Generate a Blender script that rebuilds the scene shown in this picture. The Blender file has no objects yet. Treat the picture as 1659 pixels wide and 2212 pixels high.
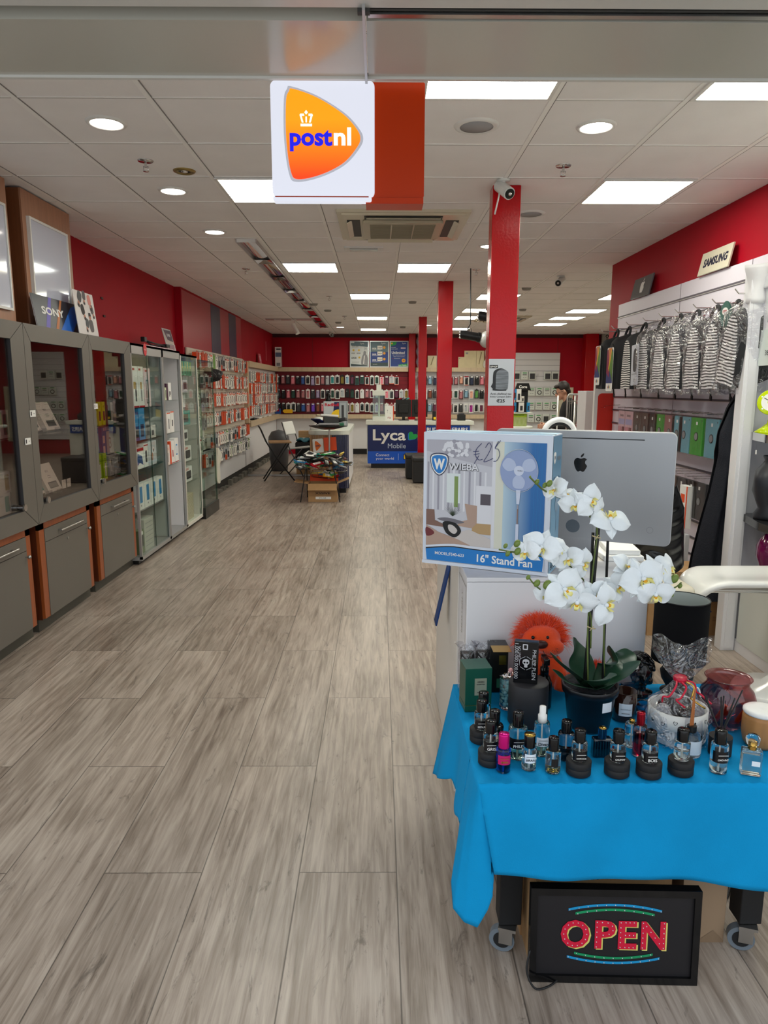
import bpy, bmesh, math, random
from mathutils import Vector, Matrix, Euler
PI = math.pi
SC = bpy.context.scene
COL = SC.collection
# ---------------- camera, world, exposure ----------------
F, CX, CY, EYE = 1535.0, 829.5, 1106.0, 1.6
CAMR = Matrix.Rotation(math.radians(-.42), 3, 'Z') @ Matrix.Rotation(PI/2-math.radians(9.9), 3, 'X') @ Matrix.Rotation(math.radians(.1), 3, 'Z')
cd = bpy.data.cameras.new('camera'); cam = bpy.data.objects.new('camera', cd); COL.objects.link(cam)
cd.sensor_fit = 'VERTICAL'; cd.sensor_height = 36; cd.sensor_width = 27; cd.lens = F/2212*36
cd.clip_start = .05
cam.matrix_world = Matrix.Translation((0, 0, EYE)) @ CAMR.to_4x4()
SC.camera = cam
def at(px, py, **k):
    "the point a pixel shows on a plane X=, Y= or Z="
    d = CAMR @ Vector(((px-CX)/F, -(py-CY)/F, -1.0))
    (a, v), = k.items(); i = 'XYZ'.index(a)
    o = Vector((0, 0, EYE)); t = (v-o[i])/d[i]
    return o + d*t
w = bpy.data.worlds.new('world'); SC.world = w; w.use_nodes = True
w.node_tree.nodes['Background'].inputs[0].default_value = (.88, .95, 1.0, 1)
w.node_tree.nodes['Background'].inputs[1].default_value = WORLD = 1.35
SC.view_settings.view_transform = 'Standard'; SC.view_settings.look = 'None'
SC.view_settings.gamma = 1; SC.view_settings.use_curve_mapping = False
SC.view_settings.exposure = 0.0
PANEL_E, DOWN_E, SIGN_E = 20, 18.0, 1.0
CE = 2.873
# ---------------- helpers ----------------
def lin(c):
    return c/12.92 if c <= .04045 else ((c+.055)/1.055)**2.4
def rgb(h):
    if not isinstance(h, str): return tuple(h)+(1,) if len(h) == 3 else h
    return tuple(lin(int(h[i:i+2], 16)/255) for i in (0, 2, 4)) + (1,)
MATS = {}
def mat(name, col='808080', rough=.5, metal=0, bump=0, bs=60, var=0, vs=8, spec=.5, emit=0, ecol=None, trans=0, ior=1.45, alpha=1, coat=0, stretch=None, aniso=None, sheen=0):
    if name in MATS: return MATS[name]
    m = bpy.data.materials.new(name); m.use_nodes = True; MATS[name] = m
    nt = m.node_tree; n = nt.nodes; L = nt.links; p = n['Principled BSDF']
    c = rgb(col); I = p.inputs
    I['Base Color'].default_value = c; I['Roughness'].default_value = rough; I['Metallic'].default_value = metal
    I['Specular IOR Level'].default_value = spec; I['IOR'].default_value = ior
    if trans: I['Transmission Weight'].default_value = trans
    if coat: I['Coat Weight'].default_value = coat; I['Coat Roughness'].default_value = .08
    if sheen: I['Sheen Weight'].default_value = sheen
    if alpha < 1: I['Alpha'].default_value = alpha
    if emit: I['Emission Color'].default_value = rgb(ecol or col); I['Emission Strength'].default_value = emit
    if var or bump:
        tc = n.new('ShaderNodeTexCoord'); mp = n.new('ShaderNodeMapping'); L.new(tc.outputs['Object'], mp.inputs[0])
        if stretch: mp.inputs['Scale'].default_value = stretch
    if var:
        t = n.new('ShaderNodeTexNoise'); t.inputs['Scale'].default_value = vs; t.inputs['Detail'].default_value = 5; L.new(mp.outputs[0], t.inputs[0])
        mr = n.new('ShaderNodeMapRange'); mr.inputs[1].default_value = .3; mr.inputs[2].default_value = .7
        mr.inputs[3].default_value = 1-var; mr.inputs[4].default_value = 1+var; L.new(t.outputs[0], mr.inputs[0])
        mx = n.new('ShaderNodeVectorMath'); mx.operation = 'SCALE'; mx.inputs[0].default_value = c[:3]; L.new(mr.outputs[0], mx.inputs['Scale'])
        L.new(mx.outputs[0], I['Base Color'])
    if bump:
        t2 = n.new('ShaderNodeTexNoise'); t2.inputs['Scale'].default_value = bs; t2.inputs['Detail'].default_value = 4; L.new(mp.outputs[0], t2.inputs[0])
        b = n.new('ShaderNodeBump'); b.inputs['Strength'].default_value = bump; b.inputs['Distance'].default_value = .01
        L.new(t2.outputs[0], b.inputs['Height']); L.new(b.outputs[0], I['Normal'])
    return m
def thin_glass(name, tint='ffffff', f=.08, rough=.0, most=.55):
    "a sheet of clear glass: see-through, mirror-like at a grazing angle"
    m = bpy.data.materials.new(name); m.use_nodes = True; MATS[name] = m
    nt = m.node_tree; n = nt.nodes; L = nt.links; n.clear()
    o = n.new('ShaderNodeOutputMaterial'); t = n.new('ShaderNodeBsdfTransparent'); t.inputs[0].default_value = rgb(tint)
    g = n.new('ShaderNodeBsdfGlossy'); g.inputs['Roughness'].default_value = rough
    lw = n.new('ShaderNodeLayerWeight'); lw.inputs[0].default_value = .5
    pw = n.new('ShaderNodeMath'); pw.operation = 'POWER'; pw.inputs[1].default_value = 4.5; L.new(lw.outputs['Facing'], pw.inputs[0])
    mr = n.new('ShaderNodeMapRange'); mr.inputs[3].default_value = f*.5; mr.inputs[4].default_value = most
    mx = n.new('ShaderNodeMixShader'); L.new(pw.outputs[0], mr.inputs[0]); L.new(mr.outputs[0], mx.inputs[0])
    L.new(t.outputs[0], mx.inputs[1]); L.new(g.outputs[0], mx.inputs[2]); L.new(mx.outputs[0], o.inputs[0])
    return m
TXT = {}
def text_mesh(s, bold=0, shear=0):
    k = (s, bold, shear)
    if k not in TXT:
        c = bpy.data.curves.new('t', 'FONT'); c.body = s; c.resolution_u = 3; c.offset = bold; c.shear = shear
        o = bpy.data.objects.new('t', c); me = bpy.data.meshes.new_from_object(o)
        vs = [v.co.copy() for v in me.vertices]; fs = [tuple(f.vertices) for f in me.polygons]
        bpy.data.objects.remove(o); bpy.data.curves.remove(c); bpy.data.meshes.remove(me)
        if vs:
            x0 = min(v.x for v in vs); x1 = max(v.x for v in vs); y0 = min(v.y for v in vs); y1 = max(v.y for v in vs)
            vs = [Vector((v.x-x0, v.y-y0, 0)) for v in vs]
            TXT[k] = (vs, fs, x1-x0, y1-y0)
        else: TXT[k] = ([], [], 1, 1)
    return TXT[k]
def bas(x, y, o=(0, 0, 0)):
    "matrix with local x, y axes given (z = x cross y), origin o"
    x = Vector(x).normalized(); y = Vector(y); z = x.cross(y).normalized(); y = z.cross(x)
    m = Matrix((x, y, z)).transposed().to_4x4(); m.translation = Vector(o); return m
FRONT = lambda o: bas((1, 0, 0), (0, 0, 1), o)       # faces -Y, x to the right, y up
TOX = lambda o: bas((0, 1, 0), (0, 0, 1), o)         # faces +X (for things on the left wall)
TONX = lambda o: bas((0, -1, 0), (0, 0, 1), o)       # faces -X (right wall)
UP = lambda o: bas((1, 0, 0), (0, 1, 0), o)
def T(x, y, z): return Matrix.Translation((x, y, z))
def RX(a): return Matrix.Rotation(math.radians(a), 4, 'X')
def RY(a): return Matrix.Rotation(math.radians(a), 4, 'Y')
def RZ(a): return Matrix.Rotation(math.radians(a), 4, 'Z')
class B:
    "collects shapes into one mesh"
    def __init__(s, M=None): s.v = []; s.f = []; s.mi = []; s.sm = []; s.ms = []; s.M = M or Matrix()
    def m(s, m):
        if m not in s.ms: s.ms.append(m)
        return s.ms.index(m)
    def add(s, vs, fs, m, M=None, smooth=False):
        A = s.M @ M if M is not None else s.M
        n = len(s.v); k = s.m(m)
        s.v += [A @ Vector(v) for v in vs]
        for f in fs: s.f.append(tuple(i+n for i in f)); s.mi.append(k); s.sm.append(smooth)
        return s
    def box(s, a, b, m, M=None, r=0):
        x0, y0, z0 = (min(a[i], b[i]) for i in range(3)); x1, y1, z1 = (max(a[i], b[i]) for i in range(3))
        if not r:
            return s.add([(x0,y0,z0),(x1,y0,z0),(x1,y1,z0),(x0,y1,z0),(x0,y0,z1),(x1,y0,z1),(x1,y1,z1),(x0,y1,z1)],
                [(0,3,2,1),(4,5,6,7),(0,1,5,4),(1,2,6,5),(2,3,7,6),(3,0,4,7)], m, M)
        bm = bmesh.new(); bmesh.ops.create_cube(bm, size=1)
        for v in bm.verts: v.co = Vector(((x0+x1)/2+v.co.x*(x1-x0), (y0+y1)/2+v.co.y*(y1-y0), (z0+z1)/2+v.co.z*(z1-z0)))
        bmesh.ops.bevel(bm, geom=bm.edges[:], offset=r, segments=3, profile=.5, affect='EDGES')
        bm.verts.index_update()
        bm.normal_update(); vs = [v.co.copy() for v in bm.verts]
        flat = [tuple(v.index for v in f.verts) for f in bm.faces if max(map(abs, f.normal)) > .999]
        rnd_ = [tuple(v.index for v in f.verts) for f in bm.faces if max(map(abs, f.normal)) <= .999]
        n0 = len(s.v); s.add(vs, flat, m, M); s.f += [tuple(i+n0 for i in f) for f in rnd_]; s.mi += [s.m(m)]*len(rnd_); s.sm += [True]*len(rnd_)
        bm.free(); return s
    def prism(s, pts, d, m, M=None, smooth=False, z=0):
        "2D outline (counter-clockwise) in local xy from z to z+d"
        n = len(pts); vs = [(x, y, z) for x, y in pts]+[(x, y, z+d) for x, y in pts]
        fs = [tuple(range(n-1, -1, -1)), tuple(range(n, 2*n))]
        s.add(vs, fs, m, M)
        s.add(vs, [(i, (i+1) % n, n+(i+1) % n, n+i) for i in range(n)], m, M, smooth); return s
    def quad(s, pts, m, M=None): return s.add(pts, [tuple(range(len(pts)))], m, M)
    def rect(s, x0, y0, x1, y1, m, M=None, z=0): return s.add([(x0,y0,z),(x1,y0,z),(x1,y1,z),(x0,y1,z)], [(0,1,2,3)], m, M)
    def disc(s, x, y, r, m, M=None, z=0, n=24, ry=None):
        return s.add([(x+r*math.cos(2*PI*i/n), y+(ry or r)*math.sin(2*PI*i/n), z) for i in range(n)], [tuple(range(n))], m, M)
    def lathe(s, prof, m, M=None, n=24, cap=True, sx=1, sy=1, jit=None):
        vs = []; fs = []
        for r, z in prof:
            for i in range(n):
                a = 2*PI*i/n; q = r*(jit(a, z) if jit else 1)
                vs.append((q*math.cos(a)*sx, q*math.sin(a)*sy, z))
        for j in range(len(prof)-1):
            for i in range(n): fs.append((j*n+i, j*n+(i+1) % n, (j+1)*n+(i+1) % n, (j+1)*n+i))
        if cap:
            if prof[0][0] > 1e-5: fs.append(tuple(range(n-1, -1, -1)))
            if prof[-1][0] > 1e-5: k = (len(prof)-1)*n; fs.append(tuple(range(k, k+n)))
        s.add(vs, fs, m, M, True); return s
    def cyl(s, p, q, r, m, n=12, r2=None, M=None):
        p = Vector(p); q = Vector(q); d = q-p; L = d.length
        A = d.to_track_quat('Z', 'Y').to_matrix().to_4x4(); A.translation = p
        r2 = r if r2 is None else r2
        vs = [(r*math.cos(2*PI*i/n), r*math.sin(2*PI*i/n), 0) for i in range(n)]+[(r2*math.cos(2*PI*i/n), r2*math.sin(2*PI*i/n), L) for i in range(n)]
        A = (M @ A) if M is not None else A
        s.add(vs, [(i, (i+1) % n, n+(i+1) % n, n+i) for i in range(n)], m, A, n > 6)
        s.add(vs, [tuple(range(n-1, -1, -1)), tuple(range(n, 2*n))], m, A); return s
    def tube(s, pts, r, m, n=8, M=None, closed=False):
        "round tube through points; r a number or a list"
        P = [Vector(p) for p in pts]; N = len(P); R = r if isinstance(r, (list, tuple)) else [r]*N
        vs = []; fs = []; up = None
        for i in range(N):
            t = (P[(i+1) % N]-P[i-1]) if closed else (P[min(i+1, N-1)]-P[max(i-1, 0)])
            t.normalize()
            if up is None: up = t.orthogonal().normalized()
            up = (up - t*up.dot(t));
            up = up.normalized() if up.length > 1e-6 else t.orthogonal().normalized()
            w = t.cross(up)
            for k in range(n):
                a = 2*PI*k/n; vs.append(P[i]+(up*math.cos(a)+w*math.sin(a))*R[i])
        for i in range(N if closed else N-1):
            j = (i+1) % N
            for k in range(n): fs.append((i*n+k, i*n+(k+1) % n, j*n+(k+1) % n, j*n+k))
        if not closed: fs += [tuple(range(n-1, -1, -1)), tuple(range((N-1)*n, N*n))]
        s.add(vs, fs, m, M, True); return s
    def ball(s, c, r, m, M=None, n=12, k=8, sc=(1, 1, 1), f=None):
        vs = []; fs = []
        for j in range(k+1):
            t = PI*j/k
            for i in range(n):
                a = 2*PI*i/n; d = Vector((math.sin(t)*math.cos(a), math.sin(t)*math.sin(a), math.cos(t)))
                q = f(d) if f else 1
                vs.append((c[0]+d.x*r*sc[0]*q, c[1]+d.y*r*sc[1]*q, c[2]+d.z*r*sc[2]*q))
        for j in range(k):
            for i in range(n): fs.append((j*n+i, (j+1)*n+i, (j+1)*n+(i+1) % n, j*n+(i+1) % n))
        s.add(vs, fs, m, M, True); return s
    def grid(s, fn, nu, nv, m, M=None, smooth=True):
        vs = [fn(i/nu, j/nv) for j in range(nv+1) for i in range(nu+1)]
        fs = [(j*(nu+1)+i, j*(nu+1)+i+1, (j+1)*(nu+1)+i+1, (j+1)*(nu+1)+i) for j in range(nv) for i in range(nu)]
        s.add(vs, fs, m, M, smooth); return s
    def text(s, t, x, y, m, M=None, w=None, h=None, bold=0, shear=0, z=.0006, al='c', ah=None):
        "text centred (or left-aligned) on x,y in local xy; fit to width w and/or height h"
        vs, fs, W, H = text_mesh(t, bold, shear)
        sx = w/W if w else None; sy = h/H if h else None
        sx = sx or sy; sy = sy or sx
        ox = x-(W*sx/2 if al == 'c' else 0); oy = y-H*sy/2
        s.add([(ox+v.x*sx, oy+v.y*sy, z) for v in vs], fs, m, M); return s
    def obj(s, name, parent=None, label=None, cat=None, group=None, kind=None, loc=None, solid=0, sub=0, bevel=0):
        me = bpy.data.meshes.new(name)
        vv = s.v
        if loc is not None: l = Vector(loc); vv = [v-l for v in s.v]
        me.from_pydata([tuple(v) for v in vv], [], s.f)
        for m in s.ms: me.materials.append(m)
        me.polygons.foreach_set('material_index', s.mi); me.polygons.foreach_set('use_smooth', s.sm)
        me.update()
        o = bpy.data.objects.new(name, me); COL.objects.link(o)
        if parent is not None: o.parent = parent
        if loc is not None: o.location = loc
        if solid: d = o.modifiers.new('s', 'SOLIDIFY'); d.thickness = solid; d.offset = 0
        if sub: d = o.modifiers.new('u', 'SUBSURF'); d.levels = sub; d.render_levels = sub
        if bevel: d = o.modifiers.new('b', 'BEVEL'); d.width = bevel; d.segments = 2; d.limit_method = 'ANGLE'; d.angle_limit = .6
        tag(o, label, cat, group, kind); return o
def tag(o, label=None, cat=None, group=None, kind=None):
    if label: o['label'] = label
    if cat: o['category'] = cat
    if group: o['group'] = group
    if kind: o['kind'] = kind
    return o
def thing(name, label, cat, loc=(0, 0, 0), rz=0, group=None):
    o = bpy.data.objects.new(name, None); COL.objects.link(o); o.location = loc; o.rotation_euler.z = math.radians(rz)
    o.empty_display_size = .05
    return tag(o, label, cat, group)
def dup(o, loc=None, rz=None, label=None, group=None, parent=None, sc=None):
    c = o.copy(); COL.objects.link(c)
    if parent is not None: c.parent = parent
    if loc is not None: c.location = loc
    if rz is not None: c.rotation_euler.z = math.radians(rz)
    if label: c['label'] = label
    if group: c['group'] = group
    if sc: c.scale = sc
    for ch in o.children: dup(ch, parent=c)
    return c
def struct(b, name, **k): return b.obj(name, kind='structure', **k)
def rr(x0, y0, x1, y1, r, n=5):
    "rounded rectangle outline"
    P = []
    for cx, cy, a in ((x1-r, y0+r, -90), (x1-r, y1-r, 0), (x0+r, y1-r, 90), (x0+r, y0+r, 180)):
        for i in range(n+1):
            t = math.radians(a+90*i/n); P.append((cx+r*math.cos(t), cy+r*math.sin(t)))
    return P
def smooth_poly(pts, n=8):
    "closed Catmull-Rom through 2D points"
    P = []; N = len(pts)
    for i in range(N):
        p0, p1, p2, p3 = (Vector(pts[(i+k-1) % N]).to_2d() for k in range(4))
        for j in range(n):
            t = j/n; P.append(tuple(.5*((2*p1)+(p2-p0)*t+(2*p0-5*p1+4*p2-p3)*t*t+(3*p1-p0-3*p2+p3)*t**3)))
    return P
def spline(pts, n=8):
    "open Catmull-Rom through 3D points"
    Q = [Vector(p) for p in pts]; Q = [2*Q[0]-Q[1]]+Q+[2*Q[-1]-Q[-2]]; P = []
    for i in range(1, len(Q)-2):
        p0, p1, p2, p3 = Q[i-1:i+3]
        for j in range(n):
            t = j/n; P.append(.5*((2*p1)+(p2-p0)*t+(2*p0-5*p1+4*p2-p3)*t*t+(3*p1-p0-3*p2+p3)*t**3))
    P.append(Q[-2]); return P
ORD = 'first second third fourth fifth sixth seventh eighth ninth tenth eleventh twelfth thirteenth fourteenth fifteenth sixteenth seventeenth eighteenth nineteenth twentieth twenty-first twenty-second twenty-third twenty-fourth twenty-fifth twenty-sixth twenty-seventh twenty-eighth twenty-ninth thirtieth'.split()
# ---------------- materials ----------------
def floor_mat():
    m = bpy.data.materials.new('plank_floor'); m.use_nodes = True
    nt = m.node_tree; n = nt.nodes; L = nt.links; p = n['Principled BSDF']
    def N(t, **k):
        q = n.new(t)
        for a, b in k.items(): setattr(q, a, b)
        return q
    tc = N('ShaderNodeTexCoord'); sp = N('ShaderNodeSeparateXYZ'); L.new(tc.outputs['Object'], sp.inputs[0])
    def math_(op, a, b=None):
        q = N('ShaderNodeMath', operation=op)
        for i, x in enumerate((a, b)):
            if x is None: continue
            if isinstance(x, (int, float)): q.inputs[i].default_value = x
            else: L.new(x, q.inputs[i])
        return q.outputs[0]
    PW, PL = .326, 1.361
    xr = math_('DIVIDE', math_('SUBTRACT', sp.outputs[0], .06-PW*20), PW)
    row = math_('FLOOR', xr); par = math_('MODULO', math_('ADD', row, 1), 2)
    yr = math_('DIVIDE', math_('ADD', math_('SUBTRACT', sp.outputs[1], 2.14-PL*6), math_('MULTIPLY', par, PL*.5)), PL)
    colm = math_('FLOOR', yr)
    fx = math_('FRACT', xr); fy = math_('FRACT', yr)
    ex = math_('MULTIPLY', math_('MINIMUM', fx, math_('SUBTRACT', 1, fx)), PW)
    ey = math_('MULTIPLY', math_('MINIMUM', fy, math_('SUBTRACT', 1, fy)), PL)
    e = math_('MINIMUM', ex, ey)
    seam = N('ShaderNodeMapRange'); seam.inputs[1].default_value = .0008; seam.inputs[2].default_value = .003; L.new(e, seam.inputs[0])
    cv = N('ShaderNodeCombineXYZ'); L.new(row, cv.inputs[0]); L.new(colm, cv.inputs[1])
    wn = N('ShaderNodeTexWhiteNoise'); wn.noise_dimensions = '3D'; L.new(cv.outputs[0], wn.inputs[0])
    off = N('ShaderNodeVectorMath', operation='SCALE'); L.new(wn.outputs['Color'], off.inputs[0]); off.inputs['Scale'].default_value = 7
    base = N('ShaderNodeVectorMath', operation='ADD'); L.new(tc.outputs['Object'], base.inputs[0]); L.new(off.outputs[0], base.inputs[1])
    def noise(scale, sv, detail=6, dist=0, rough=.6):
        mp = N('ShaderNodeMapping'); mp.inputs['Scale'].default_value = sv; L.new(base.outputs[0], mp.inputs[0])
        t = N('ShaderNodeTexNoise'); t.inputs['Scale'].default_value = scale; t.inputs['Detail'].default_value = detail
        t.inputs['Distortion'].default_value = dist; t.inputs['Roughness'].default_value = rough; L.new(mp.outputs[0], t.inputs[0]); return t.outputs[0]
    g1 = noise(5, (9, .55, 1), 6, .7, .55); g2 = noise(30, (8, .3, 1), 4, .2); g3 = noise(2.0, (2.2, .5, 1), 4, .6)
    cr = N('ShaderNodeValToRGB'); E = cr.color_ramp.elements
    E[0].position = .28; E[0].color = rgb('5e5046'); E[1].position = .72; E[1].color = rgb('c6bbae')
    x = E.new(.42); x.color = rgb('8e8074'); x = E.new(.56); x.color = rgb('aea094')
    mixg = math_('ADD', math_('MULTIPLY', g1, .52), math_('MULTIPLY', g3, .36)); mixg = math_('ADD', mixg, math_('MULTIPLY', g2, .12)); mixg = math_('ADD', math_('MULTIPLY', math_('SUBTRACT', mixg, .5), 1.12), .50)
    L.new(mixg, cr.inputs[0])
    # dark knots and cracks
    kn = noise(2.6, (3.6, .9, 1), 8, 3.2, .72)
    kr = N('ShaderNodeMapRange'); kr.inputs[1].default_value = .59; kr.inputs[2].default_value = .67; kr.inputs[3].default_value = 1; kr.inputs[4].default_value = .58; L.new(kn, kr.inputs[0])
    pv = N('ShaderNodeMapRange'); pv.inputs[3].default_value = .90; pv.inputs[4].default_value = 1.06; L.new(wn.outputs['Value'], pv.inputs[0])
    sm = N('ShaderNodeMapRange'); sm.inputs[3].default_value = .35; sm.inputs[4].default_value = 1; L.new(seam.outputs[0], sm.inputs[0])
    k = math_('MULTIPLY', math_('MULTIPLY', kr.outputs[0], pv.outputs[0]), sm.outputs[0])
    sc = N('ShaderNodeVectorMath', operation='SCALE'); L.new(cr.outputs[0], sc.inputs[0]); L.new(k, sc.inputs['Scale'])
    L.new(sc.outputs[0], p.inputs['Base Color'])
    p.inputs['Roughness'].default_value = .42; p.inputs['Specular IOR Level'].default_value = .45
    b = N('ShaderNodeBump'); b.inputs['Strength'].default_value = .25; b.inputs['Distance'].default_value = .002
    L.new(math_('ADD', g1, seam.outputs[0]), b.inputs['Height']); L.new(b.outputs[0], p.inputs['Normal'])
    rr_ = N('ShaderNodeMapRange'); rr_.inputs[3].default_value = .26; rr_.inputs[4].default_value = .44; L.new(g1, rr_.inputs[0]); L.new(rr_.outputs[0], p.inputs['Roughness'])
    return m
def grad_mat(name, c0, c1, axis, a, b, emit=0, rough=.4):
    "printed colour that runs from c0 to c1 along an axis of the object"
    m = bpy.data.materials.new(name); m.use_nodes = True; MATS[name] = m
    nt = m.node_tree; n = nt.nodes; L = nt.links; p = n['Principled BSDF']
    tc = n.new('ShaderNodeTexCoord'); sp = n.new('ShaderNodeSeparateXYZ'); L.new(tc.outputs['Object'], sp.inputs[0])
    mr = n.new('ShaderNodeMapRange'); mr.inputs[1].default_value = a; mr.inputs[2].default_value = b; L.new(sp.outputs[axis], mr.inputs[0])
    cr = n.new('ShaderNodeValToRGB'); cr.color_ramp.elements[0].color = rgb(c0); cr.color_ramp.elements[1].color = rgb(c1)
    L.new(mr.outputs[0], cr.inputs[0]); L.new(cr.outputs[0], p.inputs['Base Color']); p.inputs['Roughness'].default_value = rough
    if emit: L.new(cr.outputs[0], p.inputs['Emission Color']); p.inputs['Emission Strength'].default_value = emit
    return m
def wood_mat(name, c, dark=.82, stretch=(12, 12, .8), rough=.45, scale=4):
    return mat(name, c, rough=rough, var=1-dark, vs=scale, stretch=stretch)
W = mat('white_laminate', 'e4e3e6', rough=.42)
W2 = mat('warm_white', 'e6e3da', rough=.45)
MW = mat('matt_white', 'ecebe8', rough=.7)
BK = mat('black', '141416', rough=.4)
BKM = mat('matt_black', '19191b', rough=.65)
BKG = mat('gloss_black', '0b0b0d', rough=.12)
STEEL = mat('brushed_steel', 'b9b8b6', rough=.28, metal=1)
CHR = mat('chrome', 'd8d8d8', rough=.08, metal=1)
ALU = mat('aluminium', 'b4b4b4', rough=.4, metal=.6)
RED = mat('red_paint', 'a4041e', rough=.55, var=.05, vs=2, spec=.22)
REDC = mat('red_gloss_column', 'b00812', rough=.17, bump=.10, bs=70, spec=.4)
REDD = mat('red_slat', '8c0a20', rough=.4)
PINKR = mat('red_panel_sheen', 'b02a3a', rough=.3)  # pinkish reflection of the upper left panel mixed into its red; also print
NAVYP = mat('navy_panel', '2f2f4e', rough=.35)
BEIGE = wood_mat('beige_wood', 'cdb798', .92)
CREAM = mat('cream_slat', 'ddd8c8', rough=.45)
OR = mat('orange_card', 'e8501e', rough=.45)
ORD_ = mat('deep_orange_card', 'c8481c', rough=.5)
GREY = mat('grey_print', '8c8c90', rough=.5)
DG = mat('dark_grey', '3a3a3e', rough=.5)
GL = thin_glass('clear_glass', 'f2f7f4', .06)
GLG = thin_glass('green_tinted_glass', 'f9fdfb', .05)
GLD = thin_glass('dark_door_glass', 'ece6e2', .16, 0, .6)
PLAS = thin_glass('clear_film', 'f6f6f8', .10, .15, .5)
CARD = mat('cardboard', 'b08a60', rough=.8, var=.05, vs=20)
CARDD = mat('cardboard_inside', '8f6c48', rough=.85)
NAVY = mat('navy_print', '0c1c50', rough=.4)
GRN = mat('green_print', '18984a', rough=.4)
YEL = mat('yellow_print', 'f0c818', rough=.4)
# ---------------- the shell ----------------
b = B(); b.box((-4, -3, -.1), (5.7, 17.8, 0), floor_mat()); struct(b, 'floor')
TILE = mat('ceiling_tile', 'efecea', rough=.9, var=.03, vs=3, bump=.1, bs=220, spec=.2)
GRIDM = mat('ceiling_rail', 'f4f2ee', rough=.5)
SHAD = mat('rail_shade', '8a8784', rough=.8)  # dark side of each rail, its shade put in as a coloured strip
b = B(); b.box((-2.9, 2.5, CE), (5.6, 17.8, CE+.1), TILE)
for k in range(-1, 14):
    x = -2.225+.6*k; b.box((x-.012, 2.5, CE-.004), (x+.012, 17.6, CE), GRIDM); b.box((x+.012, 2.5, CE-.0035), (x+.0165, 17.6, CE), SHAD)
for k in range(-1, 24):
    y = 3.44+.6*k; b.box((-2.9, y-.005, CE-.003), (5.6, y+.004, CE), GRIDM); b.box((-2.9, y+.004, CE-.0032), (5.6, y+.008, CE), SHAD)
struct(b, 'ceiling')
b = B(); b.box((-2.8, 3.6, 0), (-2.62, 9.45, CE), RED)
b.box((-2.8, 9.45, 0), (-2.54, 13.5, CE), RED)
b.box((-2.545, 9.46, 2.05), (-2.53, 13.42, 2.84), PINKR)
for y0, y1 in ((11.05, 11.68), (12.35, 12.95)): b.box((-2.54, y0, 2.05), (-2.527, y1, 2.84), NAVYP)
b.box((-2.8, 13.5, 0), (-2.56, 17.6, CE), RED)
b.box((-2.545, 13.42, 2.05), (-2.535, 17.4, 2.84), RED)
for y in (7.0, 7.02): pass
for y, z in ((6.95, 2.42), (6.98, 2.26)): b.box((-2.622, y, z), (-2.612, y+.05, z+.02), mat('plug_hole', '3a0808'))
b.box((-2.533, 16.3, 2.2), (-2.53, 16.36, 2.62), mat('pale_strip', 'c86a78'))
struct(b, 'wall_left')
b = B(); b.box((-2.8, 2.3, 0), (-2.64, 3.6, CE), mat('shop_front_white', 'd8d6d0')); struct(b, 'wall_front_left')
b = B(); b.box((-2.8, 17.5, 0), (5.6, 17.7, CE), RED)
for x in (-1.6, -.3, 1.6, 2.95, 4.3): b.box((x, 17.497, 2.1), (x+.008, 17.5, 2.8), mat('panel_gap', '5a0410'))
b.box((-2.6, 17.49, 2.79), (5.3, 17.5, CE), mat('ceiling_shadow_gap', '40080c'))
struct(b, 'wall_back')
b = B(); b.box((2.45, 4.1, 0), (2.6, 7.77, CE), RED, r=.004); b.box((2.45, 0.9, 0), (2.6, 4.1, CE), mat('shop_front_white', 'd8d6d0')); struct(b, 'wall_right')
b = B(); b.box((5.45, 7.6, 0), (5.6, 17.6, CE), mat('side_wall_cream', 'cfc8bc', rough=.8)); struct(b, 'wall_far_right')
b = B(); b.box((2.6, 7.6, 0), (5.6, 7.77, CE), mat('side_wall_cream', 'cfc8bc', rough=.8)); struct(b, 'wall_recess')
# red columns
for i, (x0, x1, y, dy) in enumerate(((.725, .905, 4.8, .14), (.72, .90, 8.92, .14), (.725, .87, 13.27, .15), (.71, .87, 17.28, .16), (4.9, 5.2, 17.2, .3))):
    b = B(); b.box((x0, y, 0), (x1, y+dy, CE), REDC, r=.006)
    lab = ['glossy red square column nearest the entrance, with a paper price poster', 'glossy red square column between the poster column and the sales counter',
        'narrow red column standing just in front of the blue phone counter', 'red column against the back wall beside the three framed posters', 'red column in the back corner near the pale side wall'][i]
    b.obj('column', label=lab, cat='column', group='red columns down the shop', loc=(x0, y, 0))
# entrance bulkhead: glossy soffit, shutter slot, front panel
SOF = mat('glossy_soffit', 'b6b3a8', rough=.2); SOF2 = mat('soffit_metal', '8f928e', rough=.35, metal=.3); DK = mat('slot_dark', '3c3c3a', rough=.7)
b = B()
b.box((-4, 2.17, 2.6), (-.045, 2.535, CE+.2), SOF); b.box((-.035, 2.17, 2.6), (4, 2.535, CE+.2), SOF)
b.box((-4, 2.525, 2.592), (4, 2.54, 2.61), mat('soffit_lip', 'd0cec8', rough=.3))
b.box((-4, 2.10, 2.64), (4, 2.17, CE+.2), SOF2)
b.box((-.03, 2.135, 2.6), (4, 2.155, 2.61), STEEL); b.box((-.03, 2.12, 2.606), (4, 2.13, 2.64), DK)
b.box((-4, .9, 2.6), (4, 2.10, CE+.2), mat('mall_panel', 'c9c7c1', rough=.35))
b.box((-.0455, 2.08, 2.585), (-.0375, 2.545, 2.60), ALU)
b.box((-.058, 2.10, 2.59), (-.025, 2.12, 2.6), DK)
struct(b, 'trim_1')
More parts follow.
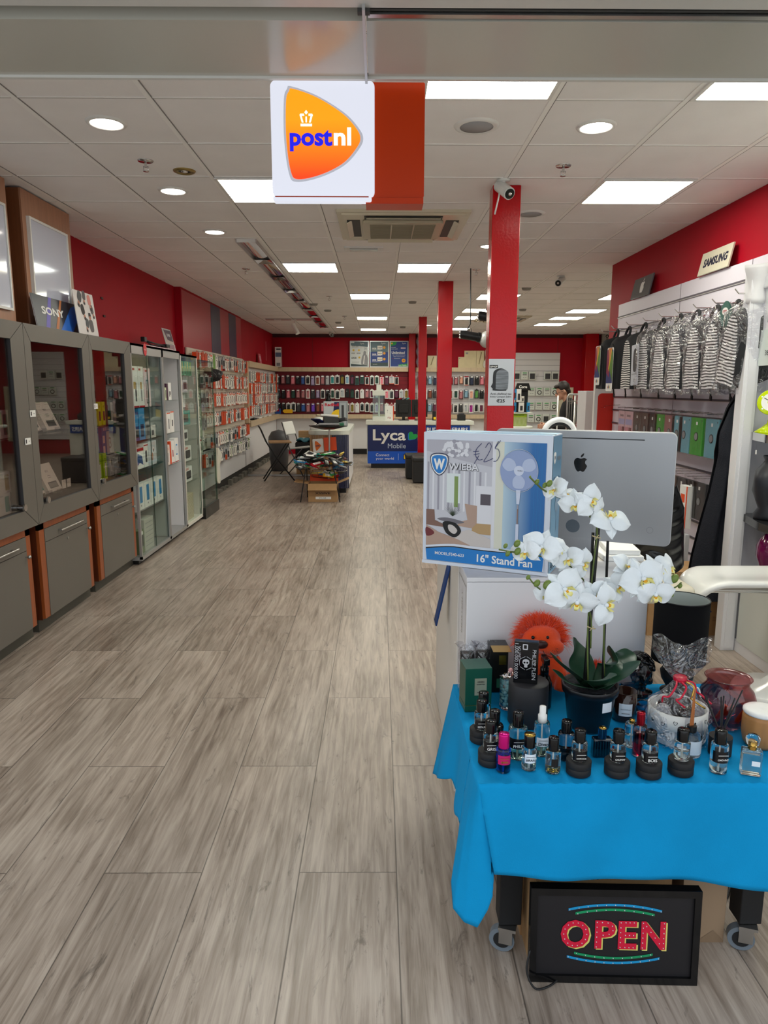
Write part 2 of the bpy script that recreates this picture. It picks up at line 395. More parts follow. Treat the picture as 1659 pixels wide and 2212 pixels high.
# back skirting, and the dark gap under the left wall panels
b = B(); b.box((-.75, 17.46, 0), (1.1, 17.5, .13), BK); struct(b, 'baseboard_back')
b = B()
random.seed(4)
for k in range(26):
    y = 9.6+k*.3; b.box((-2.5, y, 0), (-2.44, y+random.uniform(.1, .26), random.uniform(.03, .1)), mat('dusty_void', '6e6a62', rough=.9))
b.box((-2.54, 9.5, 0), (-2.5, 17.4, .14), mat('dark_void', '2c2a28', rough=.9)); struct(b, 'gap_shade_left')  # gap under the white panels: its shade put in as a dark box
# ---------------- ceiling fittings ----------------
def panel_mat(i):
    m = bpy.data.materials.new('lit_diffuser'); m.use_nodes = True; nt = m.node_tree; n = nt.nodes; L = nt.links
    p = n['Principled BSDF']; p.inputs['Base Color'].default_value = (.8, .8, .8, 1); p.inputs['Emission Strength'].default_value = PANEL_E
    tc = n.new('ShaderNodeTexCoord'); mp = n.new('ShaderNodeMapping'); mp.inputs['Scale'].default_value = (2, 5, 1); mp.inputs['Location'].default_value = (i*3.1, i*1.7, 0)
    t = n.new('ShaderNodeTexNoise'); t.inputs['Scale'].default_value = 1.3; t.inputs['Distortion'].default_value = .6
    cr = n.new('ShaderNodeValToRGB'); cr.color_ramp.elements[0].position = .42; cr.color_ramp.elements[0].color = (.93, 1, .97, 1)
    cr.color_ramp.elements[1].position = .62; cr.color_ramp.elements[1].color = (1, .90, .62, 1)
    L.new(tc.outputs['Object'], mp.inputs[0]); L.new(mp.outputs[0], t.inputs[0]); L.new(t.outputs[0], cr.inputs[0]); L.new(cr.outputs[0], p.inputs['Emission Color'])
    return m
FR = mat('light_frame', 'e2e1dd', rough=.4)
LP = [(.175, 2.84, 'square ceiling light panel just behind the hanging sign'), (1.375, 2.84, 'square ceiling light panel at the upper right corner near the entrance'),
 (-1.025, 4.64, 'square ceiling light panel partly hidden behind the hanging sign'), (1.375, 4.64, 'large bright ceiling light panel right of the nearest red column'),
 (-1.025, 7.64, 'ceiling light panel beside the mirrored strip'), (.175, 7.64, 'ceiling light panel just beyond the air conditioner, left of the second column'),
 (-.425, 10.06, 'nearest of the three centre light panels before the back wall'), (-.425, 13.2, 'middle of the three centre light panels before the back wall'), (-.425, 15.8, 'light panel closest to the three framed posters'),
 (1.375, 10.06, 'light panel behind the nearest column, largest of that row'), (1.375, 11.84, 'second light panel of the row behind the nearest column'), (1.375, 13.1, 'third light panel of the row behind the nearest column'), (1.375, 15.6, 'small light panel above the hanging black spotlight'),
 (3.14, 10.06, 'light panel cut off by the red wall end'), (3.14, 11.9, 'second light panel beyond the red wall end'), (3.14, 13.1, 'third light panel beyond the red wall end'), (3.14, 14.4, 'last light panel over the far right recess')]
for i, (x, y, lab) in enumerate(LP):
    t = thing('ceiling_light_panel', lab, 'ceiling light', (x, y, CE), group='lit ceiling panels')
    b = B(); z0 = -.012
    for a, c in (((.012, .012), (.588, .03)), ((.012, .57), (.588, .588)), ((.012, .03), (.03, .57)), ((.57, .03), (.588, .57))): b.box((*a, z0), (*c, 0), FR)
    b.obj('frame', t)
    b = B(); b.box((.03, .03, -.008), (.57, .57, -.001), panel_mat(i)); b.obj('diffuser', t)
dlm = mat('downlight_lens', 'ffffff', emit=DOWN_E, ecol='fff6ea')
for x, y, lab in ((-1.33, 3.75, 'round recessed downlight nearest the entrance on the left'), (1.07, 3.77, 'round recessed downlight right of the round speaker grille'), (-1.35, 4.96, 'round downlight below the sprinkler and gold spot'),
    (-1.36, 6.2, 'round downlight before the start of the mirrored strip'), (1.0, 6.76, 'round downlight peeking out beside the nearest red column'), (-.82, 15.5, 'small round downlight left of the far centre panels'), (1.0, 15.0, 'tiny round downlight above the black spotlight')):
    t = thing('downlight', lab, 'ceiling light', (x, y, CE), group='round downlights')
    b = B(); b.lathe([(.075, -.004), (.078, -.010), (.092, -.008), (.098, 0)], FR, cap=False, n=32); b.obj('trim_ring', t)
    b = B(); b.lathe([(0, -.006), (.076, -.006), (.076, -.001)], dlm, cap=False, n=32); b.obj('lens', t)
for x, y, lab in ((.48, 3.77, 'round white ceiling speaker grille right of the hanging sign'), (1.12, 5.55, 'round ceiling speaker grille half behind the nearest column')):
    t = thing('ceiling_speaker', lab, 'speaker', (x, y, CE))
    b = B(); b.lathe([(.082, -.008), (.095, -.012), (.108, -.006), (.112, 0)], FR, cap=False, n=32); b.obj('rim', t)
    b = B(); b.lathe([(0, -.006), (.083, -.007), (.083, 0)], mat('grille', 'a9a9ab', rough=.6, bump=.4, bs=600), cap=False, n=32); b.obj('grille', t)
def sprinkler(x, y, lab):
    b = B(T(x, y, CE)); b.lathe([(0, -.005), (.042, -.005), (.046, 0)], CHR); b.cyl((0, 0, -.005), (0, 0, -.035), .008, CHR)
    b.tube([(-.012, 0, -.03), (-.014, 0, -.045), (0, 0, -.055), (.014, 0, -.045), (.012, 0, -.03)], .003, CHR, 6); b.lathe([(0, -.058), (.017, -.058), (.017, -.055), (0, -.055)], CHR, n=12)
    b.obj('fire_sprinkler', label=lab, cat='sprinkler', group='ceiling sprinklers', loc=(x, y, CE))
for a in ((-1.33, 4.34, 'chrome sprinkler head beside the gold ceiling spot'), (1.07, 4.4, 'chrome sprinkler head right of the security camera column'), (-1.44, 8.05, 'chrome sprinkler head left of the mirrored strip'),
    (1.06, 8.07, 'chrome sprinkler head left of the nearest column, above the second column'), (-.7, 10.4, 'chrome sprinkler between mirrored strip and nearest centre panel'), (-.62, 13.2, 'small far sprinkler between mirrored strip and centre panels'), (2.75, 15.2, 'sprinkler over the far right recess')): sprinkler(*a)
b = B(T(-1.16, 4.53, CE)); b.lathe([(.035, -.004), (.05, -.012), (.064, -.006), (.066, 0)], mat('brass_trim', '9c8752', rough=.3, metal=.8), cap=False, n=28)
b.lathe([(0, -.003), (.036, -.004)], BK, cap=False); b.ball((0, 0, -.004), .022, CHR, sc=(1, 1, .4)); b.obj('spot_light', label='small brass-ringed halogen spot in the ceiling, switched off', cat='ceiling light', loc=(-1.16, 4.53, CE))
for x, y, lab in ((-1.0, 11.3, 'grey round detector nearest along the far mirrored strip'), (-.85, 12.2, 'second grey round detector beside the far mirrored strip'), (-.8, 14.4, 'small grey round detector before the far left downlight'), (1.9, 9.5, 'grey round detector between the nearest column and the red wall end camera'), (.5, 11.0, 'grey round detector right of the nearest centre light panel'), (.5, 15.4, 'small grey round detector near the posters, right of the centre panels'), (2.35, 12.0, 'grey round detector in front of the far cassette air conditioner')):
    b = B(T(x, y, CE)); b.lathe([(0, -.03), (.05, -.028), (.06, -.01), (.062, 0)], mat('detector_grey', '8e8a84', rough=.6), n=20)
    b.obj('smoke_detector', label=lab, cat='smoke detector', group='far ceiling detectors', loc=(x, y, CE))
# cassette air conditioner
def cassette(x, y, s, lab):
    t = thing('ceiling_air_conditioner', lab, 'air conditioner', (x, y, CE)); h = s/2
    IV = mat('aged_plastic', 'cdc4ac', rough=.25); IV2 = mat('aged_louver', 'b9ae94', rough=.3); SL = mat('duct_dark', '2c2a26')
    b = B(); b.prism([(-h, -h), (h, -h), (h, h), (-h, h)], .02, IV, z=-.02)
    b.prism([(-h*.93, -h*.93), (h*.93, -h*.93), (h*.93, h*.93), (-h*.93, h*.93)], .012, IV, z=-.032); b.obj('housing', t)
    b = B(); k = h*.62; b.prism(rr(-k, -k, k, k, .03), .02, IV2, z=-.055)
    for q in range(18):
        yy = -k*.8+q*k*1.6/17; b.box((-k*.82, yy-.004, -.06), (k*.82, yy+.004, -.055), mat('grille_slat', '8f866e', rough=.5))
    for xx in (-k*.28, k*.28): b.box((xx-.005, -k*.82, -.062), (xx+.005, k*.82, -.055), IV2)
    b.obj('intake_grille', t)
    for a in range(4):
        b = B(RZ(90*a)); b.box((-k*.95, -h*.86, -.036), (k*.95, -h*.66, -.031), SL); b.obj('outlet', t)
        b = B(RZ(90*a)); b.box((-k*.9, -.012, 0), (k*.9, .045, .005), IV, T(0, -h*.84, -.05) @ RX(28)); b.obj('louver', t)
    return t
cassette(.18, 5.92, .98, 'yellowed square cassette air conditioner in the ceiling behind the hanging sign')
cassette(2.25, 13.5, .95, 'far cassette air conditioner in the ceiling behind the nearest column')
t = thing('emergency_light', 'flat white emergency light fitting behind the near air conditioner', 'emergency light', (-.14, 6.88, CE))
b = B(); b.box((-.18, -.07, -.012), (.18, .07, 0), FR, r=.003); b.obj('frame', t); b = B(); b.box((-.13, -.035, -.025), (.13, .035, -.012), mat('clear_plastic', 'c9ccc8', rough=.15), r=.005); b.obj('lens', t)
# mirrored louver strip
t = thing('mirror_strip_light', 'long mirrored louver light strip running along the ceiling, unlit', 'ceiling light', (-1.155, 6.49, CE))
MIR = mat('mirror_reflector', 'd6d2d4', rough=.05, metal=1)
b = B()
for x in (-.09, .082): b.box((x, 0, -.03), (x+.008, 9.0, 0), mat('strip_edge', 'b9b5b4', rough=.3, metal=.5))
b.box((-.08, -.004, -.03), (.08, 0, 0), FR); b.obj('frame', t)
for k in range(8):
    y = k*1.12; b = B(T(0, y, 0))
    b.grid(lambda u, v: (-.08+.16*u, .01+v*.86, -.004-.016*math.sin(u*PI)), 8, 1, MIR)
    b.obj('reflector', t)
    b = B(T(0, y+.87, 0)); b.add([(-.08, 0, -.028), (.08, 0, -.028), (.08, .24, -.028), (-.08, .24, -.028), (0, .12, -.003)], [(0, 1, 4), (1, 2, 4), (2, 3, 4), (3, 0, 4)], MIR); b.obj('louver', t)
b = B(); b.box((-.95, 0, -.03), (-.10, .1, 0), MIR, T(0, 7.1, 0)); b.obj('side_strip', t)
# cameras
def bullet(p, d, r, L, lab, rod=False):
    t = thing('security_camera', lab, 'security camera', p)
    WH = mat('camera_white', 'dcdcd8', rough=.3); d = Vector(d).normalized()
    b = B(); b.lathe([(r*1.1, 0), (r*1.1, -.012), (0, -.014)], WH); b.cyl((0, 0, -.01), (0, 0, -.05), r*.35, WH); b.obj('bracket', t)
    o = Vector((0, 0, -.055)); b = B(); b.cyl(o-d*L*.4, o+d*L*.6, r, WH, 18); b.obj('housing', t)
    b = B(); b.cyl(o+d*L*.6, o+d*(L*.6+.006), r*.82, BKG, 18); b.ball(o+d*(L*.6+.004), r*.35, CHR); b.obj('lens', t)
    if rod: b = B(); b.tube([o-d*L*.3, o+Vector((-.03, -.03, -.05)), o+Vector((-.055, -.045, -.16))], .005, WH, 6); b.obj('antenna', t)
bullet((.77, 4.68, CE), (.35, -.8, -.55), .037, .14, 'white bullet security camera with antenna on top of the nearest red column', True)
bullet((2.09, 8.5, CE), (-.45, -.8, -.35), .04, .17, 'white bullet security camera on the ceiling above the red wall end')
bullet((-1.1, 16.8, CE), (.3, -.9, -.3), .045, .14, 'small far security camera at the end of the mirrored strip')
b = B(T(-1.63, 14.2, CE)); b.cyl((0, 0, 0), (0, 0, -.08), .01, MW); b.cyl((-.03, 0, -.06), (.06, -.06, -.24), .045, MW, 14); b.obj('track_spot', label='white cylinder spot lamp hanging left of the mirrored strip', cat='ceiling light', loc=(-1.63, 14.2, CE))
def spot(p, lab, globe):
    t = thing('black_spotlight', lab, 'spotlight', p); b = B(); b.tube([(0, 0, CE-p[2]), (.01, 0, .12), (-.02, 0, .07), (.0, 0, .05)], .006, BK, 6); b.tube([(-.03, 0, .02), (-.02, 0, .07), (.02, 0, .07), (.03, 0, .02)], .004, BK, 6); b.obj('hanger', t)
    b = B(); b.cyl((-.10, 0, .012), (.10, 0, -.02), .047, BK, 20); b.cyl((.09, 0, -.018), (.12, 0, -.024), .055, BK, 20); b.obj('body', t)
    for a in (-1, 0, 1): b = B(); b.ball((-.105, -.03, a*.028), .012, CHR, n=8, k=5); b.obj('knob', t)
    if globe: b = B(); b.ball((.20, 0, -.045), .092, mat('milky_glass', 'c6c4c0', rough=.1), n=24, k=16); b.obj('globe', t)
spot((.99, 8.0, 2.17), 'black hanging spotlight with a milky white globe on its end', True)
spot((1.13, 7.6, 2.33), 'upper black spotlight half hidden behind the nearest column', False)
# ---------------- the hanging lightbox ----------------
t = thing('hanging_sign', 'illuminated white sign with an orange rounded-triangle logo, hanging from the entrance beam', 'sign', (-.015, 2.555, 2.60))
b = B(FRONT((0, 0, 0))); WS = mat('lit_white_acrylic', '50545c', rough=.25, emit=SIGN_E*.86, ecol='eceffc')
b.prism(rr(-.345, -.365, 0, 0, .02), .03, WS, z=-.03); b.obj('white_panel', t)
lg = smooth_poly([(-.275, -.02), (-.19, -.048), (-.10, -.10), (-.052, -.148), (-.038, -.180), (-.052, -.212), (-.10, -.262), (-.18, -.300), (-.262, -.316), (-.288, -.29), (-.302, -.18), (-.300, -.06), (-.289, -.028)], 6)
gx = sum(p[0] for p in lg)/len(lg); gy = sum(p[1] for p in lg)/len(lg)
b = B(FRONT((0, 0, 0))); b.prism([(gx+(x-gx)*1.0, gy+(y-gy)*1.0) for x, y in lg], .002, mat('logo_rim', 'b9bcc4', rough=.4, emit=SIGN_E*.5, ecol='a4a8b4'))
ogm = grad_mat('lit_orange', 'ff3c00', 'ff9408', 2, -.30, -.12, emit=SIGN_E*.85)
b.prism([(gx+(x-gx)*.935, gy+(y-gy)*.945) for x, y in lg], .0015, ogm, z=.002)
BL = mat('lit_blue', '1818d8', emit=SIGN_E*.7, ecol='1414e0'); WL = mat('lit_letter_white', 'f4f4f0', emit=SIGN_E*.85, ecol='f4f4ee')
b.text('post', -.283, -.187, BL, w=.142, h=.068, bold=.035, z=.0045, al='l'); b.text('nl', -.136, -.174, WL, w=.058, h=.056, bold=.03, z=.0045, al='l')
b.rect(-.246, -.143, -.208, -.135, WL, z=.0045)
for sx in (-1, 1):
    b.prism([(-.227+sx*.004*0+sx*.012-.003, -.131), (-.227+sx*.012+.003, -.131), (-.227+sx*.019+.003, -.107), (-.227+sx*.019-.003, -.107)], .001, WL, z=.0036)
    b.prism([(-.227+sx*.014-.006, -.111), (-.227+sx*.014+.008, -.111), (-.227+sx*.014+.006, -.104), (-.227+sx*.014-.006, -.104)], .001, WL, z=.0036)
b.rect(-.2295, -.131, -.2245, -.113, WL, z=.0045); b.prism([(-.227, -.107), (-.221, -.100), (-.227, -.093), (-.233, -.100)], .001, WL, z=.0036)
b.obj('logo', t)
b = B(FRONT((0, 0, 0))); b.prism(rr(-.343, -.378, -.01, -.362, .006), .04, WS, z=-.032); b.box((-.335, -.3665, -.004), (-.02, -.3625, .010), mat('orange_edge', 'b23812', rough=.3)); b.obj('lower_ledge', t)
b = B(FRONT((0, 0, 0))); OG = mat('orange_gloss_metal', 'b83200', rough=.3, spec=.25, var=.04, vs=3)
b.prism(rr(-.05, -.36, .168, 0, .006), .10, OG, z=-.115); b.box((-.03, -.382, -.10), (.166, -.362, -.008), OG); b.obj('orange_box', t)
# ---------------- left wall: cabinets ----------------
def bw(t): return B(Matrix.Translation(-t.location))
def carton(label, o, w, h, d, M=FRONT, base=MW, deco=(), name='product_box', cat='box', group=None, tilt=0, rz=0, side=None, parent=None, r=.0015):
    "a packed box: o = middle of the bottom front edge; deco in fractions of the front face"
    A = M((0, 0, 0)) ; A = RZ(rz) @ A
    if tilt: A = A @ RX(-tilt)
    b = B(A)
    if side: b.box((-w/2, 0, -d), (w/2, h, -.002), side); b.box((-w/2, 0, -.002), (w/2, h, 0), base)
    else: b.box((-w/2, 0, -d), (w/2, h, 0), base, r=min(r, w*.1, d*.2))
    z = .0006
    for q in deco:
        z += .00025
        if q[0] == 'r': b.rect((q[1]-.5)*w, q[2]*h, (q[3]-.5)*w, q[4]*h, q[5], z=z)
        elif q[0] == 'd': b.disc((q[1]-.5)*w, q[2]*h, q[3]*w, q[4], z=z, n=20)
        elif q[0] == 't': b.text(q[1], (q[2]-.5)*w, q[3]*h, q[4], w=q[5]*w if q[5] else None, h=q[6]*h if len(q) > 6 and q[6] else None, z=z, bold=q[7] if len(q) > 7 else .01)
        elif q[0] == 'rr': b.prism(rr((q[1]-.5)*w, q[2]*h, (q[3]-.5)*w, q[4]*h, .12*w*(q[3]-q[1])), .0006, q[5], z=z-.0003)
        elif q[0] == 'p': b.add([((x-.5)*w, y*h, z) for x, y in q[1]], [tuple(range(len(q[1])))], q[2])
    for i in range(len(b.v)): b.v[i] = b.v[i]+Vector(o)
    return b.obj(name, label=label, cat=cat, group=group, loc=o, parent=parent)
CG = mat('cabinet_grey', '6b665f', rough=.42, var=.03, vs=2); OW = wood_mat('orange_wood', '9a4f24', .86, rough=.35); DW = wood_mat('dark_wood', '5c2a14', .85, rough=.4)
INW = wood_mat('inside_dark_wood', '3f2217', .85, rough=.5)
PW_ = mat('plinth_grey', '4c4a42', rough=.5)
def unit(y0, y1, oy0, oy1, ly0, ly1, lab, knob):
    t = thing('display_cabinet', lab, 'display cabinet', (-2.38, y0, 0), group='grey glass-fronted display cabinets'); x = -2.15
    b = bw(t); z0, z1 = .745, 1.985
    b.box((-2.6, y0, z0), (-2.59, y1, z1), INW); b.box((-2.6, y0, z0), (x-.03, y0+.018, z1), CG); b.box((-2.6, y1-.018, z0), (x-.03, y1, z1), CG)
    b.box((-2.6, y0, z1-.02), (x-.03, y1, z1), CG); b.box((-2.6, y0, z0), (x-.03, y1, z0+.02), CG); b.box((-2.589, y0+.02, z0+.02), (-2.2, y1-.02, z0+.09), INW); b.obj('upper_body', t)
    d = None
    O = [(y0+.002, z0), (y1-.002, z0), (y1-.002, z1), (y0+.002, z1)]; I = [(oy0, .86), (oy1, .86), (oy1, 1.88), (oy0, 1.88)]
    b = bw(t)
    for k in range(4):
        j = (k+1) % 4
        q = [O[k], O[j], I[j], I[k]]; cx = sum(p[0] for p in q)/4; cy = sum(p[1] for p in q)/4
        b.prism([(p[0]+(cx-p[0])*.006, p[1]+(cy-p[1])*.006) for p in q], .03, CG, TOX((x-.03, 0, 0)))
        b.prism([(p[0], p[1]) for p in q], .027, DG, TOX((x-.03, 0, 0)))
    d = b.obj('door', t)
    b = bw(t); b.box((x-.024, oy0-.01, .85), (x-.018, oy1+.01, 1.89), GLD); b.obj('glass', d)
    b = bw(t); b.cyl((x-.02, knob, .885), (x+.018, knob, .885), .017, CHR, 16); b.cyl((x+.012, knob, .885), (x+.022, knob, .885), .021, STEEL, 16); b.obj('lock', d)
    b = bw(t); b.box((-2.58, y0+.02, 1.285), (-2.2, y1-.02, 1.293), GLG); b.obj('shelf', t)
    # lower part
    zt = .745; b = bw(t); xf = -2.19
    b.box((-2.6, ly0, .09), (xf-.02, ly1, zt), DW)
    b.box((xf-.02, ly0, .10), (xf, ly0+.07, zt), OW); b.box((xf-.02, ly1-.055, .10), (xf, ly1, zt), OW); b.box((xf-.02, ly0, zt-.055), (xf, ly1, zt), OW)
    b.box((-2.6, y0, .09), (-2.34, y1, zt), DW); b.obj('lower_body', t)
    b = bw(t); b.box((xf-.018, ly0+.073, .602), (xf+.003, ly1-.058, zt-.058), CG); dr = b.obj('drawer', t)
    ym = (ly0+ly1)/2; b = bw(t); b.cyl((xf+.034, ym-.16, .645), (xf+.034, ym+.2, .645), .007, STEEL)
    for s in (-.13, .17): b.cyl((xf, ym+s, .645), (xf+.034, ym+s, .645), .005, STEEL)
    b.obj('handle', dr)
    b = bw(t); b.box((xf-.018, ly0+.073, .10), (xf+.003, ly1-.058, .598), CG); ld = b.obj('lower_door', t)
    b = bw(t); b.cyl((xf, ly1-.08, .565), (xf+.022, ly1-.08, .565), .004, STEEL); b.ball((xf+.028, ly1-.08, .565), .012, STEEL); b.obj('knob', ld)
    b = bw(t); b.cyl((xf+.002, ym, .56), (xf+.008, ym, .56), .009, STEEL, 14); b.obj('keyhole', ld)
    b = bw(t); b.box((-2.58, ly0+.02, 0), (-2.25, ly1+.06, .10), PW_); b.obj('plinth', t)
unit(3.50, 4.43, 3.60, 4.27, 3.55, 4.38, 'grey display cabinet cut off at the picture edge, with small phone boxes', 4.24)
unit(4.43, 5.41, 4.515, 5.285, 4.50, 5.31, 'grey display cabinet holding two tilted white boxes, below the dark landscape board', 4.55)
unit(5.41, 6.31, 5.465, 6.15, 5.45, 6.29, 'grey display cabinet with lime green packs, next to the aluminium vitrine', 5.50)
def ptag(y, z, lab):
    b = B(TOX((-2.147, y, z))); b.box((-.035, -.02, 0), (.035, .02, .002), MW); b.rect(-.028, -.012, -.016, .012, BK, z=.003); b.disc(.012, 0, .004, BK, z=.003)
    b.obj('price_label', label=lab, cat='label', loc=(-2.147, y, z))
ptag(4.46, 1.44, 'small white sticker on the left frame of the middle grey cabinet'); ptag(4.37, 1.275, 'small white sticker at the edge of the cut-off grey cabinet door'); ptag(5.46, 1.46, 'small white sticker on the frame of the cabinet with lime packs')
# contents
VIO = mat('violet_print', '5a4ab0', rough=.4); TEAL = mat('teal_print', '1e9a94', rough=.4); GOLD = mat('gold_print', 'b8923c', rough=.4); LIME = mat('lime_print', 'b6dc10', rough=.4); TELE = mat('cyan_print', '2c8cc8', rough=.4)
def onx(px, py, X=-2.3): return at(px, py, X=X)
PHB = lambda c: [('rr', .45, .12, .85, .82, c), ('d', .6, .72, .05, BK), ('r', .1, .3, .35, .55, MW), ('t', 'PHONE', .25, .43, BK, .2)]
for (px, py, w, h, c, lab) in ((12, 975, .085, .17, TEAL, 'white phone box with a teal handset, upper shelf of the cut-off cabinet'), (12, 1062, .085, .13, GOLD, 'white phone box with a gold handset, on top of the teal one'), (14, 1120, .085, .13, TEAL, 'white phone box with a dark teal handset, bottom of the cut-off cabinet')):
    o = onx(px, py, -2.27); o.z = {975: 1.295, 1062: .965+.0, 1120: .835}[py]
    carton(lab, o, w*1.6, h, .06, TOX, deco=[('rr', .5, .12, .85, .85, c), ('d', .62, .75, .06, BK), ('r', .08, .35, .4, .55, W2), ('t', 'GALAXY', .24, .9, GREY, .3)])
def tiltbox(px, py, X, z, w, h, lab, c):
    o = onx(px, py, X); o.z = z
    carton(lab, o, w, h, .035, TOX, tilt=24, deco=[('r', .2, .12, .82, .34, DG), ('r', .22, .14, .8, .30, c), ('t', 'BOX', .5, .72, GREY, .22), ('r', .4, .48, .62, .5, GREY), ('r', .4, .55, .62, .57, GREY)])
    b = B(TOX((o.x+.02, o.y, z-.012))); b.box((-w*.35, -.0, -.08), (w*.35, .004, .02), PLAS); b.box((-w*.35, 0, .016), (w*.35, .03, .02), PLAS); b.box((-w*.3, 0, -.07), (w*.3, .1, -.066), PLAS)
    b.obj('acrylic_stand', label='clear acrylic stand under the '+lab.split(',')[0].replace('white box', 'white box'), cat='stand', loc=(o.x+.02, o.y, z-.012))
tiltbox(118, 935, -2.32, 1.305, .21, .21, 'tilted white box with a dark strip, upper shelf of the middle cabinet', BK)
tiltbox(82, 945, -2.36, 1.305, .14, .19, 'small tilted white box behind the frame, upper shelf of the middle cabinet', DG)
tiltbox(123, 1075, -2.3, .875, .21, .21, 'tilted white box with a grey device, bottom of the middle cabinet', GREY)
tiltbox(96, 1080, -2.33, .875, .13, .17, 'narrow tilted white box, bottom left of the middle cabinet', TEAL)
for i, (y, X) in enumerate(((4.98, -2.22), (5.06, -2.22))):
    b = B(TOX((X, y, .93))); b.box((-.03, -.03, 0), (.03, .03, .003), MW); b.rect(-.02, -.01, .02, .012, W2, z=.004); b.obj('price_card', label=['left of two small blank price cards low inside the middle cabinet', 'right of two small blank price cards low inside the middle cabinet'][i], cat='card', loc=(X, y, .93))
# third cabinet contents
def row(pxs, py, X, z, w, h, d, base, deco, labs, group, tilt=0, side=None):
    for px, l in zip(pxs, labs):
        o = onx(px, py, X); o.z = z; carton(l, o, w, h, d, TOX, base, deco, group=group, tilt=tilt, side=side)
row((216, 225), 905, -2.26, 1.295, .06, .19, .05, LIME, [('r', .2, .2, .8, .6, DG), ('t', 'GO', .5, .8, BK, .5)], ('lime green pack on the upper shelf, left of two', 'lime green pack on the upper shelf, beside the dark green box'), 'lime packs on the upper shelf')
row((240,), 905, -2.3, 1.295, .12, .20, .05, mat('dark_green_print', '1d4a3a'), [('r', .5, .1, .9, .9, MW), ('d', .3, .5, .1, TEAL)], ('dark green and white boxed charger on the upper cabinet shelf',), None)
row((255,), 905, -2.3, 1.295, .10, .19, .05, mat('pale_pink_print', 'e8c8cc'), [('r', .2, .2, .45, .8, DG), ('r', .55, .2, .8, .8, PINKR)], ('pale pink blister pack at the right of the upper cabinet shelf',), None)
row((212,), 905, -2.3, 1.295, .07, .16, .05, mat('pink_box', 'e8a8a0'), [('r', .2, .1, .8, .5, MW)], ('small pink box at the left of the upper cabinet shelf',), None)
row((235,), 975, -2.33, 1.035, .26, .25, .10, TELE, [('r', .05, .05, .22, .3, MW), ('r', .05, .4, .22, .65, MW), ('r', .35, .0, .98, .78, W), ('t', '3', .66, .38, mat('dull_red', '9a4048'), .2), ('t', 'BUDGE', .4, .88, MW, .55)], ('large blue and white box with a figure three inside the third cabinet',), None)
b = B(); b.box((-2.58, 5.43, 1.02), (-2.2, 6.28, 1.028), GLG); b.obj('glass_shelf', label='lower glass shelf in the cabinet with lime packs', cat='shelf')
row((218, 230), 1045, -2.24, .86, .075, .21, .05, LIME, [('rr', .35, .12, .75, .62, W), ('r', .42, .3, .6, .66, DG), ('t', 'CLEAN', .5, .8, BK, .5)], ('lime green cable pack at the bottom, left one', 'lime green cable pack at the bottom, right one'), 'lime packs at the bottom')
row((243, 258), 1035, -2.28, .86, .10, .17, .05, mat('pale_grey_box', 'cdd0d4'), [('rr', .2, .3, .5, .9, W), ('rr', .45, .5, .62, .8, DG), ('d', .3, .12, .04, DG)], ('pale grey earphone box beside the lime packs, left one', 'pale grey earphone box at the bottom right of the third cabinet'), 'pale earphone boxes')
b = B(TOX((-2.4, 5.66, 1.5))); b.prism(rr(-.09, 0, .09, .42, .015), .008, mat('rose_gold', 'd89a8c', rough=.4)); KY = mat('key_white', 'f0dcd4', rough=.4)
for r_ in range(16):
    for c_ in range(6): b.rect(-.08+c_*.027, .01+r_*.0255, -.08+c_*.027+.022, .01+r_*.0255+.02, KY, z=.0086)
b.obj('keyboard', label='rose gold keyboard standing upright inside the third grey cabinet', cat='keyboard', loc=(-2.4, 5.66, 1.5))
b = B(TOX((-2.4, 5.66, 1.295))); b.box((-.05, 0, -.05), (.05, .205, .01), GREY); b.obj('riser_block', label='grey riser block under the rose gold keyboard', cat='stand', loc=(-2.4, 5.66, 1.295))
# tall wood panels over the cabinets
LWO = wood_mat('light_wood_panel', 'a8785c', .9, rough=.35); WOE = wood_mat('wood_edge', '7c4a2c', .88)
for i, (y0, y1, p0, p1) in enumerate(((3.72, 4.66, 3.8, 4.60), (4.85, 5.58, 4.90, 5.48))):
    t = thing('wood_header_panel', ['light wood header panel cut off at the upper left picture edge', 'light wood header panel with a lit frame, behind the boards on the grey cabinets'][i], 'panel', (-2.45, y0, 1.99))
    b = bw(t); b.box((-2.61, y0, 1.99), (-2.31, y1, CE-.012), WOE); b.box((-2.31, y0, 1.99), (-2.298, y1, CE-.012), LWO); b.obj('panel', t)
    b = bw(t)
    for a, c in (((p0, 2.07), (p1, 2.085)), ((p0, 2.685), (p1, 2.70)), ((p0, 2.085), (p0+.015, 2.685)), ((p1-.015, 2.085), (p1, 2.685))): b.box((-2.298, a[0], a[1]), (-2.275, c[0], c[1]), FR)
    b.obj('frame', t)
    b = bw(t); b.box((-2.298, p0+.015, 2.085), (-2.283, p1-.015, 2.685), mat('frosted_lightbox', 'ccd0e0', rough=.07, coat=.5)); b.obj('frosted_pane', t)
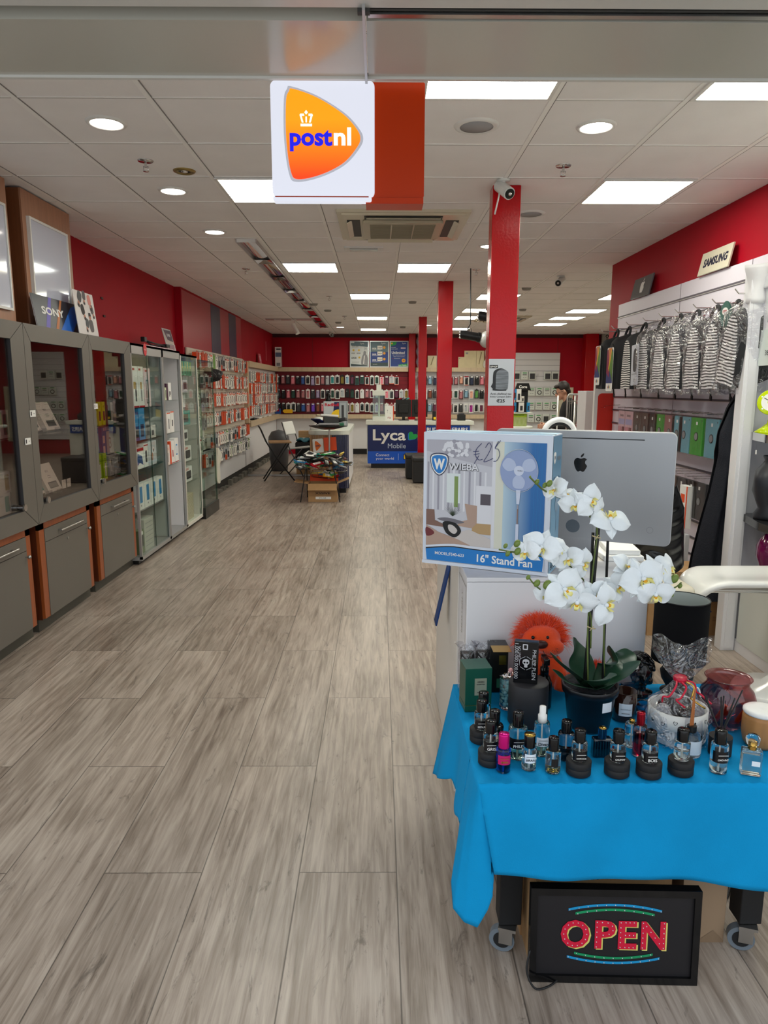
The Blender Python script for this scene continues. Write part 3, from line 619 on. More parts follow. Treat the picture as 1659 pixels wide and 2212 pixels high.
# boards on top
def board(o, w, h, M, tilt, lab, deco, base=MW, name='advertising_board', side=None, rz=0):
    return carton(lab, o, w, h, .006, M, base, deco, name=name, cat='board', tilt=tilt, rz=rz, side=side)
DB = mat('board_dark', '33343c', rough=.35)
o = Vector((-2.22, 5.15, 1.987))
board(o, .74, .22, TOX, 9, 'dark landscape board with a white electronics brand name, leaning on the wood panel', [('p', [(.16, 0), (.24, 0), (.40, 1), (.34, 1)], VIO), ('p', [(.36, 0), (.42, 0), (.62, 1), (.58, 1)], mat('print_orange', 'c07848')),
    ('p', [(.46, 0), (.72, 0), (.95, .55), (.92, .95), (.8, .85)], mat('print_blue', '2f6fd0')), ('t', 'SONY', .38, .56, MW, .46, .24, .035)], base=DB, side=W)
t = carton('rounded portrait board showing a group of people seen from above, on the cabinets', Vector((-2.16, 5.47, 1.987)), .36, .31, .006, TOX, mat('photo_pale', 'd8d2d0'), name='advertising_board', cat='board', tilt=6)
bb = B(TOX((0, 0, 0)) @ RX(-6)); SK = mat('print_skin', 'b8806c', rough=.6); SK2 = mat('print_pink', 'd88a80', rough=.6); HR = mat('print_hair', '2a2224', rough=.6); SH = mat('print_shirt', '5c5658', rough=.6)
for (x, y, s, a, c) in ((-.10, .23, 1, 150, DG), (-.04, .14, .9, 200, HR), (.0, .25, .8, 170, SH), (.06, .12, 1.1, 5, SH), (.10, .22, .9, 190, SK2), (-.02, .05, .8, 160, DG), (.13, .16, .8, 200, SH)):
    A = T(x, y, .001) @ RZ(a) @ Matrix.Scale(s*.9, 4)
    bb.prism(smooth_poly([(-.035, -.02), (-.03, -.09), (.03, -.09), (.035, -.02), (0, -.005)], 4), .0008, c, A); bb.disc(0, .018, .020, SK, A, z=.0012, n=14, ry=.026); bb.add([(-.021, .02, .0015), (.021, .02, .0015), (.018, .045, .0015), (-.018, .045, .0015)], [(0, 1, 2, 3)], HR, A)
bb.obj('portrait_print', parent=t)
# ---------------- vitrines ----------------
def vitrine(x0, x1, y0, y1, H, lab, shelves, frame=ALU, glass_front=True, panel=None, doors=1, top=.085, back=W):
    t = thing('glass_vitrine', lab, 'display cabinet', (x0, y0, 0), group='glass vitrines along the left wall')
    b = bw(t); f = .022
    for y in (y0, y1-f):
        b.box((x1-f, y, .05), (x1, y+f, H), frame)
    b.box((x0, y0, .04), (x1, y1, .075), frame); b.box((x1-.02, y0, H-top), (x1, y1, H), frame); b.box((x0, y0, H-.02), (x1, y1, H), frame); b.obj('frame', t)
    b = bw(t); b.box((x0, y0, .075), (x0+.01, y1, H-.02), back); b.obj('back_panel', t)
    if panel: b = bw(t); b.box((x0, y1-.02, .075), (x1-.03, y1-.006, H-.02), panel); b.box((x0, y0+.004, .075), (x1-.03, y0+.018, H-.02), panel); b.obj('side_panel', t)
    else:
        b = bw(t); b.box((x0+.02, y1-.008, .075), (x1-.022, y1-.003, H-top), GL); b.obj('side_glass', t)
    for z in shelves: b = bw(t); b.box((x0+.012, y0+.02, z-.006), (x1-.03, y1-.02, z), GLG); b.obj('shelf', t)
    if glass_front:
        n = doors
        for k in range(n):
            a = y0+f+(y1-y0-2*f)*k/n; c = y0+f+(y1-y0-2*f)*(k+1)/n
            b = bw(t); b.box((x1-.012-.008*k, a+.001, .08), (x1-.007-.008*k, c+.001, H-top), GLG); dd = b.obj('door_glass', t)
            b = bw(t); b.box((x1-.012-.008*k, c-.004, .08), (x1-.006-.008*k, c+.0015, H-top), mat('glass_edge', '20443a', rough=.2)); b.obj('glass_edge', dd)
    b = bw(t)
    b.box((x0+.03, y0+.02, 0), (x1-.04, y1-.02, .04), BK); b.obj('plinth', t)
    return t
vitrine(-2.6, -2.16, 6.335, 7.25, 1.985, 'silver-framed sliding-door vitrine with a round red sticker on its top edge', (1.42, 1.12, .86, .47), doors=2, top=.09, back=mat('dim_white', 'd0cccc', rough=.4))
vitrine(-2.6, -2.16, 7.26, 7.9, 1.985, 'narrow silver vitrine with its door slid away, next to the sliding-door vitrine', (1.47, 1.13, .80), glass_front=False, back=W, panel=W)
vitrine(-2.6, -2.16, 7.91, 8.62, 1.965, 'white shelf vitrine with green-tinted glass and orange device boxes', (1.73, 1.54, 1.36, 1.18, 1.0, .76, .52), top=.02, frame=W2, panel=W2, back=W2)
vitrine(-2.5, -2.14, 8.66, 9.36, 1.93, 'clear frameless glass tower standing at the end of the vitrines', (1.45, 1.15, .85, .5), top=.012, frame=thin_glass('tower_glass', 'e0ece4', .05), doors=1, back=GL)
b = B(); b.box((-2.5, 8.64, 0), (-2.13, 9.38, .14), mat('plinth_black', '222220', rough=.3)); b.obj('tower_plinth', label='black plinth under the clear glass tower', cat='plinth', loc=(-2.3, 9, 0))
b = B(TOX((-2.155, 6.72, 1.945))); b.disc(0, 0, .048, mat('sticker_red', 'd81c28', rough=.4), z=.001, n=28, ry=.058); b.text('HOCO', 0, 0, MW, w=.06, z=.002); b.obj('round_sticker', label='round red sticker on the top edge of the sliding-door vitrine', cat='sticker', loc=(-2.155, 6.72, 1.945))
b = B(); b.box((-2.58, 6.9, 1.987), (-2.2, 7.86, 2.0), mat('pink_white_board', 'dcc0c6', rough=.4)); b.box((-2.58, 7.86, 1.987), (-2.2, 7.88, 2.05), mat('pink_white_board', 'dcc0c6')); b.obj('spare_shelf_board', label='pinkish white spare board lying on the silver vitrines', cat='board', loc=(-2.4, 7.4, 1.987))
t = thing('gimbal_tripod', 'folded black tripod lying on the silver vitrines', 'tripod', (-2.25, 7.3, 2.0))
b = bw(t); b.tube([(-2.24, 6.98, 2.05), (-2.22, 7.2, 2.03), (-2.2, 7.6, 2.02)], .009, BK); b.obj('leg', t)
b = bw(t); b.tube([(-2.24, 6.98, 2.05), (-2.26, 7.25, 2.015), (-2.26, 7.6, 2.02)], .008, BK); b.obj('leg', t)
b = bw(t); b.box((-2.26, 6.93, 2.03), (-2.22, 7.0, 2.075), BK, r=.005); b.obj('head', t)
b = bw(t); b.box((-2.24, 7.5, 2.01), (-2.18, 7.62, 2.04), BK, r=.005); b.cyl((-2.21, 7.6, 2.02), (-2.21, 7.66, 2.02), .006, CHR); b.obj('clamp', t)
board(Vector((-2.25, 7.95, 1.985)), .32, .25, TOX, 14, 'small silver-framed dark poster leaning on top of the vitrines', [('r', .06, .06, .94, .94, mat('poster_pale', 'b4a49c')), ('p', [(.3, .5), (.94, .45), (.94, .94), (.1, .94)], mat('poster_plum', '4a3444')), ('r', .2, .3, .8, .33, GREY), ('r', .2, .2, .6, .23, GREY), ('t', 'OFFER', .55, .72, W, .4)], base=ALU, name='framed_poster')
# goods in the vitrines
random.seed(11)
VG = [  # shelf z, list of (y0, w, h, base, side, deco, what)
 (6.45, [(1.42, .13, .37, MW, [('r', .12, .9, .5, .95, RED), ('r', .45, .15, .7, .6, DG), ('r', .2, .45, .6, .62, GOLD), ('r', 0, 0, 1, .04, RED)], 'tall white blister pack with a gold cable'), (1.42, .12, .37, MW, [('r', .12, .9, .5, .95, RED), ('r', .4, .15, .6, .6, GREY), ('r', .3, .45, .6, .62, GOLD), ('r', 0, 0, 1, .04, RED)], 'tall white blister pack with a grey cable'), (1.42, .15, .36, mat('rosy_white', 'e8ccd0'), [('r', .2, .9, .6, .95, RED), ('rr', .3, .08, .7, .7, DG), ('rr', .38, .12, .62, .66, mat('rosy_white', 'e8ccd0'))], 'tall pinkish blister pack with a black looped cable')]),
 (6.42, [(1.12, .12, .26, mat('game_blue', '1c3c78'), [('r', .1, .1, .9, .4, BK), ('r', .1, .5, .9, .9, TELE)], 'blue game headset box'), (1.12, .13, .29, TELE, [('r', .2, .1, .8, .5, NAVY)], 'bright blue cardboard box'), (1.12, .12, .16, GREY, [('r', .2, .2, .8, .8, DG)], 'small grey boxed gadget'), (1.12, .12, .12, mat('light_card', 'd4d0cc'), [('r', .1, .2, .6, .6, DG)], 'low pale boxed gadget')]),
 (6.42, [(.86, .19, .19, MW, [('r', .0, .85, 1, 1, RED), ('p', [(.1, .1), (.5, .3), (.9, .15), (.8, .6), (.3, .75)], mat('controller_blue', '27508c'))], 'white box with blue game controller print'), (.86, .10, .22, MW, [('rr', .3, .2, .7, .7, DG), ('r', 0, .9, 1, .95, RED)], 'slim white box with a black gadget'), (.86, .2, .23, mat('pale_photo_box', 'c9ccd2'), [('d', .6, .6, .14, W), ('d', .6, .6, .07, DG), ('d', .4, .35, .16, SK)], 'white box picturing a pink and white headset')]),
 (6.42, [(.47, .15, .25, MW, [('r', .35, .3, .75, .9, TELE), ('r', 0, 0, 1, .05, GREY), ('d', .5, .2, .05, BK)], 'white pack with blue window')]*4),
 (6.42, [(.075, .10, .22, mat('sage_box', '6c7c5c'), [('r', .2, .3, .8, .8, DG), ('r', .3, .8, .7, .95, MW)], 'green and black box on the vitrine floor'), (.075, .22, .3, mat('pale_stack', 'b8bab0'), [('r', .1, k/7, .9, k/7+.02, GREY) for k in range(1, 7)], 'pale stack of flat boxes')]),
 (7.30, [(1.47, .05, .13, mat('cream_green', 'd8e0c0'), [('r', .3, .2, .7, .8, DG)], 'slim cream box')]*3+[(1.47, .05, .17, mat('plum_box', '4a2440'), [], 'dark plum slim box'), (1.47, .10, .18, MW, [('rr', .3, .2, .5, .5, DG), ('rr', .5, .3, .7, .5, DG)], 'white earbud box')]),
 (7.30, [(1.13, .07, .25, mat('pale_green_box', 'd4e0cc'), [('rr', .3, .3, .7, .7, DG)], 'tall pale green box'), (1.13, .05, .21, OR, [('r', .7, 0, 1, 1, MW)], 'slim orange box'), (1.13, .12, .21, MW, [('rr', .4, .2, .65, .7, GREY), ('r', 0, .95, 1, 1, OR)], 'white box with a grey earphone picture'), (1.13, .12, .22, MW, [('rr', .35, .3, .6, .6, DG), ('r', 0, .95, 1, 1, OR)], 'white box with a black earphone picture')]),
 (7.32, [(.80, .17, .21, mat('ivory_box', 'e8dcd4'), [('rr', .4, .15, .65, .6, GREY), ('t', 'BUDS', .5, .8, OR, .5)], 'ivory box with a necklace speaker picture'), (.80, .04, .24, OR, [], 'very slim orange box'), (.80, .11, .24, MW, [('rr', .3, .3, .55, .6, PINKR), ('r', 0, .02, 1, .05, RED)], 'white box with a rose smartwatch'), (.80, .14, .26, MW, [('rr', .3, .3, .7, .75, TELE), ('rr', .36, .36, .64, .69, MW), ('r', 0, .02, 1, .05, RED)], 'white box with a blue looped strap')]),
 (8.0, [(1.73, .1, .16, mat('mint_box', '62a888'), [('r', .4, .3, .6, .95, YEL), ('r', .42, .1, .58, .5, DG)], 'mint green pack with yellow strip')]*5),
 (8.0, [(1.54, .30, .16, mat('lilac_box', 'c8bcc8'), [('r', 0, 0, .12, 1, VIO), ('r', .35, .2, .8, .8, mat('plum_screen', '5a3c44'))], 'lilac boxed tablet stand'), ]),
 (8.0, [(1.36, .34, .16, mat('lilac_box', 'c8bcc8'), [('r', 0, 0, .12, 1, VIO), ('r', .5, .25, .9, .85, mat('plum_screen', '5a3c44'))], 'lilac boxed device with a dark screen')]),
 (8.08, [(1.18, .16, .15, mat('mixed_print', 'b0b4b0'), [('p', [(.2, .1), (.8, .1), (.6, .8), (.4, .8)], W), ('r', .1, .0, .9, .1, DG)], 'grey box with a pale triangular print')]),
 (7.96, [(1.0, .44, .16, TEAL, [('r', .2, .2, .8, .75, DG), ('r', .25, .3, .75, .33, GREY), ('r', .25, .5, .75, .53, GREY), ('r', .1, .8, .9, .95, mat('light_teal', '50b8b0'))], 'teal box with a dark multi-layer device')]),
 (7.93, [(.835, .06, .125, OR, [('r', .5, 0, .9, 1, MW)], 'slim orange and white box'), (.835, .26, .125, MW, [('r', 0, 0, .2, 1, OR), ('rr', .42, .2, .9, .75, DG)], 'white box with an orange end and a grey speaker')]),
 (7.96, [(.64, .42, .17, MW, [('r', 0, 0, .2, 1, OR), ('rr', .4, .18, .88, .72, DG), ('t', 'SOUND', .5, .86, OR, .3)], 'white and orange speaker box, upper of two')]),
 (7.96, [(.44, .42, .17, MW, [('r', 0, 0, .2, 1, OR), ('rr', .4, .18, .88, .72, DG), ('t', 'SOUND', .5, .86, OR, .3)], 'white and orange speaker box, lower of two')]),
 (8.04, [(.075, .34, .30, mat('paper_stack', 'cdc4a4'), [('r', 0, k/18, 1, k/18+.012, mat('paper_gap', '8c8468')) for k in range(1, 18)], 'stack of loose beige paper folders')])]
PLACE = ['in the sliding-door vitrine', 'in the sliding-door vitrine', 'in the sliding-door vitrine', 'low in the sliding-door vitrine', 'in the sliding-door vitrine', 'on the top shelf of the doorless vitrine', 'on the middle shelf of the doorless vitrine', 'on the low shelf of the doorless vitrine'] + ['in the green-tinted white vitrine']*9
for (y, items), pl in zip(VG, PLACE):
    seen = {}
    for it in items: seen[it[-1]] = seen.get(it[-1], 0)+1
    cnt = {}
    for (z, w, h, base, deco, what) in items:
        n = cnt.get(what, 0); cnt[what] = n+1
        lab = what+' '+pl+(', '+ORD[n]+' from the left' if seen[what] > 1 else '')
        z = {1.54: 1.545, 1.36: 1.365}.get(z, z)
        if what.startswith('white and orange'): z = .765-.0 if 'upper' in what else .525
        if what.startswith('slim orange and white') or what.startswith('white box with an orange end'): z = 1.0
        if what.startswith('teal'): z = 1.18
        if what.startswith('grey box with'): z = 1.365
        if what.startswith('lilac boxed device'): z = 1.545; h = .14
        if what.startswith('lilac boxed tablet'): z = 1.73; h = .0
        if h == 0: continue
        if y < 7.2: w = w*1.22
        if what.startswith('mint'): z = 1.735
        carton(lab, Vector((-2.20 if y < 7.9 else -2.21, y+w/2, z+.001)), w, h, .06 if 'stack' not in what else .2, TOX, base, deco, group=(what.replace('box', 'boxes') if seen[what] > 1 else None))
        y += w+.012
# things in the glass tower
for z, y, c, lab in ((1.15, 8.9, DG, 'small dark gadget on the glass tower upper shelf'), (.85, 8.85, MW, 'small white gadget on the glass tower middle shelf'), (.5, 8.9, DG, 'dark gadget on the glass tower low shelf'), (.14, 8.85, W2, 'crumpled white gadget at the bottom of the glass tower')):
    b = B(T(-2.3, y, z)); b.box((-.05, -.07, .001), (.05, .07, .045), c, r=.01); b.cyl((0, 0, .045), (.0, .01, .09), .02, c); b.obj('small_gadget', label=lab, cat='gadget', loc=(-2.3, y, z))
# ---------------- left slat walls with packs ----------------
def slats(b, y0, y1, z0, z1, x, m, step=.1, gap=mat('slat_gap', '8a8478', rough=.6)):
    b.box((x-.02, y0, z0), (x, y1, z1), m)
    z = z1-step
    while z > z0+.02: b.box((x-.001, y0, z-.004), (x+.001, y1, z+.004), gap); z -= step
b = B(); slats(b, 9.5, 13.35, .70, 2.12, -2.5, CREAM); b.obj('slatwall_panel', label='cream slat wall panel behind the long rows of orange packs', cat='wall panel', loc=(-2.5, 9.5, .7))
b = B(); b.box((-2.53, 13.35, .95), (-2.42, 13.47, 2.08), BEIGE); b.obj('wood_upright', label='beige wooden upright between the two stretches of packs', cat='upright', loc=(-2.5, 13.4, 1))
b = B(); slats(b, 13.47, 17.45, .98, 1.98, -2.5, W); b.obj('slatwall_panel', label='white slat wall panel between the beige ledges near the back corner', cat='wall panel', loc=(-2.5, 14, 1))
for z0, z1, lab in ((1.985, 2.09, 'upper beige ledge on the left wall near the back corner'), (.87, .985, 'lower beige ledge on the left wall near the back corner')):
    b = B(); b.box((-2.54, 13.47, z0), (-2.40, 17.45, z1), BEIGE, r=.003); b.obj('ledge', label=lab, cat='shelf', loc=(-2.5, 14, z0))
b = B(); b.box((-2.53, 9.5, .15), (-2.5, 13.33, .72), W); b.box((-2.53, 13.37, .15), (-2.5, 17.45, .87), W); b.box((-2.5, 13.33, .15), (-2.499, 13.37, .9), BK)
b.obj('lower_wall_panel', label='plain white lower panels under the packs on the left wall', cat='wall panel', loc=(-2.5, 9.5, .15))
GC = mat('green_card', '6a9a3c', rough=.5); BLI = mat('blister_grey', 'b4b6b8', rough=.2); DRED = mat('dark_red_card', '981c2c', rough=.5); WC = mat('white_card', 'ece6de', rough=.5)
def pack_mesh(kind):
    b = B(TOX((0, 0, 0))); w, h = .115, .19
    face, side, dec = {'orange-edged white': (WC, OR, 1), 'solid orange': (ORD_, OR, 0), 'white and grey': (WC, BLI, 1), 'grey blister': (BLI, GREY, 2), 'green-edged': (WC, GC, 1), 'red and white': (WC, DRED, 1), 'orange-footed grey': (BLI, WC, 3), 'bright green': (GC, GC, 0)}[kind]
    b.box((-w/2, -h, -.05), (w/2, 0, -.001), side); b.box((-w/2+.004, -h+.003, -.001), (w/2, -.003, .002), face)
    b.prism([(-.03, 0), (.03, 0), (.018, .022), (-.018, .022)], .003, face)
    b.cyl((0, .014, -.10), (0, .014, .035), .002, STEEL, 5)
    if dec == 1:
        b.tube([(-.02, -.05, .004), (.02, -.07, .004), (.025, -.12, .004), (-.01, -.15, .004)], .004, DG, 5); b.rect(-.05, -.03, .03, -.008, side, z=.0026)
    elif dec == 2: b.box((-.035, -.15, .001), (.035, -.06, .012), DG, r=.004)
    elif dec == 3: b.rect(-w/2, -h, w/2, -h+.08, ORD_, z=.0028); b.box((-.03, -.1, .001), (.03, -.03, .01), DG, r=.004)
    else: b.rect(-.03, -.12, .03, -.06, side, z=.0026)
    return b
PM = {}
def hang(kind, fn, p, label, group, name, cat, key=None, rz=0, sc=None):
    k = key or kind
    if k not in PM: PM[k] = fn(kind).obj(name); o = PM[k]
    else: o = PM[k].copy(); COL.objects.link(o)
    o.location = p; o.rotation_euler.z = math.radians(rz)
    if sc: o.scale = sc
    tag(o, label, cat, group); return o
random.seed(5)
KK = {'o': 'orange-edged white', 's': 'solid orange', 'w': 'white and grey', 'g': 'grey blister', 'e': 'green-edged', 'r': 'red and white', 'f': 'orange-footed grey', 'G': 'bright green'}
def packrow(y0, y1, zt, s, rn, wall, group, ref):
    n = len(s)
    for i, c in enumerate(s):
        if c == ' ': continue
        y = y0+(y1-y0)*(i+.5)/n
        hang(KK[c], pack_mesh, (-2.405, y, zt+random.uniform(-.012, .012)), f'{KK[c]} pack, {ORD[i]} from the {ref}, {rn} row of {wall}', group, 'cable_pack', 'packaged accessory', rz=random.uniform(-5, 3), sc=(1, random.uniform(.9, 1.15), random.uniform(.93, 1.05)))
R1 = ['sosswoGwgfgrogrffowwofs', '  gfgrsooosoowwwsofosowo', 'wg goosoosoowoooroorooos', 'w groowogssofowsogossows', 'rw  ffgwoowegwgfgsogwrss', '  ogfwwfwgfgwewwgwewwgwe']
for s, zt, rn in zip(R1, (2.06, 1.78, 1.51, 1.23, .93, .68), ('top', 'second', 'third', 'fourth', 'fifth', 'lowest')): packrow(9.55, 13.3, zt, s, rn, 'the long slat wall', 'cable packs on the long slat wall', 'glass tower')
R2 = ['wwwssrowogwosogsw', 'osoooowwwrwgwowsg', 'wsrooworooroorowg', 'oowwgowwsorooorwg']
for s, zt, rn in zip(R2, (1.90, 1.68, 1.47, 1.25), ('top', 'second', 'third', 'lowest')): packrow(13.55, 17.3, zt, s, rn, 'the ledge section', 'cable packs between the beige ledges', 'upright')
# odd items on the left wall
b = B(T(-2.3, 9.75, 1.85)); random.seed(3)
b.grid(lambda u, v: ((.12*math.sin(v*PI)+.03*math.sin(u*17+v*9))*1.0, (u-.5)*.5, -.10*v*(1+.3*math.sin(u*9))+.03*math.sin(u*21)-.02), 16, 8, mat('crinkled_black_bag', '2c2c30', rough=.18, bump=.8, bs=30)); b.cyl((-.2, 0, .0), (0, 0, -.01), .004, STEEL, 6); b.obj('plastic_bag', label='crinkled black plastic bag tucked below the top row of packs', cat='bag', solid=.02)
b = B(TOX((-2.36, 10.35, .72))); b.prism(smooth_poly([(-.02, .02), (.12, -.05), (.16, -.14), (.08, -.2), (.03, -.30), (.06, -.44), (.02, -.50), (-.10, -.48), (-.16, -.42), (-.12, -.25), (-.06, -.10)], 6), .03, mat('white_fabric', 'e4e0d2', rough=.9, bump=.4, bs=40), smooth=True); b.obj('hanging_cloth', label='white cloth hanging from a hook low on the left wall', cat='cloth', loc=(-2.36, 10.35, .72))
for y, z, c, l in ((14.0, .985, BK, 'small black stack of cards'), (14.6, .985, MW, 'pile of white cable ties'), (15.2, .985, W2, 'pale crumpled receipts'), (15.9, .985, MW, 'thin white folded leaflets')):
    b = B(T(-2.45, y, z)); b.grid(lambda u, v: ((v-.5)*.09, (u-.5)*.38, .012+.008*math.sin(u*19+y)+.008*math.cos(v*7+u*11)), 12, 4, c); b.obj('leaflets', label=l+' on the lower left ledge', cat='leaflets', solid=.02)
b = B(TOX((-2.46, 15.1, 2.092)) @ RX(-8)); b.box((-.12, 0, 0), (.12, .2, .01), mat('pink_card', 'c86470')); b.rect(-.09, .05, .09, .16, mat('pink_card_print', 'd8a0b0'), z=.011); b.obj('card_display', label='small pink card leaning on the upper left ledge', cat='card', loc=(-2.46, 15.1, 2.092))
carton('tall white product box standing in the back left corner above the ledge', Vector((-2.38, 17.2, 2.09)), .15, .46, .18, FRONT, MW, [('r', .05, .5, .95, .72, mat('box_photo', '5c7090')), ('r', .2, .85, .9, .92, DG), ('r', .2, .05, .8, .2, GREY)], side=mat('box_red_side', '8a2030'))
# ---------------- back wall ----------------
YB = 17.5
b = B(); b.box((-2.5, YB-.03, .97), (.70, YB, 2.0), REDD)
for k in range(9): b.box((-2.5, YB-.032, 1.07+.1*k), (.70, YB-.03, 1.076+.1*k), mat('red_groove', '4a0612'))
b.obj('slatwall_panel', label='dark red slat wall panel behind the rows of phone cases', cat='wall panel', loc=(-.9, YB, 1))
b = B(); b.box((.88, YB-.03, .97), (2.78, YB, 2.0), W)
for k in range(9): b.box((.88, YB-.032, 1.07+.1*k), (2.78, YB-.03, 1.076+.1*k), mat('pale_groove', '9a98a0'))
b.obj('slatwall_panel', label='white slat wall panel behind the second column', cat='wall panel', loc=(1.8, YB, 1))
for x0, x1, w_ in ((-2.40, .70, 'left of the corner posters\' column'), (.88, 2.78, 'right of the narrow columns')):
    for z0, z1, q in ((1.985, 2.085, 'upper'), (.87, .97, 'lower')):
        b = B(); b.box((x0, YB-.18, z0), (x1, YB, z1), BEIGE, r=.003); b.obj('ledge', label=f'{q} beige ledge on the back wall {w_}'.replace('left of the corner posters\' column', 'under the posters side'), cat='shelf', loc=((x0+x1)/2, YB, z0))
b = B(); b.box((-2.5, YB-.02, .13), (2.78, YB, .87), W); b.obj('lower_wall_panel', label='plain white lower panel of the back wall', cat='wall panel', loc=(0, YB, .13))
CC = {'rose': 'c07a80', 'dark grey': '3a3a3e', 'pink': 'f08898', 'black': '161618', 'blue': '3c64b0', 'lilac': 'b4a4cc', 'brown': '8a4a34', 'teal': '2a8a8c', 'gold': '8a7424', 'pale blue': '8cb4cc', 'dark green': '1e4438', 'red': 'c81e30', 'plum': '6a2c48', 'silver': 'b8bcc2', 'navy': '28304c', 'magenta': 'a8288c', 'peach': 'e8a890', 'white': 'e8e8ea', 'violet': '7a4ad0', 'green': '5a9a4a'}
def case_mesh(kind):
    card, c = kind.split('|'); m = mat('case_'+c.replace(' ', '_'), CC[c], rough=.35)
    b = B(FRONT((0, 0, 0))); w, h = .102, .205
    base = {'w': MW, 'c': PLAS, 'r': MW, 'k': BK}[card]
    b.box((-w/2, -h, -.03), (w/2, 0, -.006), m if card == 'c' else base); b.box((-w/2, -h, -.006), (w/2, 0, 0), base)
    b.prism(rr(-.034, -h+.02, .034, -.03, .008), .006, m, z=0 if card != 'c' else -.004)
    b.disc(-.014, -.052, .011, BK if c not in ('black', 'dark grey') else GREY, z=.0065, n=10)
    if card == 'r': b.rect(-w/2, -.02, w/2, 0, RED, z=.0006); b.rect(-w/2, -h, w/2, -h+.012, OR, z=.0006)
    if card == 'c': b.rect(-.03, -.03, .03, -.004, MW, z=.0008)
    b.prism([(-.022, 0), (.022, 0), (.012, .02), (-.012, .02)], .002, PLAS if card == 'c' else base)
    b.cyl((0, .012, -.115), (0, .012, .03), .002, STEEL, 5)
    return b
random.seed(8)
def caserow(x0, dx, zt, s, rn, where, ref):
    names = list(CC)
    for i, tok in enumerate(s.split(',')):
        tok = tok.strip()
        if not tok: continue
        card, c = tok.split('|')
        lab = f'{ {"w": "white-carded", "c": "clear-wrapped", "r": "red-and-white-carded", "k": "black-carded"}[card]} {c} phone case, {ORD[i]} from the {ref}, {rn} row{where}'
        hang(tok, case_mesh, (x0+dx*i, YB-.145, zt+random.uniform(-.012, .012)), lab, 'phone cases on the back wall', 'phone_case_pack', 'phone case', key='case'+tok, sc=(random.uniform(.92, 1.06), 1, random.uniform(.93, 1.08)))
caserow(-2.42, .1185, 1.885, 'c|dark grey,c|rose,c|dark grey,c|pink,c|black,c|blue,w|black,c|lilac,w|brown,c|rose,c|silver,w|teal,w|black,k|gold,w|pale blue,k|plum,c|dark green,c|dark green,r|black,w|black,w|dark green,r|pink,c|plum,r|silver,r|black,,', 'top', ' under the posters', 'left corner')
caserow(-2.42, .1185, 1.56, 'c|dark grey,c|black,c|pink,c|dark green,c|rose,c|rose,w|rose,c|dark grey,c|lilac,w|black,c|black,w|dark green,w|black,w|silver,k|black,k|dark green,w|black,w|white,c|rose,w|plum,c|silver,c|black,w|pink,w|dark grey,c|plum,w|silver,w|gold', 'middle', ' under the posters', 'left corner')
caserow(-2.42, .1185, 1.235, 'c|black,c|black,w|black,w|black,c|dark grey,c|blue,c|rose,c|violet,c|brown,c|pink,w|gold,w|gold,c|dark grey,c|silver,w|dark grey,w|gold,w|white,w|black,w|black,w|dark grey,w|lilac,c|rose,w|white,r|red,w|silver,c|rose,w|plum', 'bottom', ' under the posters', 'left corner')
caserow(.98, .125, 1.88, 'c|red,c|dark green,c|pale blue,c|navy,c|dark grey,r|peach,c|red,c|rose,c|peach,r|black,c|navy,c|black,c|pink,c|rose,c|plum', 'top', ' behind the second column', 'narrow column')
caserow(.98, .125, 1.555, 'w|white,w|silver,c|brown,c|dark grey,w|black,r|peach,w|brown,w|dark green,c|rose,c|pale blue,w|peach,k|green,c|black,c|plum,w|brown', 'middle', ' behind the second column', 'narrow column')
caserow(.98, .125, 1.23, 'w|red,w|white,c|pale blue,c|plum,c|lilac,r|brown,c|rose,w|black,c|dark grey,w|silver,w|magenta,w|black,w|plum,w|white,c|black', 'bottom', ' behind the second column', 'narrow column')
b = B(FRONT((-2.2, YB-.2, 1.0))); b.prism([(-.12, .05), (-.08, 0), (.12, 0), (.12, .09), (-.08, .09)], .004, mat('yellow_tag', 'f2b80c')); b.obj('yellow_tag', label='yellow arrow tag standing on the lower back ledge near the left corner', cat='tag', loc=(-2.2, YB-.2, .97))
b = B(T(-2.42, 17.25, .985)); b.box((-.06, -.05, 0), (.06, .05, .12), mat('blue_pack', '1c4c9c')); b.box((-.06, -.056, .06), (.03, -.05, .16), RED); b.obj('small_packs', label='small blue and red pack in the left back corner ledge', cat='pack', loc=(-2.42, 17.25, .985))
# posters
FRA = mat('poster_frame', 'c8cace', rough=.3, metal=.3)
def poster(x0, x1, base, lab, draw):
    w = x1-x0-.012; h = .62; o = Vector(((x0+x1)/2, YB-.14, 2.087))
    t = thing('framed_poster', lab, 'poster', o, group='framed posters on the back ledge')
    b = B(FRONT((0, 0, 0)) @ RX(-3))
    for a in ((-w/2, 0, w/2, .022), (-w/2, h-.022, w/2, h), (-w/2, .022, -w/2+.022, h-.022), (w/2-.022, .022, w/2, h-.022)): b.box((a[0], a[1], -.01), (a[2], a[3], .006), FRA)
    b.obj('frame', t)
    b = B(FRONT((0, 0, 0)) @ RX(-3)); b.box((-w/2+.01, .01, -.008), (w/2-.01, h-.01, 0), base)
    draw(b); b.obj('print', t)
CB = {'n': mat('poster_navy', '2c4486'), 'g': mat('poster_slate', '5e7680'), 'gd': mat('poster_dark_slate', '3c4c50')}
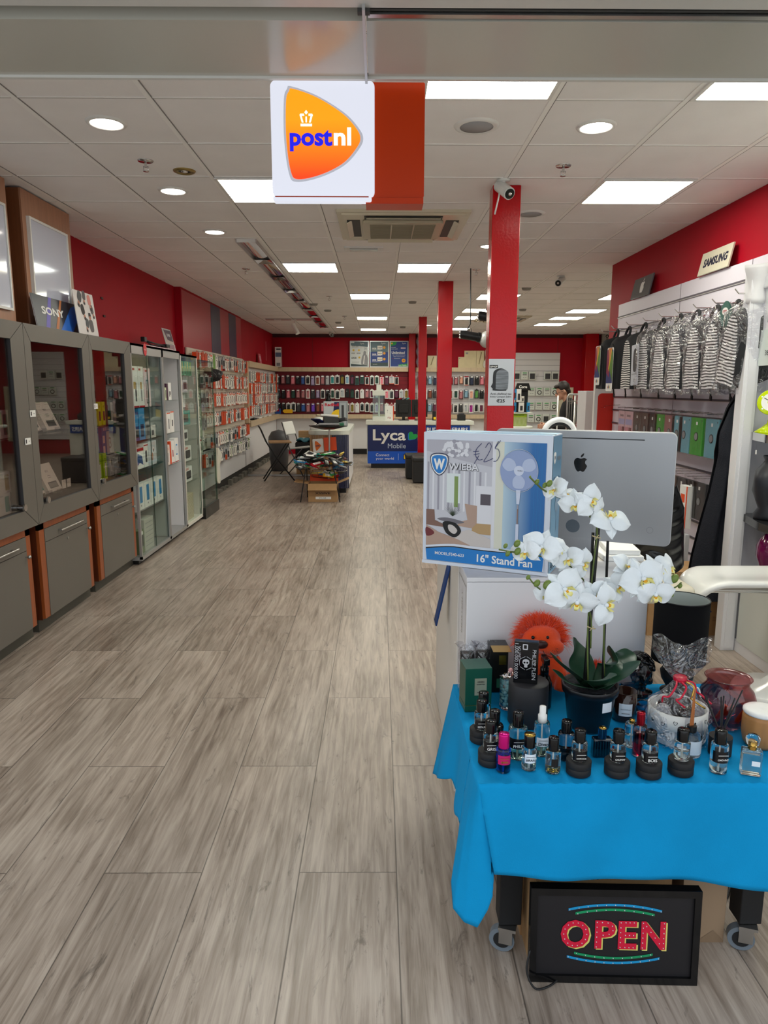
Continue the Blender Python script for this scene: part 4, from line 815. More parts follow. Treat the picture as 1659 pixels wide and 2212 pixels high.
def p1(b):
    b.add([(-.21, .51, .001), (.21, .48, .001), (.21, .6, .001), (-.12, .6, .001), (-.12, .57, .001), (-.21, .57, .001)], [(0, 1, 2, 3, 4, 5)], CB['g'])
    b.text('Lyca', .07, .555, MW, h=.045, z=.002); b.text('Phone data', -.10, .50, DG, w=.15, z=.002, bold=.02); b.text('data plans', -.10, .47, GREY, w=.15, z=.002)
    b.text('20', .14, .44, CB['g'], h=.05, z=.002); b.text('10GB', -.15, .33, DG, w=.08, z=.002, bold=.02); b.text('40GB', -.02, .33, DG, w=.09, z=.002, bold=.02); b.text('60GB', -.13, .22, DG, w=.12, z=.002, bold=.03)
    for x, y in ((-.14, .40), (-.01, .40), (.0, .23)): b.disc(x, y, .024, mat('poster_gold', 'd8b040'), z=.002)
    b.prism(smooth_poly([(.05, .06), (.06, .24), (.09, .30), (.10, .36), (.13, .39), (.16, .35), (.155, .31), (.19, .26), (.21, .06)], 4), .0008, GREY, z=.001); b.prism([(.09, .08), (.11, .08), (.13, .28), (.11, .27)], .0004, MW, z=.002)
    for y in (.13, .115, .10): b.rect(-.18, y, .0, y+.004, GREY, z=.002)
    b.add([(-.21, .01, .003), (.21, .01, .003), (.21, .04, .003), (.08, .055, .003), (-.21, .085, .003)], [(0, 1, 2, 3, 4)], CB['gd'])
def p2(b):
    b.rect(-.22, .11, .22, .36, CB['n'], z=.0015); b.rect(-.22, .01, .22, .11, CB['gd'], z=.0015); b.text('Lyca', .10, .56, MW, h=.05, z=.002)
    for i, (a, c) in enumerate((('10GB', '15GB'), ('20GB', '30GB'), ('40GB', '60GB'))):
        y = .46-i*.135; b.text(a, -.12, y-.02, MW, w=.10, z=.003, bold=.03); b.rect(-.045, y-.04, .075, y+.045, W2, z=.002); b.text(c, .015, y, DG, w=.09, z=.003, bold=.02); b.disc(.12, y+.005, .03, mat('poster_amber', 'e8a030'), z=.002)
        b.rect(-.17, y-.055, .04, y-.051, MW, z=.002)
    b.text('Lycamobile', -.10, .07, MW, w=.1, z=.002)
def p3(b):
    b.add([(-.21, .49, .001), (-.08, .53, .001), (-.05, .6, .001), (-.21, .6, .001)], [(0, 1, 2, 3)], GRN); b.add([(-.02, .01, .001), (.21, .01, .001), (.21, .09, .001), (.0, .07, .001)], [(0, 1, 2, 3)], GRN); b.disc(-.17, .56, .022, mat('poster_gold', 'd8b040'), z=.002)
    b.text('Lyca', .12, .56, MW, h=.045, z=.002); b.text('Connect', -.13, .47, MW, w=.11, z=.002); b.text('your world', -.11, .43, MW, w=.14, z=.002); b.prism(rr(.04, .44, .16, .465, .012), .0004, mat('pill_pink', 'e0c0d0'), z=.001)
    b.text('Unlimited', -.02, .345, MW, w=.31, z=.002, bold=.02); b.text('data   national calls and texts', .0, .29, MW, w=.3, z=.002); b.text('Valid in many countries', .0, .25, MW, w=.27, z=.002)
    b.rect(-.16, .20, -.13, .212, RED, z=.002); b.rect(-.12, .20, .03, .206, MW, z=.002); b.disc(.11, .16, .045, mat('poster_amber', 'e8a030'), z=.002, n=24); b.text('20', .11, .16, DG, h=.03, z=.003, bold=.03); b.text('Lyca Mobile', .08, .045, MW, w=.2, z=.002)
poster(-.70, -.235, mat('poster_white', 'cfd3d2', rough=.3), 'leftmost framed poster, white with a grey seated figure and data prices', p1)
poster(-.23, .245, CB['g'], 'middle framed poster listing three data bundles beside amber dots', p2)
poster(.25, .71, CB['n'], 'rightmost framed poster, navy and green reading Unlimited', p3)
# things on the right ledge
TAN = mat('tan_sleeve', 'd8c8a0', rough=.25, var=.06, vs=6)
for x, w, h, l in ((1.28, .22, .28, 'cream wrapped square mat on the back ledge between narrow columns'), (1.5, .2, .38, 'taller cream square mat behind the second column'), (1.98, .15, .25, 'small cream lettered tile beside the large tan mat'), (2.2, .3, .40, 'large wrapped tan square mat on the right back ledge'), (2.43, .2, .40, 'wrapped tan mat with dark swirl print')):
    carton(l, Vector((x, YB-.10, 2.086)), w, h, .02, FRONT, TAN, [('p', [(.3, .2), (.4, .2), (.7, .9), (.6, .95)], mat('tan_line', '8a7850'))] if 'swirl' in l or 'cream w' in l else [('r', .1, .8, .3, .9, GREY)], name='wrapped_mat', cat='mat', tilt=5)
b = B(T(2.62, YB-.12, 2.086)); CH = mat('checker_wrap', 'd8d4c8', rough=.4, var=.3, vs=60)
b.prism(smooth_poly([(-.10, 0), (.10, 0), (.16, .12), (.06, .16), (.02, .38), (-.04, .44), (-.08, .38), (-.07, .2), (-.12, .12)], 5), .05, CH, FRONT((0, 0, 0)), smooth=True); b.obj('wrapped_ornament', label='checkered wrapped ornament shaped like a boot on the right back ledge', cat='ornament', loc=(2.62, YB-.12, 2.086))
b = B(T(.98, 17.2, 2.086)); b.grid(lambda u, v: (.09*math.cos(u*2*PI)*(1+.2*math.sin(v*20+u*9)), .09*math.sin(u*2*PI), .75*v), 16, 16, mat('foil_bag', '8a8088', rough=.15, metal=.4, bump=.8, bs=40)); b.obj('foil_bag', label='tall crinkled foil bag beside the far column on the ledge', cat='bag', loc=(.98, 17.2, 2.086))
# second slat wall
b = B(); b.box((3.22, YB-.04, .35), (4.36, YB, 2.44), W)
for k in range(15): b.box((3.22, YB-.042, .45+.13*k), (4.36, YB-.04, .458+.13*k), mat('pale_groove', '9a98a0'))
b.obj('slatwall_panel', label='tall free white slat panel with cable packs right of the nearest column', cat='wall panel', loc=(3.8, YB, .35))
b = B(); b.box((4.37, YB-.03, .3), (4.72, YB, 1.62), mat('cream_pegboard', 'd4cfb4')); b.obj('pegboard', label='cream pegboard strip behind the person', cat='wall panel', loc=(4.5, YB, .3))
def cable_mesh(kind):
    b = B(FRONT((0, 0, 0))); b.box((-.085, -.2, -.04), (.085, 0, 0), mat('white_pouch', 'dde2dc', rough=.3), r=.012)
    if kind == 'k': b.box((-.07, -.2, -.001), (.07, 0, .012), BK, r=.01); b.ball((0, -.08, .01), .04, GREY, n=8, k=5)
    elif kind == 'l': b.tube([(.045*math.cos(a*PI/6), -.12+.045*math.sin(a*PI/6), .006) for a in range(12)], .009, BK, 6, closed=True); b.rect(-.05, -.04, .05, -.02, GRN, z=.001)
    elif kind == 't': b.rect(-.05, -.09, .05, -.075, BK, z=.001); b.rect(-.05, -.05, .05, -.03, GRN, z=.001); b.rect(-.04, -.15, -.01, -.14, GREY, z=.001); b.rect(.01, -.15, .04, -.14, GREY, z=.001)
    elif kind == 'd': b.box((-.06, -.18, 0), (.06, -.05, .01), DG, r=.004)
    b.cyl((0, -.012, -.085), (0, -.012, .03), .0025, STEEL, 5); return b
for zt, s, rn in ((2.0, 'dtd dd', 'top'), (1.62, ' ltltl', 'second'), (1.28, 'lltttl', 'third'), (.98, 'lltldt', 'lowest')):
    for i, c in enumerate(s):
        if c == ' ': continue
        nm = {'l': 'white pouch with looped cable', 't': 'white pouch with printed label', 'd': 'white pouch with a grey adapter', 'k': 'black pouch'}[c]
        hang(c, cable_mesh, (3.32+i*.185, YB-.125, zt), f'{nm}, {ORD[i]} from the column, {rn} row of free slat panel', 'cable pouches on the free slat panel', 'cable_pouch', 'cable pack', key='pouch'+c)
# ---------------- sales counter ----------------
t = thing('sales_counter', 'white-topped sales counter with the large blue phone brand front', 'counter', (.8, 14.3, 0))
CW = mat('counter_white', 'd8dcd4', rough=.35)
b = bw(t); b.box((-.26, 14.28, .875), (1.9, 14.95, .95), CW, r=.004); b.obj('worktop', t)
b = bw(t); b.box((-.24, 14.32, .10), (1.86, 14.9, .875), CW); b.obj('body', t)
b = bw(t); b.box((-.16, 14.36, 0), (1.8, 14.85, .10), BK); b.obj('plinth', t)
BN = mat('lyca_navy', '0a1c58', rough=.3); BB = mat('lyca_blue', '0a52c4', rough=.3)
b = B(FRONT((-.8, 0, 0))); z = .0
b.box((-.225, .345, .0), (.84, .865, .015), BN); b.box((-.225, .10, 0), (.84, .345, .015), BB)
b.text('Lyca', .21, .64, MW, w=.66, h=.29, z=.0155, bold=.018); b.text('Mobile', .36, .455, mat('pale_letter', 'b8c4d8'), w=.36, h=.095, z=.0155)
b.text('Connect', .075, .275, MW, w=.27, h=.055, z=.0155); b.text('your world', .12, .195, MW, w=.36, h=.06, z=.0155); b.rect(.39, .17, .394, .30, MW, z=.0156)
hz = smooth_poly([(.60, .60), (.60, .71), (.64, .74), (.68, .72), (.69, .69), (.75, .69), (.775, .65), (.74, .60), (.68, .585), (.62, .58)], 4)
b.prism([(x-.015, y-.012) for x, y in hz], .0008, mat('heart_blue', '1c68c8'), z=.0155); b.prism(hz, .0008, GRN, z=.0163)
b.prism(rr(.49, .18, .66, .29, .012), .001, BN, z=.0155); b.prism(rr(.505, .19, .605, .28, .012), .001, YEL, z=.0163); b.rect(.505, .233, .605, .236, BN, z=.018); b.rect(.553, .19, .556, .28, BN, z=.018); b.disc(.635, .225, .014, GRN, z=.0168, n=10)
b.obj('brand_front', t)
b = B(FRONT((-.8, 0, 0))); b.box((.92, .70, 0), (1.82, .862, .015), mat('repair_blue', '0c3c8c', rough=.3)); b.text('BUDGET REPAIRS', 1.37, .78, MW, w=.82, h=.085, z=.0155, bold=.02); b.obj('repair_sign', t)
# on the counter
t = thing('acrylic_display_case', 'clear rotating display case with white top and base on the blue-front counter', 'display case', (.0, 14.6, .95))
b = B(); b.box((-.13, -.13, 0), (.13, .13, .08), CW, r=.004); b.obj('base', t); b = B(); b.box((-.13, -.13, .50), (.13, .13, .60), CW, r=.004); b.box((-.05, -.05, .60), (.05, .05, .72), CW); b.obj('top', t)
b = B(); b.cyl((0, 0, .08), (0, 0, .50), .018, CW); b.obj('post', t); b = B(); b.box((-.125, -.125, .08), (.125, -.12, .5), GL); b.box((-.125, .12, .08), (.125, .125, .5), GL); b.box((-.125, -.12, .08), (-.12, .12, .5), GL); b.obj('glass', t)
carton('white upright box with a small red word on the counter', Vector((.21, 14.55, .951)), .18, .29, .08, FRONT, MW, [('t', 'ria', .5, .2, mat('dull_red', '9a4048'), .35), ('d', .3, .7, .05, GREY), ('r', .3, .5, .32, .75, GREY), ('d', .6, .5, .04, GREY), ('r', .92, 0, 1, 1, OR)])
for x, rz, l in ((.50, 6, 'left black monitor seen from behind on the counter'), (.83, -8, 'right black monitor seen from behind on the counter')):
    t = thing('monitor', l, 'monitor', (x, 14.62, .95), rz=rz)
    b = B(); b.box((-.16, -.02, .07), (.16, .02, .42), BKM, r=.006); b.box((-.1, -.045, .15), (.1, -.02, .33), BKM, r=.01); b.obj('screen', t)
    b = B(); b.box((-.03, -.035, .01), (.03, -.01, .2), BK); b.box((-.1, -.1, 0), (.1, .08, .012), BK, r=.004); b.obj('stand', t)
b = B(T(.52, 14.62, 1.37)); 
for k in range(5): b.cyl((-.12+k*.04, random.uniform(-.02, .02), 0), (-.06+k*.04, 0, .03), .012, (RED, BK, GREY, DG, TEAL)[k])
b.obj('cable_heap', label='small heap of cables lying on top of the left monitor', cat='cable', loc=(.52, 14.62, 1.37))
b = B(T(1.15, 14.6, .95)); b.box((-.06, -.05, 0), (.06, .05, .19), BK, r=.008); b.box((-.04, -.054, .02), (.04, -.05, .07), YEL); b.obj('card_terminal', label='upright black device with a yellow sticker on the repair counter', cat='terminal', loc=(1.15, 14.6, .95))
b = B(T(1.68, 14.6, .95)); b.box((-.08, -.08, 0), (.08, .08, .12), BKM, r=.012); b.box((-.06, -.06, .12), (.05, .03, .15), DG, r=.008); b.obj('receipt_printer', label='small black receipt printer at the right end of the counter', cat='printer', loc=(1.68, 14.6, .95))
# padded black cubes
for x, y, l in ((.80, 12.2, 'black padded cube stool in front of the counter, nearer one'), (.70, 12.75, 'black padded cube stool behind the nearer one')):
    b = B(T(x, y, 0)); b.box((-.22, -.22, .01), (.22, .22, .40), mat('black_leather', '1c1c1e', rough=.45), r=.02); b.box((-.23, -.23, .36), (.23, .23, .44), mat('black_leather', '1c1c1e'), r=.025); b.obj('cube_stool', label=l, cat='stool', loc=(x, y, 0))
# ---------------- island counter ----------------
t = thing('island_counter', 'rounded island counter with wood and navy ribbed front and white top', 'counter', (-.76, 10.8, 0))
def ov(x0, x1, y0, y1, r): return rr(x0, y0, x1, y1, r, 8)
b = B(); b.prism(ov(-.32, .31, 0, 2.3, .16), .06, CW, z=.90); b.obj('worktop', t)
WR = wood_mat('ribbed_wood', 'b48a5c', .85); 
b = B(); b.prism(ov(-.30, .29, .03, 2.27, .14), .82, W, z=.08, smooth=True); b.box((-.25, .1, 0), (.25, 2.2, .08), BK); b.obj('body', t)
b = B()
for k in range(26):
    x = -.29+k*.0228; dy = max(0, (abs(x)-.15))**1.6*1.0
    b.box((x, .012+dy, .08), (x+.019, .04+dy, .895), WR if k < 15 else mat('navy_rib', '2a2c52', rough=.35))
b.obj('ribbed_front', t)
b = B(FRONT((0, .0, 0)) ); A = RZ(4)
b.prism(rr(-.19, .64, -.03, .85, .015), .004, MW, A); b.prism(rr(-.02, .66, .17, .86, .006), .003, OR, A)
b.prism(smooth_poly([(-.155, .80), (-.15, .69), (-.13, .675), (-.07, .735), (-.07, .755), (-.13, .815)], 4), .002, mat('logo_orange', 'e8701c'), A, z=.004); b.text('post', -.115, .742, NAVY, A, w=.06, z=.0065, bold=.03)
b.obj('logo_card', t)
# fridge on island
t = thing('countertop_fridge', 'small drinks fridge with red, blue and yellow energy drink branding on the island counter', 'fridge', (-.76, 11.9, .96))
b = B(); b.box((-.16, 0, 0), (.23, .4, .42), mat('fridge_grey', '8e949a', rough=.3), r=.006); b.obj('body', t)
b = B(FRONT((0, -.001, 0))); b.rect(-.155, .02, .10, .42, mat('fridge_silver', 'c4c8cc', rough=.3), z=.002); b.add([(-.02, .02, .003), (.10, .02, .003), (.10, .41, .003), (.02, .41, .003)], [(0, 1, 2, 3)], NAVY)
b.text('Red', -.075, .365, mat('drink_red', 'c8102e'), h=.05, w=.12, z=.004, bold=.03); b.text('Bull', .04, .365, mat('drink_red', 'c8102e'), w=.11, h=.05, z=.004, bold=.03)
b.prism([(.10, .05)]+[(.10-.14*math.sin(a*PI/16), .16+.13*math.cos(a*PI/16)) for a in range(0, 13)], .001, YEL, z=.003); b.prism(smooth_poly([(-.15, .06), (-.08, .18), (-.02, .2), (.03, .14), (-.02, .08)], 4), .001, mat('drink_red', 'c8102e'), z=.004); b.obj('brand_panel', t)
b = B(FRONT((0, -.004, 0))); b.box((.115, .02, 0), (.215, .40, .004), mat('fridge_light', 'aeb4b8', rough=.2)); b.box((.14, .14, .004), (.18, .36, .01), DG, r=.003); b.obj('door', t)
b = B(); b.lathe([(.05, 0), (.055, .02), (.03, .05), (.045, .09), (.03, .12), (.015, .13)], BKG, T(-.09, .2, .42), n=16); b.obj('black_vase', label='black bulb-shaped vase on top of the small drinks fridge', cat='vase', loc=None).location = (-.76, 11.9, .96)
t = thing('robot_vacuum', 'white device with a dark triangular eye on the island counter', 'appliance', (-.93, 11.05, .96))
b = B(); b.lathe([(.13, 0), (.135, .03), (.11, .08), (.07, .13), (.05, .15), (0, .16)], MW, n=24); b.obj('shell', t)
b = B(FRONT((0, -.115, .07)) @ RX(-40)); b.prism(smooth_poly([(-.04, -.03), (.04, -.03), (0, .045)], 5), .012, BK); b.prism(smooth_poly([(-.02, -.015), (.02, -.015), (0, .02)], 4), .002, MW, z=.012); b.obj('eye', t)
b = B(); b.lathe([(.09, .14), (.10, .145), (.06, .19), (.0, .2)], CW, n=20); b.obj('cap', t)
# ---------------- wire stand heaped with packs ----------------
t = thing('wire_stand', 'thin black wire stand heaped with loose packs in front of the island counter', 'display stand', (-.82, 10.2, 0))
WB = mat('black_wire', '161616', rough=.3)
for (a, c) in (((-.22, -.15, .46), (-.29, -.25, 0)), ((-.24, .2, .46), (-.24, .25, 0)), ((.18, -.15, .46), (.27, -.25, 0)), ((.18, .2, .46), (.24, .25, 0))):
    b = B(); b.cyl(a, c, .008, WB, 8); b.obj('leg', t)
b = B()
for k in range(9): b.tube([(-.34+k*.085, -.2, .60), (-.32+k*.08, -.18, .46), (-.32+k*.08, .2, .46), (-.34+k*.085, .22, .60)], .003, WB, 5)
for z, q in ((.60, .36), (.53, .345), (.46, .33)): b.tube([(-q, -.2, z), (q, -.2, z), (q, .22, z), (-q, .22, z)], .004, WB, 5, closed=True)
b.obj('upper_basket', t)
b = B()
for k in range(12): a = k*PI/6; b.tube([(.08+.28*math.cos(a), .1+.22*math.sin(a), .42), (.08+.24*math.cos(a), .1+.18*math.sin(a), .33), (.08, .1, .30)], .003, WB, 5)
b.tube([(.08+.28*math.cos(a*PI/12), .1+.22*math.sin(a*PI/12), .42) for a in range(24)], .004, STEEL, 5, closed=True); b.obj('lower_basket', t)
b = B(); b.cyl((.09, .3, 0), (.09, .3, 1.03), .013, STEEL); b.cyl((.09, .1, .3), (.09, .3, .3), .008, STEEL); b.obj('pole', t)
b = B(); b.lathe([(.10, 1.0), (.26, 1.04), (.28, 1.05), (.28, 1.056), (.1, 1.01), (0, 1.005)], WB, T(.07, .3, 0), n=24, sy=.75); b.obj('top_tray', t)
PK = [('black', BKM), ('white', MW), ('silver', mat('silver_pack', 'a8acb0', rough=.2, metal=.4)), ('red', RED), ('teal', TEAL), ('yellow', mat('soft_yellow', 'e8cc60')), ('green', GRN), ('dark grey', DG), ('plum', mat('plum_pack', '5c2028')), ('blue', TELE), ('amber', mat('amber_pack', 'd8a020'))]
def loose(c, p, w, l, h, e, lab, grp):
    b = B(); b.box((-w/2, -l/2, -h/2), (w/2, l/2, h/2), c, r=.004); b.box((-w*.3, -l*.3, h/2), (w*.3, l*.3, h/2+.003), MW if c is not MW else DG)
    o = b.obj('loose_pack', label=lab, cat='pack', group=grp); o.location = p; o.rotation_euler = e
random.seed(21)
for k in range(46):
    u = random.random(); v = random.random(); nm, c = PK[(k*7) % 11 if k % 3 else (0, 2, 7)[k % 9//3]]
    x = -.34+.70*u; z = .49+.22*v*math.sin(PI*(.1+.85*u)); y = -.17+.34*random.random()
    loose(c, (-.82+x, 10.2+y, z), .09, .19, .018, (random.uniform(-.7, .5), random.uniform(-.5, .5), random.uniform(0, 3.1)), f'{nm} pack in the tangled heap in the upper basket of the wire stand', 'packs heaped in the upper basket')
for k in range(14):
    nm, c = PK[(k*5) % 11]; a = k*2.4; r_ = .05+.15*random.random()
    loose(c, (-.74+r_*math.cos(a), 10.3+r_*.8*math.sin(a), .35+.004*k), .08, .16, .015, (random.uniform(-.4, .4), random.uniform(-.4, .4), random.uniform(0, 3)), f'{nm} pack in the small lower basket of the wire stand', 'packs in the lower basket')
for k, (nm, c, p, s, e) in enumerate((('black', BK, (-.70, 10.4, 1.13), (.22, .14, .10), .2), ('dark blue', NAVY, (-.86, 10.42, 1.11), (.2, .2, .02), .8), ('green', mat('dull_green', '2c6c50'), (-.60, 10.4, 1.085), (.18, .12, .04), .1), ('white', MW, (-.72, 10.42, 1.20), (.26, .14, .03), .1), ('cream', TAN, (-.85, 10.5, 1.20), (.14, .12, .02), .2), ('grey', GREY, (-.72, 10.36, 1.075), (.3, .14, .03), 0), ('dark', DG, (-.55, 10.45, 1.14), (.16, .1, .04), -.3))):
    b = B(); b.box((-s[0]/2, -s[1]/2, -s[2]/2), (s[0]/2, s[1]/2, s[2]/2), c, r=.006); b.box((-s[0]*.3, -s[1]*.3, s[2]/2), (s[0]*.3, s[1]*.3, s[2]/2+.002), GREY)
    o = b.obj('loose_box', label=f'{nm} box piled on the top tray of the wire stand', cat='box'); o.location = p; o.rotation_euler = (random.uniform(-.2, .2), e*.6, e)
# open carton under it
t = thing('cardboard_box', 'open cardboard box with orange flap on the floor under the wire stand', 'box', (-.80, 10.0, 0))
b = B(); w_, d_, h_ = .205, .3, .26
b.box((-w_, 0, 0), (w_, .006, h_), CARD); b.box((-w_, d_, 0), (w_, d_+.006, h_), CARD); b.box((-w_, .006, 0), (-w_+.006, d_, h_), CARD); b.box((w_-.006, .006, 0), (w_, d_, h_), CARD); b.box((-w_+.006, .006, 0), (w_-.006, d_, .006), CARDD); b.obj('body', t)
for nm, A, sz in (('front_flap', T(0, 0, h_) @ RX(-128), (-w_, 0, w_, .11)), ('left_flap', T(-w_, 0, h_) @ RY(8) , (-.20, 0, 0, d_)), ('right_flap', T(w_, 0, h_) @ RY(-22), (0, 0, .18, d_))):
    b = B(A); b.box((sz[0], sz[1], -.002), (sz[2], sz[3], .002), CARD); b.obj(nm, t)
b = B(T(0, d_, h_) @ RX(70)); b.box((-w_, 0, -.002), (w_, .1, .002), mat('orange_flap', 'f05018')); b.obj('back_flap', t, label='bright orange flap')
b = B(FRONT((0, -.001, 0))); b.rect(-.10, .04, .12, .075, MW, z=.001); b.text('BTA-46B', .0, .057, DG, w=.1, z=.002); b.text('XSSIVE', .0, .125, mat('ink_dark', '3a2a1c'), w=.22, h=.03, z=.001, bold=.03); b.obj('labels', t)
# ---------------- folding table, chair, bin, boxes ----------------
t = thing('folding_table', 'small folding table with tan top and crossed black legs, tall black handle', 'table', (-1.75, 12.5, 0), rz=12)
b = B(); b.box((-.18, -.2, .655), (.2, .2, .68), mat('tan_top', 'a8845c'), r=.004); b.obj('tabletop', t)
for y in (-.18, .18):
    for (x0, x1) in ((-.30, .24), (.16, -.30)):
        b = B(); top = .66
        if x0 < 0: b.tube([(x1, y, 0), (-.05, y, .38), (-.22, y, .66), (-.32, y, .90)], .011, BK, 8)
        else: b.tube([(x1+.02, y, 0), (x0, y, .655)], .011, BK, 8)
        b.obj('leg', t)
b = B(); b.tube([(-.32, -.18, .90), (-.345, -.14, .94), (-.345, .14, .94), (-.32, .18, .90)], .012, BK, 8); b.obj('handle', t)
t = thing('folding_chair', 'folding chair with white back and seat behind the small tan table', 'chair', (-1.52, 13.2, 0), rz=-20)
FG = mat('chair_frame', '5a5a5c', rough=.3, metal=.6)
b = B(T(-.16, 0, .86) @ RY(-18)); b.box((-.02, -.2, -.12), (.02, .2, .13), MW, r=.018); b.obj('backrest', t)
b = B(T(.1, 0, .52) @ RY(-6)); b.box((-.2, -.2, -.02), (.22, .2, .02), MW, r=.018); b.obj('seat', t)
for y in (-.2, .2):
    b = B(); b.tube([(-.20, y, .98), (-.05, y, .5), (.22, y, .0)], .011, FG, 8); b.obj('leg', t)
    b = B(); b.tube([(.2, y, .5), (-.28, y, 0)], .011, FG, 8); b.obj('leg', t)
b = B(); b.cyl((.12, -.2, .18), (.12, .2, .18), .009, FG); b.obj('stretcher', t)
b = B(T(-1.95, 13.9, 0)); b.lathe([(.16, 0), (.2, .5), (.21, .58), (.2, .66), (.14, .76), (0, .8)], mat('bin_grey', '55565a', rough=.4), n=28); b.obj('waste_bin', label='dark grey domed bin standing behind the small tan table', cat='bin', loc=(-1.95, 13.9, 0))
t = thing('black_crate', 'black crate full of bags beside the island counter', 'crate', (-1.25, 13.2, 0))
b = B(); b.box((-.28, -.2, .3), (.2, .25, .62), BKM, r=.02); b.obj('body', t)
b = B(); b.grid(lambda u, v: (-.26+.44*u, -.18+.4*v, .62+.035*math.sin(u*13)*math.cos(v*9)+.03), 12, 8, mat('teal_bag', '2c6878', rough=.5)); b.obj('bag_stuffing', t, solid=.02)
carton('low cardboard box under the black crate', Vector((-1.27, 13.05, 0)), .5, .3, .4, FRONT, CARD, [], name='cardboard_box')
carton('cardboard box with white label on top of the crate', Vector((-1.12, 13.35, .68)), .17, .18, .15, FRONT, CARD, [('r', .1, .05, .9, .35, MW), ('t', 'BOX', .5, .7, DG, .3)], name='cardboard_box')
carton('long cardboard box on the left of the crate top', Vector((-1.38, 13.4, .68)), .26, .12, .18, FRONT, CARD, [('r', 0, .48, 1, .5, CARDD)], name='cardboard_box')
b = B(); b.box((-2.4, 12.95, .012), (-1.2, 12.98, .035), ALU); b.obj('floor_strip', label='thin pale strip lying on the floor behind the tan table', cat='strip')
# ---------------- right back area ----------------
t = thing('round_display_stand', 'round white pedestal stand in the right back area', 'display stand', (2.46, 12.6, 0))
b = B(); b.lathe([(.2, 0), (.2, .03), (.12, .06), (.12, .88), (.18, .90)], CW, n=28); b.obj('pedestal', t); b = B(); b.lathe([(0, .90), (.24, .90), (.25, .92), (.24, .945), (0, .945)], CW, n=32); b.obj('top', t)
carton('lime green patterned counter box on the round white pedestal', Vector((2.44, 12.45, .947)), .27, .22, .2, FRONT, mat('lime_pattern', 'a8bc60', rough=.5), [('r', 0, .72, 1, 1, mat('lime_bright', 'a4c830')), ('t', 'Refurbished', .5, .88, DG, .6)]+[('p', [(k/12, .02), (k/12+.03, .02), (k/12+.07, .7), (k/12+.04, .7)], mat('lime_pale', 'd0d8a8')) for k in range(12)], name='counter_display_box')
t = thing('case_display_tower', 'black-headed countertop tower with hanging packs behind the poster column', 'display stand', (2.47, 12.55, 1.165))
b = B(); b.box((-.16, -.14, 0), (.2, .14, .02), CW); b.obj('base', t); b = B(); b.box((-.08, -.05, .02), (.12, .05, .44), BKM); b.obj('column', t)
b = B(FRONT((.02, -.06, 0))); b.prism([(-.14, .40), (.14, .40), (.10, .52), (-.10, .52)], .04, BK); b.text('Core', 0, .46, MW, w=.14, z=.041, bold=.03); b.obj('header', t)
for i, (x, z, c, s) in enumerate(((-.12, .24, TELE, (.06, .18)), (-.05, .2, MW, (.08, .22)), (-.12, .03, TELE, (.06, .16)), (0, .03, MW, (.09, .16)), (.12, .03, TELE, (.05, .16)), (.02, .20, W2, (.05, .1)))):
    b = B(FRONT((2.47+x, 12.43, 1.165+z))); b.box((-s[0]/2, 0, -.03), (s[0]/2, s[1], 0), c); b.box((-s[0]*.25, s[1]*.15, 0), (s[0]*.25, s[1]*.65, .004), DG, r=.002)
    b.obj('phone_holder_pack', label=['blue pack hanging upper left on the tower', 'white pack hanging upper centre on the tower', 'blue pack standing lower left on the tower', 'white pack standing lower centre on the tower', 'blue tilted pack at the lower right of the tower', 'small white pack at the middle of the tower'][i].replace('tower', 'black-headed tower'), cat='pack', loc=(2.47+x, 12.43, 1.165+z))
# roll cage
t = thing('roll_cage', 'tall grey wire roll cage trolley in front of the person', 'trolley', (2.64, 9.6, 0))
b = B()
b.tube([(-.12, 0, .1), (-.12, 0, 1.48), (-.1, 0, 1.52), (.10, 0, 1.52), (.12, 0, 1.48), (.12, 0, .1)], .013, STEEL)
for k in range(1, 8): b.cyl((-.12+.03*k, 0, .15), (-.12+.03*k, 0, 1.52), .004, STEEL, 6)
for z in (.3, .8, 1.12, 1.43): b.cyl((-.12, 0, z), (.12, 0, z), .006, STEEL, 6)
b.obj('front_gate', t)
b = B()
for x in (-.12, .12):
    b.tube([(x, 0, .1), (x, .5, .1), (x, .5, 1.5)], .011, STEEL)
b.box((-.12, 0, .10), (.12, .5, .125), STEEL); b.obj('base_frame', t)
for x in (-.1, .1):
    for y in (.05, .45): b = B(T(x, y, .045)); b.cyl((-.015, 0, 0), (.015, 0, 0), .045, BK, 14); b.cyl((0, 0, 0), (0, 0, .06), .012, STEEL); b.obj('wheel', t)
carton('orange and white parcel inside the roll cage', Vector((2.6, 9.7, .13)), .17, .86, .3, FRONT, mat('parcel_orange', 'e8582c'), [('r', 0, .55, .5, .95, MW), ('r', .4, .1, .9, .4, MW)], name='parcel')
carton('brown cardboard parcel inside the roll cage', Vector((2.715, 9.68, .13)), .05, .9, .3, FRONT, CARD, [('r', .2, .8, .8, .9, OR)], name='parcel')
t = thing('white_partition', 'white freestanding cabinet side beyond the red wall end', 'cabinet', (2.6, 8.2, 0))
b = B(); b.box((-.235, 0, 0), (.45, .35, 1.57), W, r=.003); b.obj('body', t); b = B()
b.box((-.01, -.005, .02), (.0, 0, 1.56), GREY); b.obj('edge_strip', t)
b = B(FRONT((2.53, 8.3, 1.572))); b.prism([(-.05, 0), (.06, 0), (.06, .12)], .02, NAVY); b.obj('corner_card', label='dark triangular card on top of the white cabinet beyond the red wall', cat='card', loc=(2.53, 8.3, 1.572))
b = B(); b.box((5.3, 17.3, 0), (5.4, 17.4, CE), mat('pipe_grey', 'a8a49c')); b.obj('wall_pipe', label='pale vertical pipe box in the far right corner', cat='pipe', loc=(5.35, 17.35, 0))
bullet((5.32, 16.9, CE), (-.5, -.8, -.3), .05, .16, 'small security camera in the far right corner')
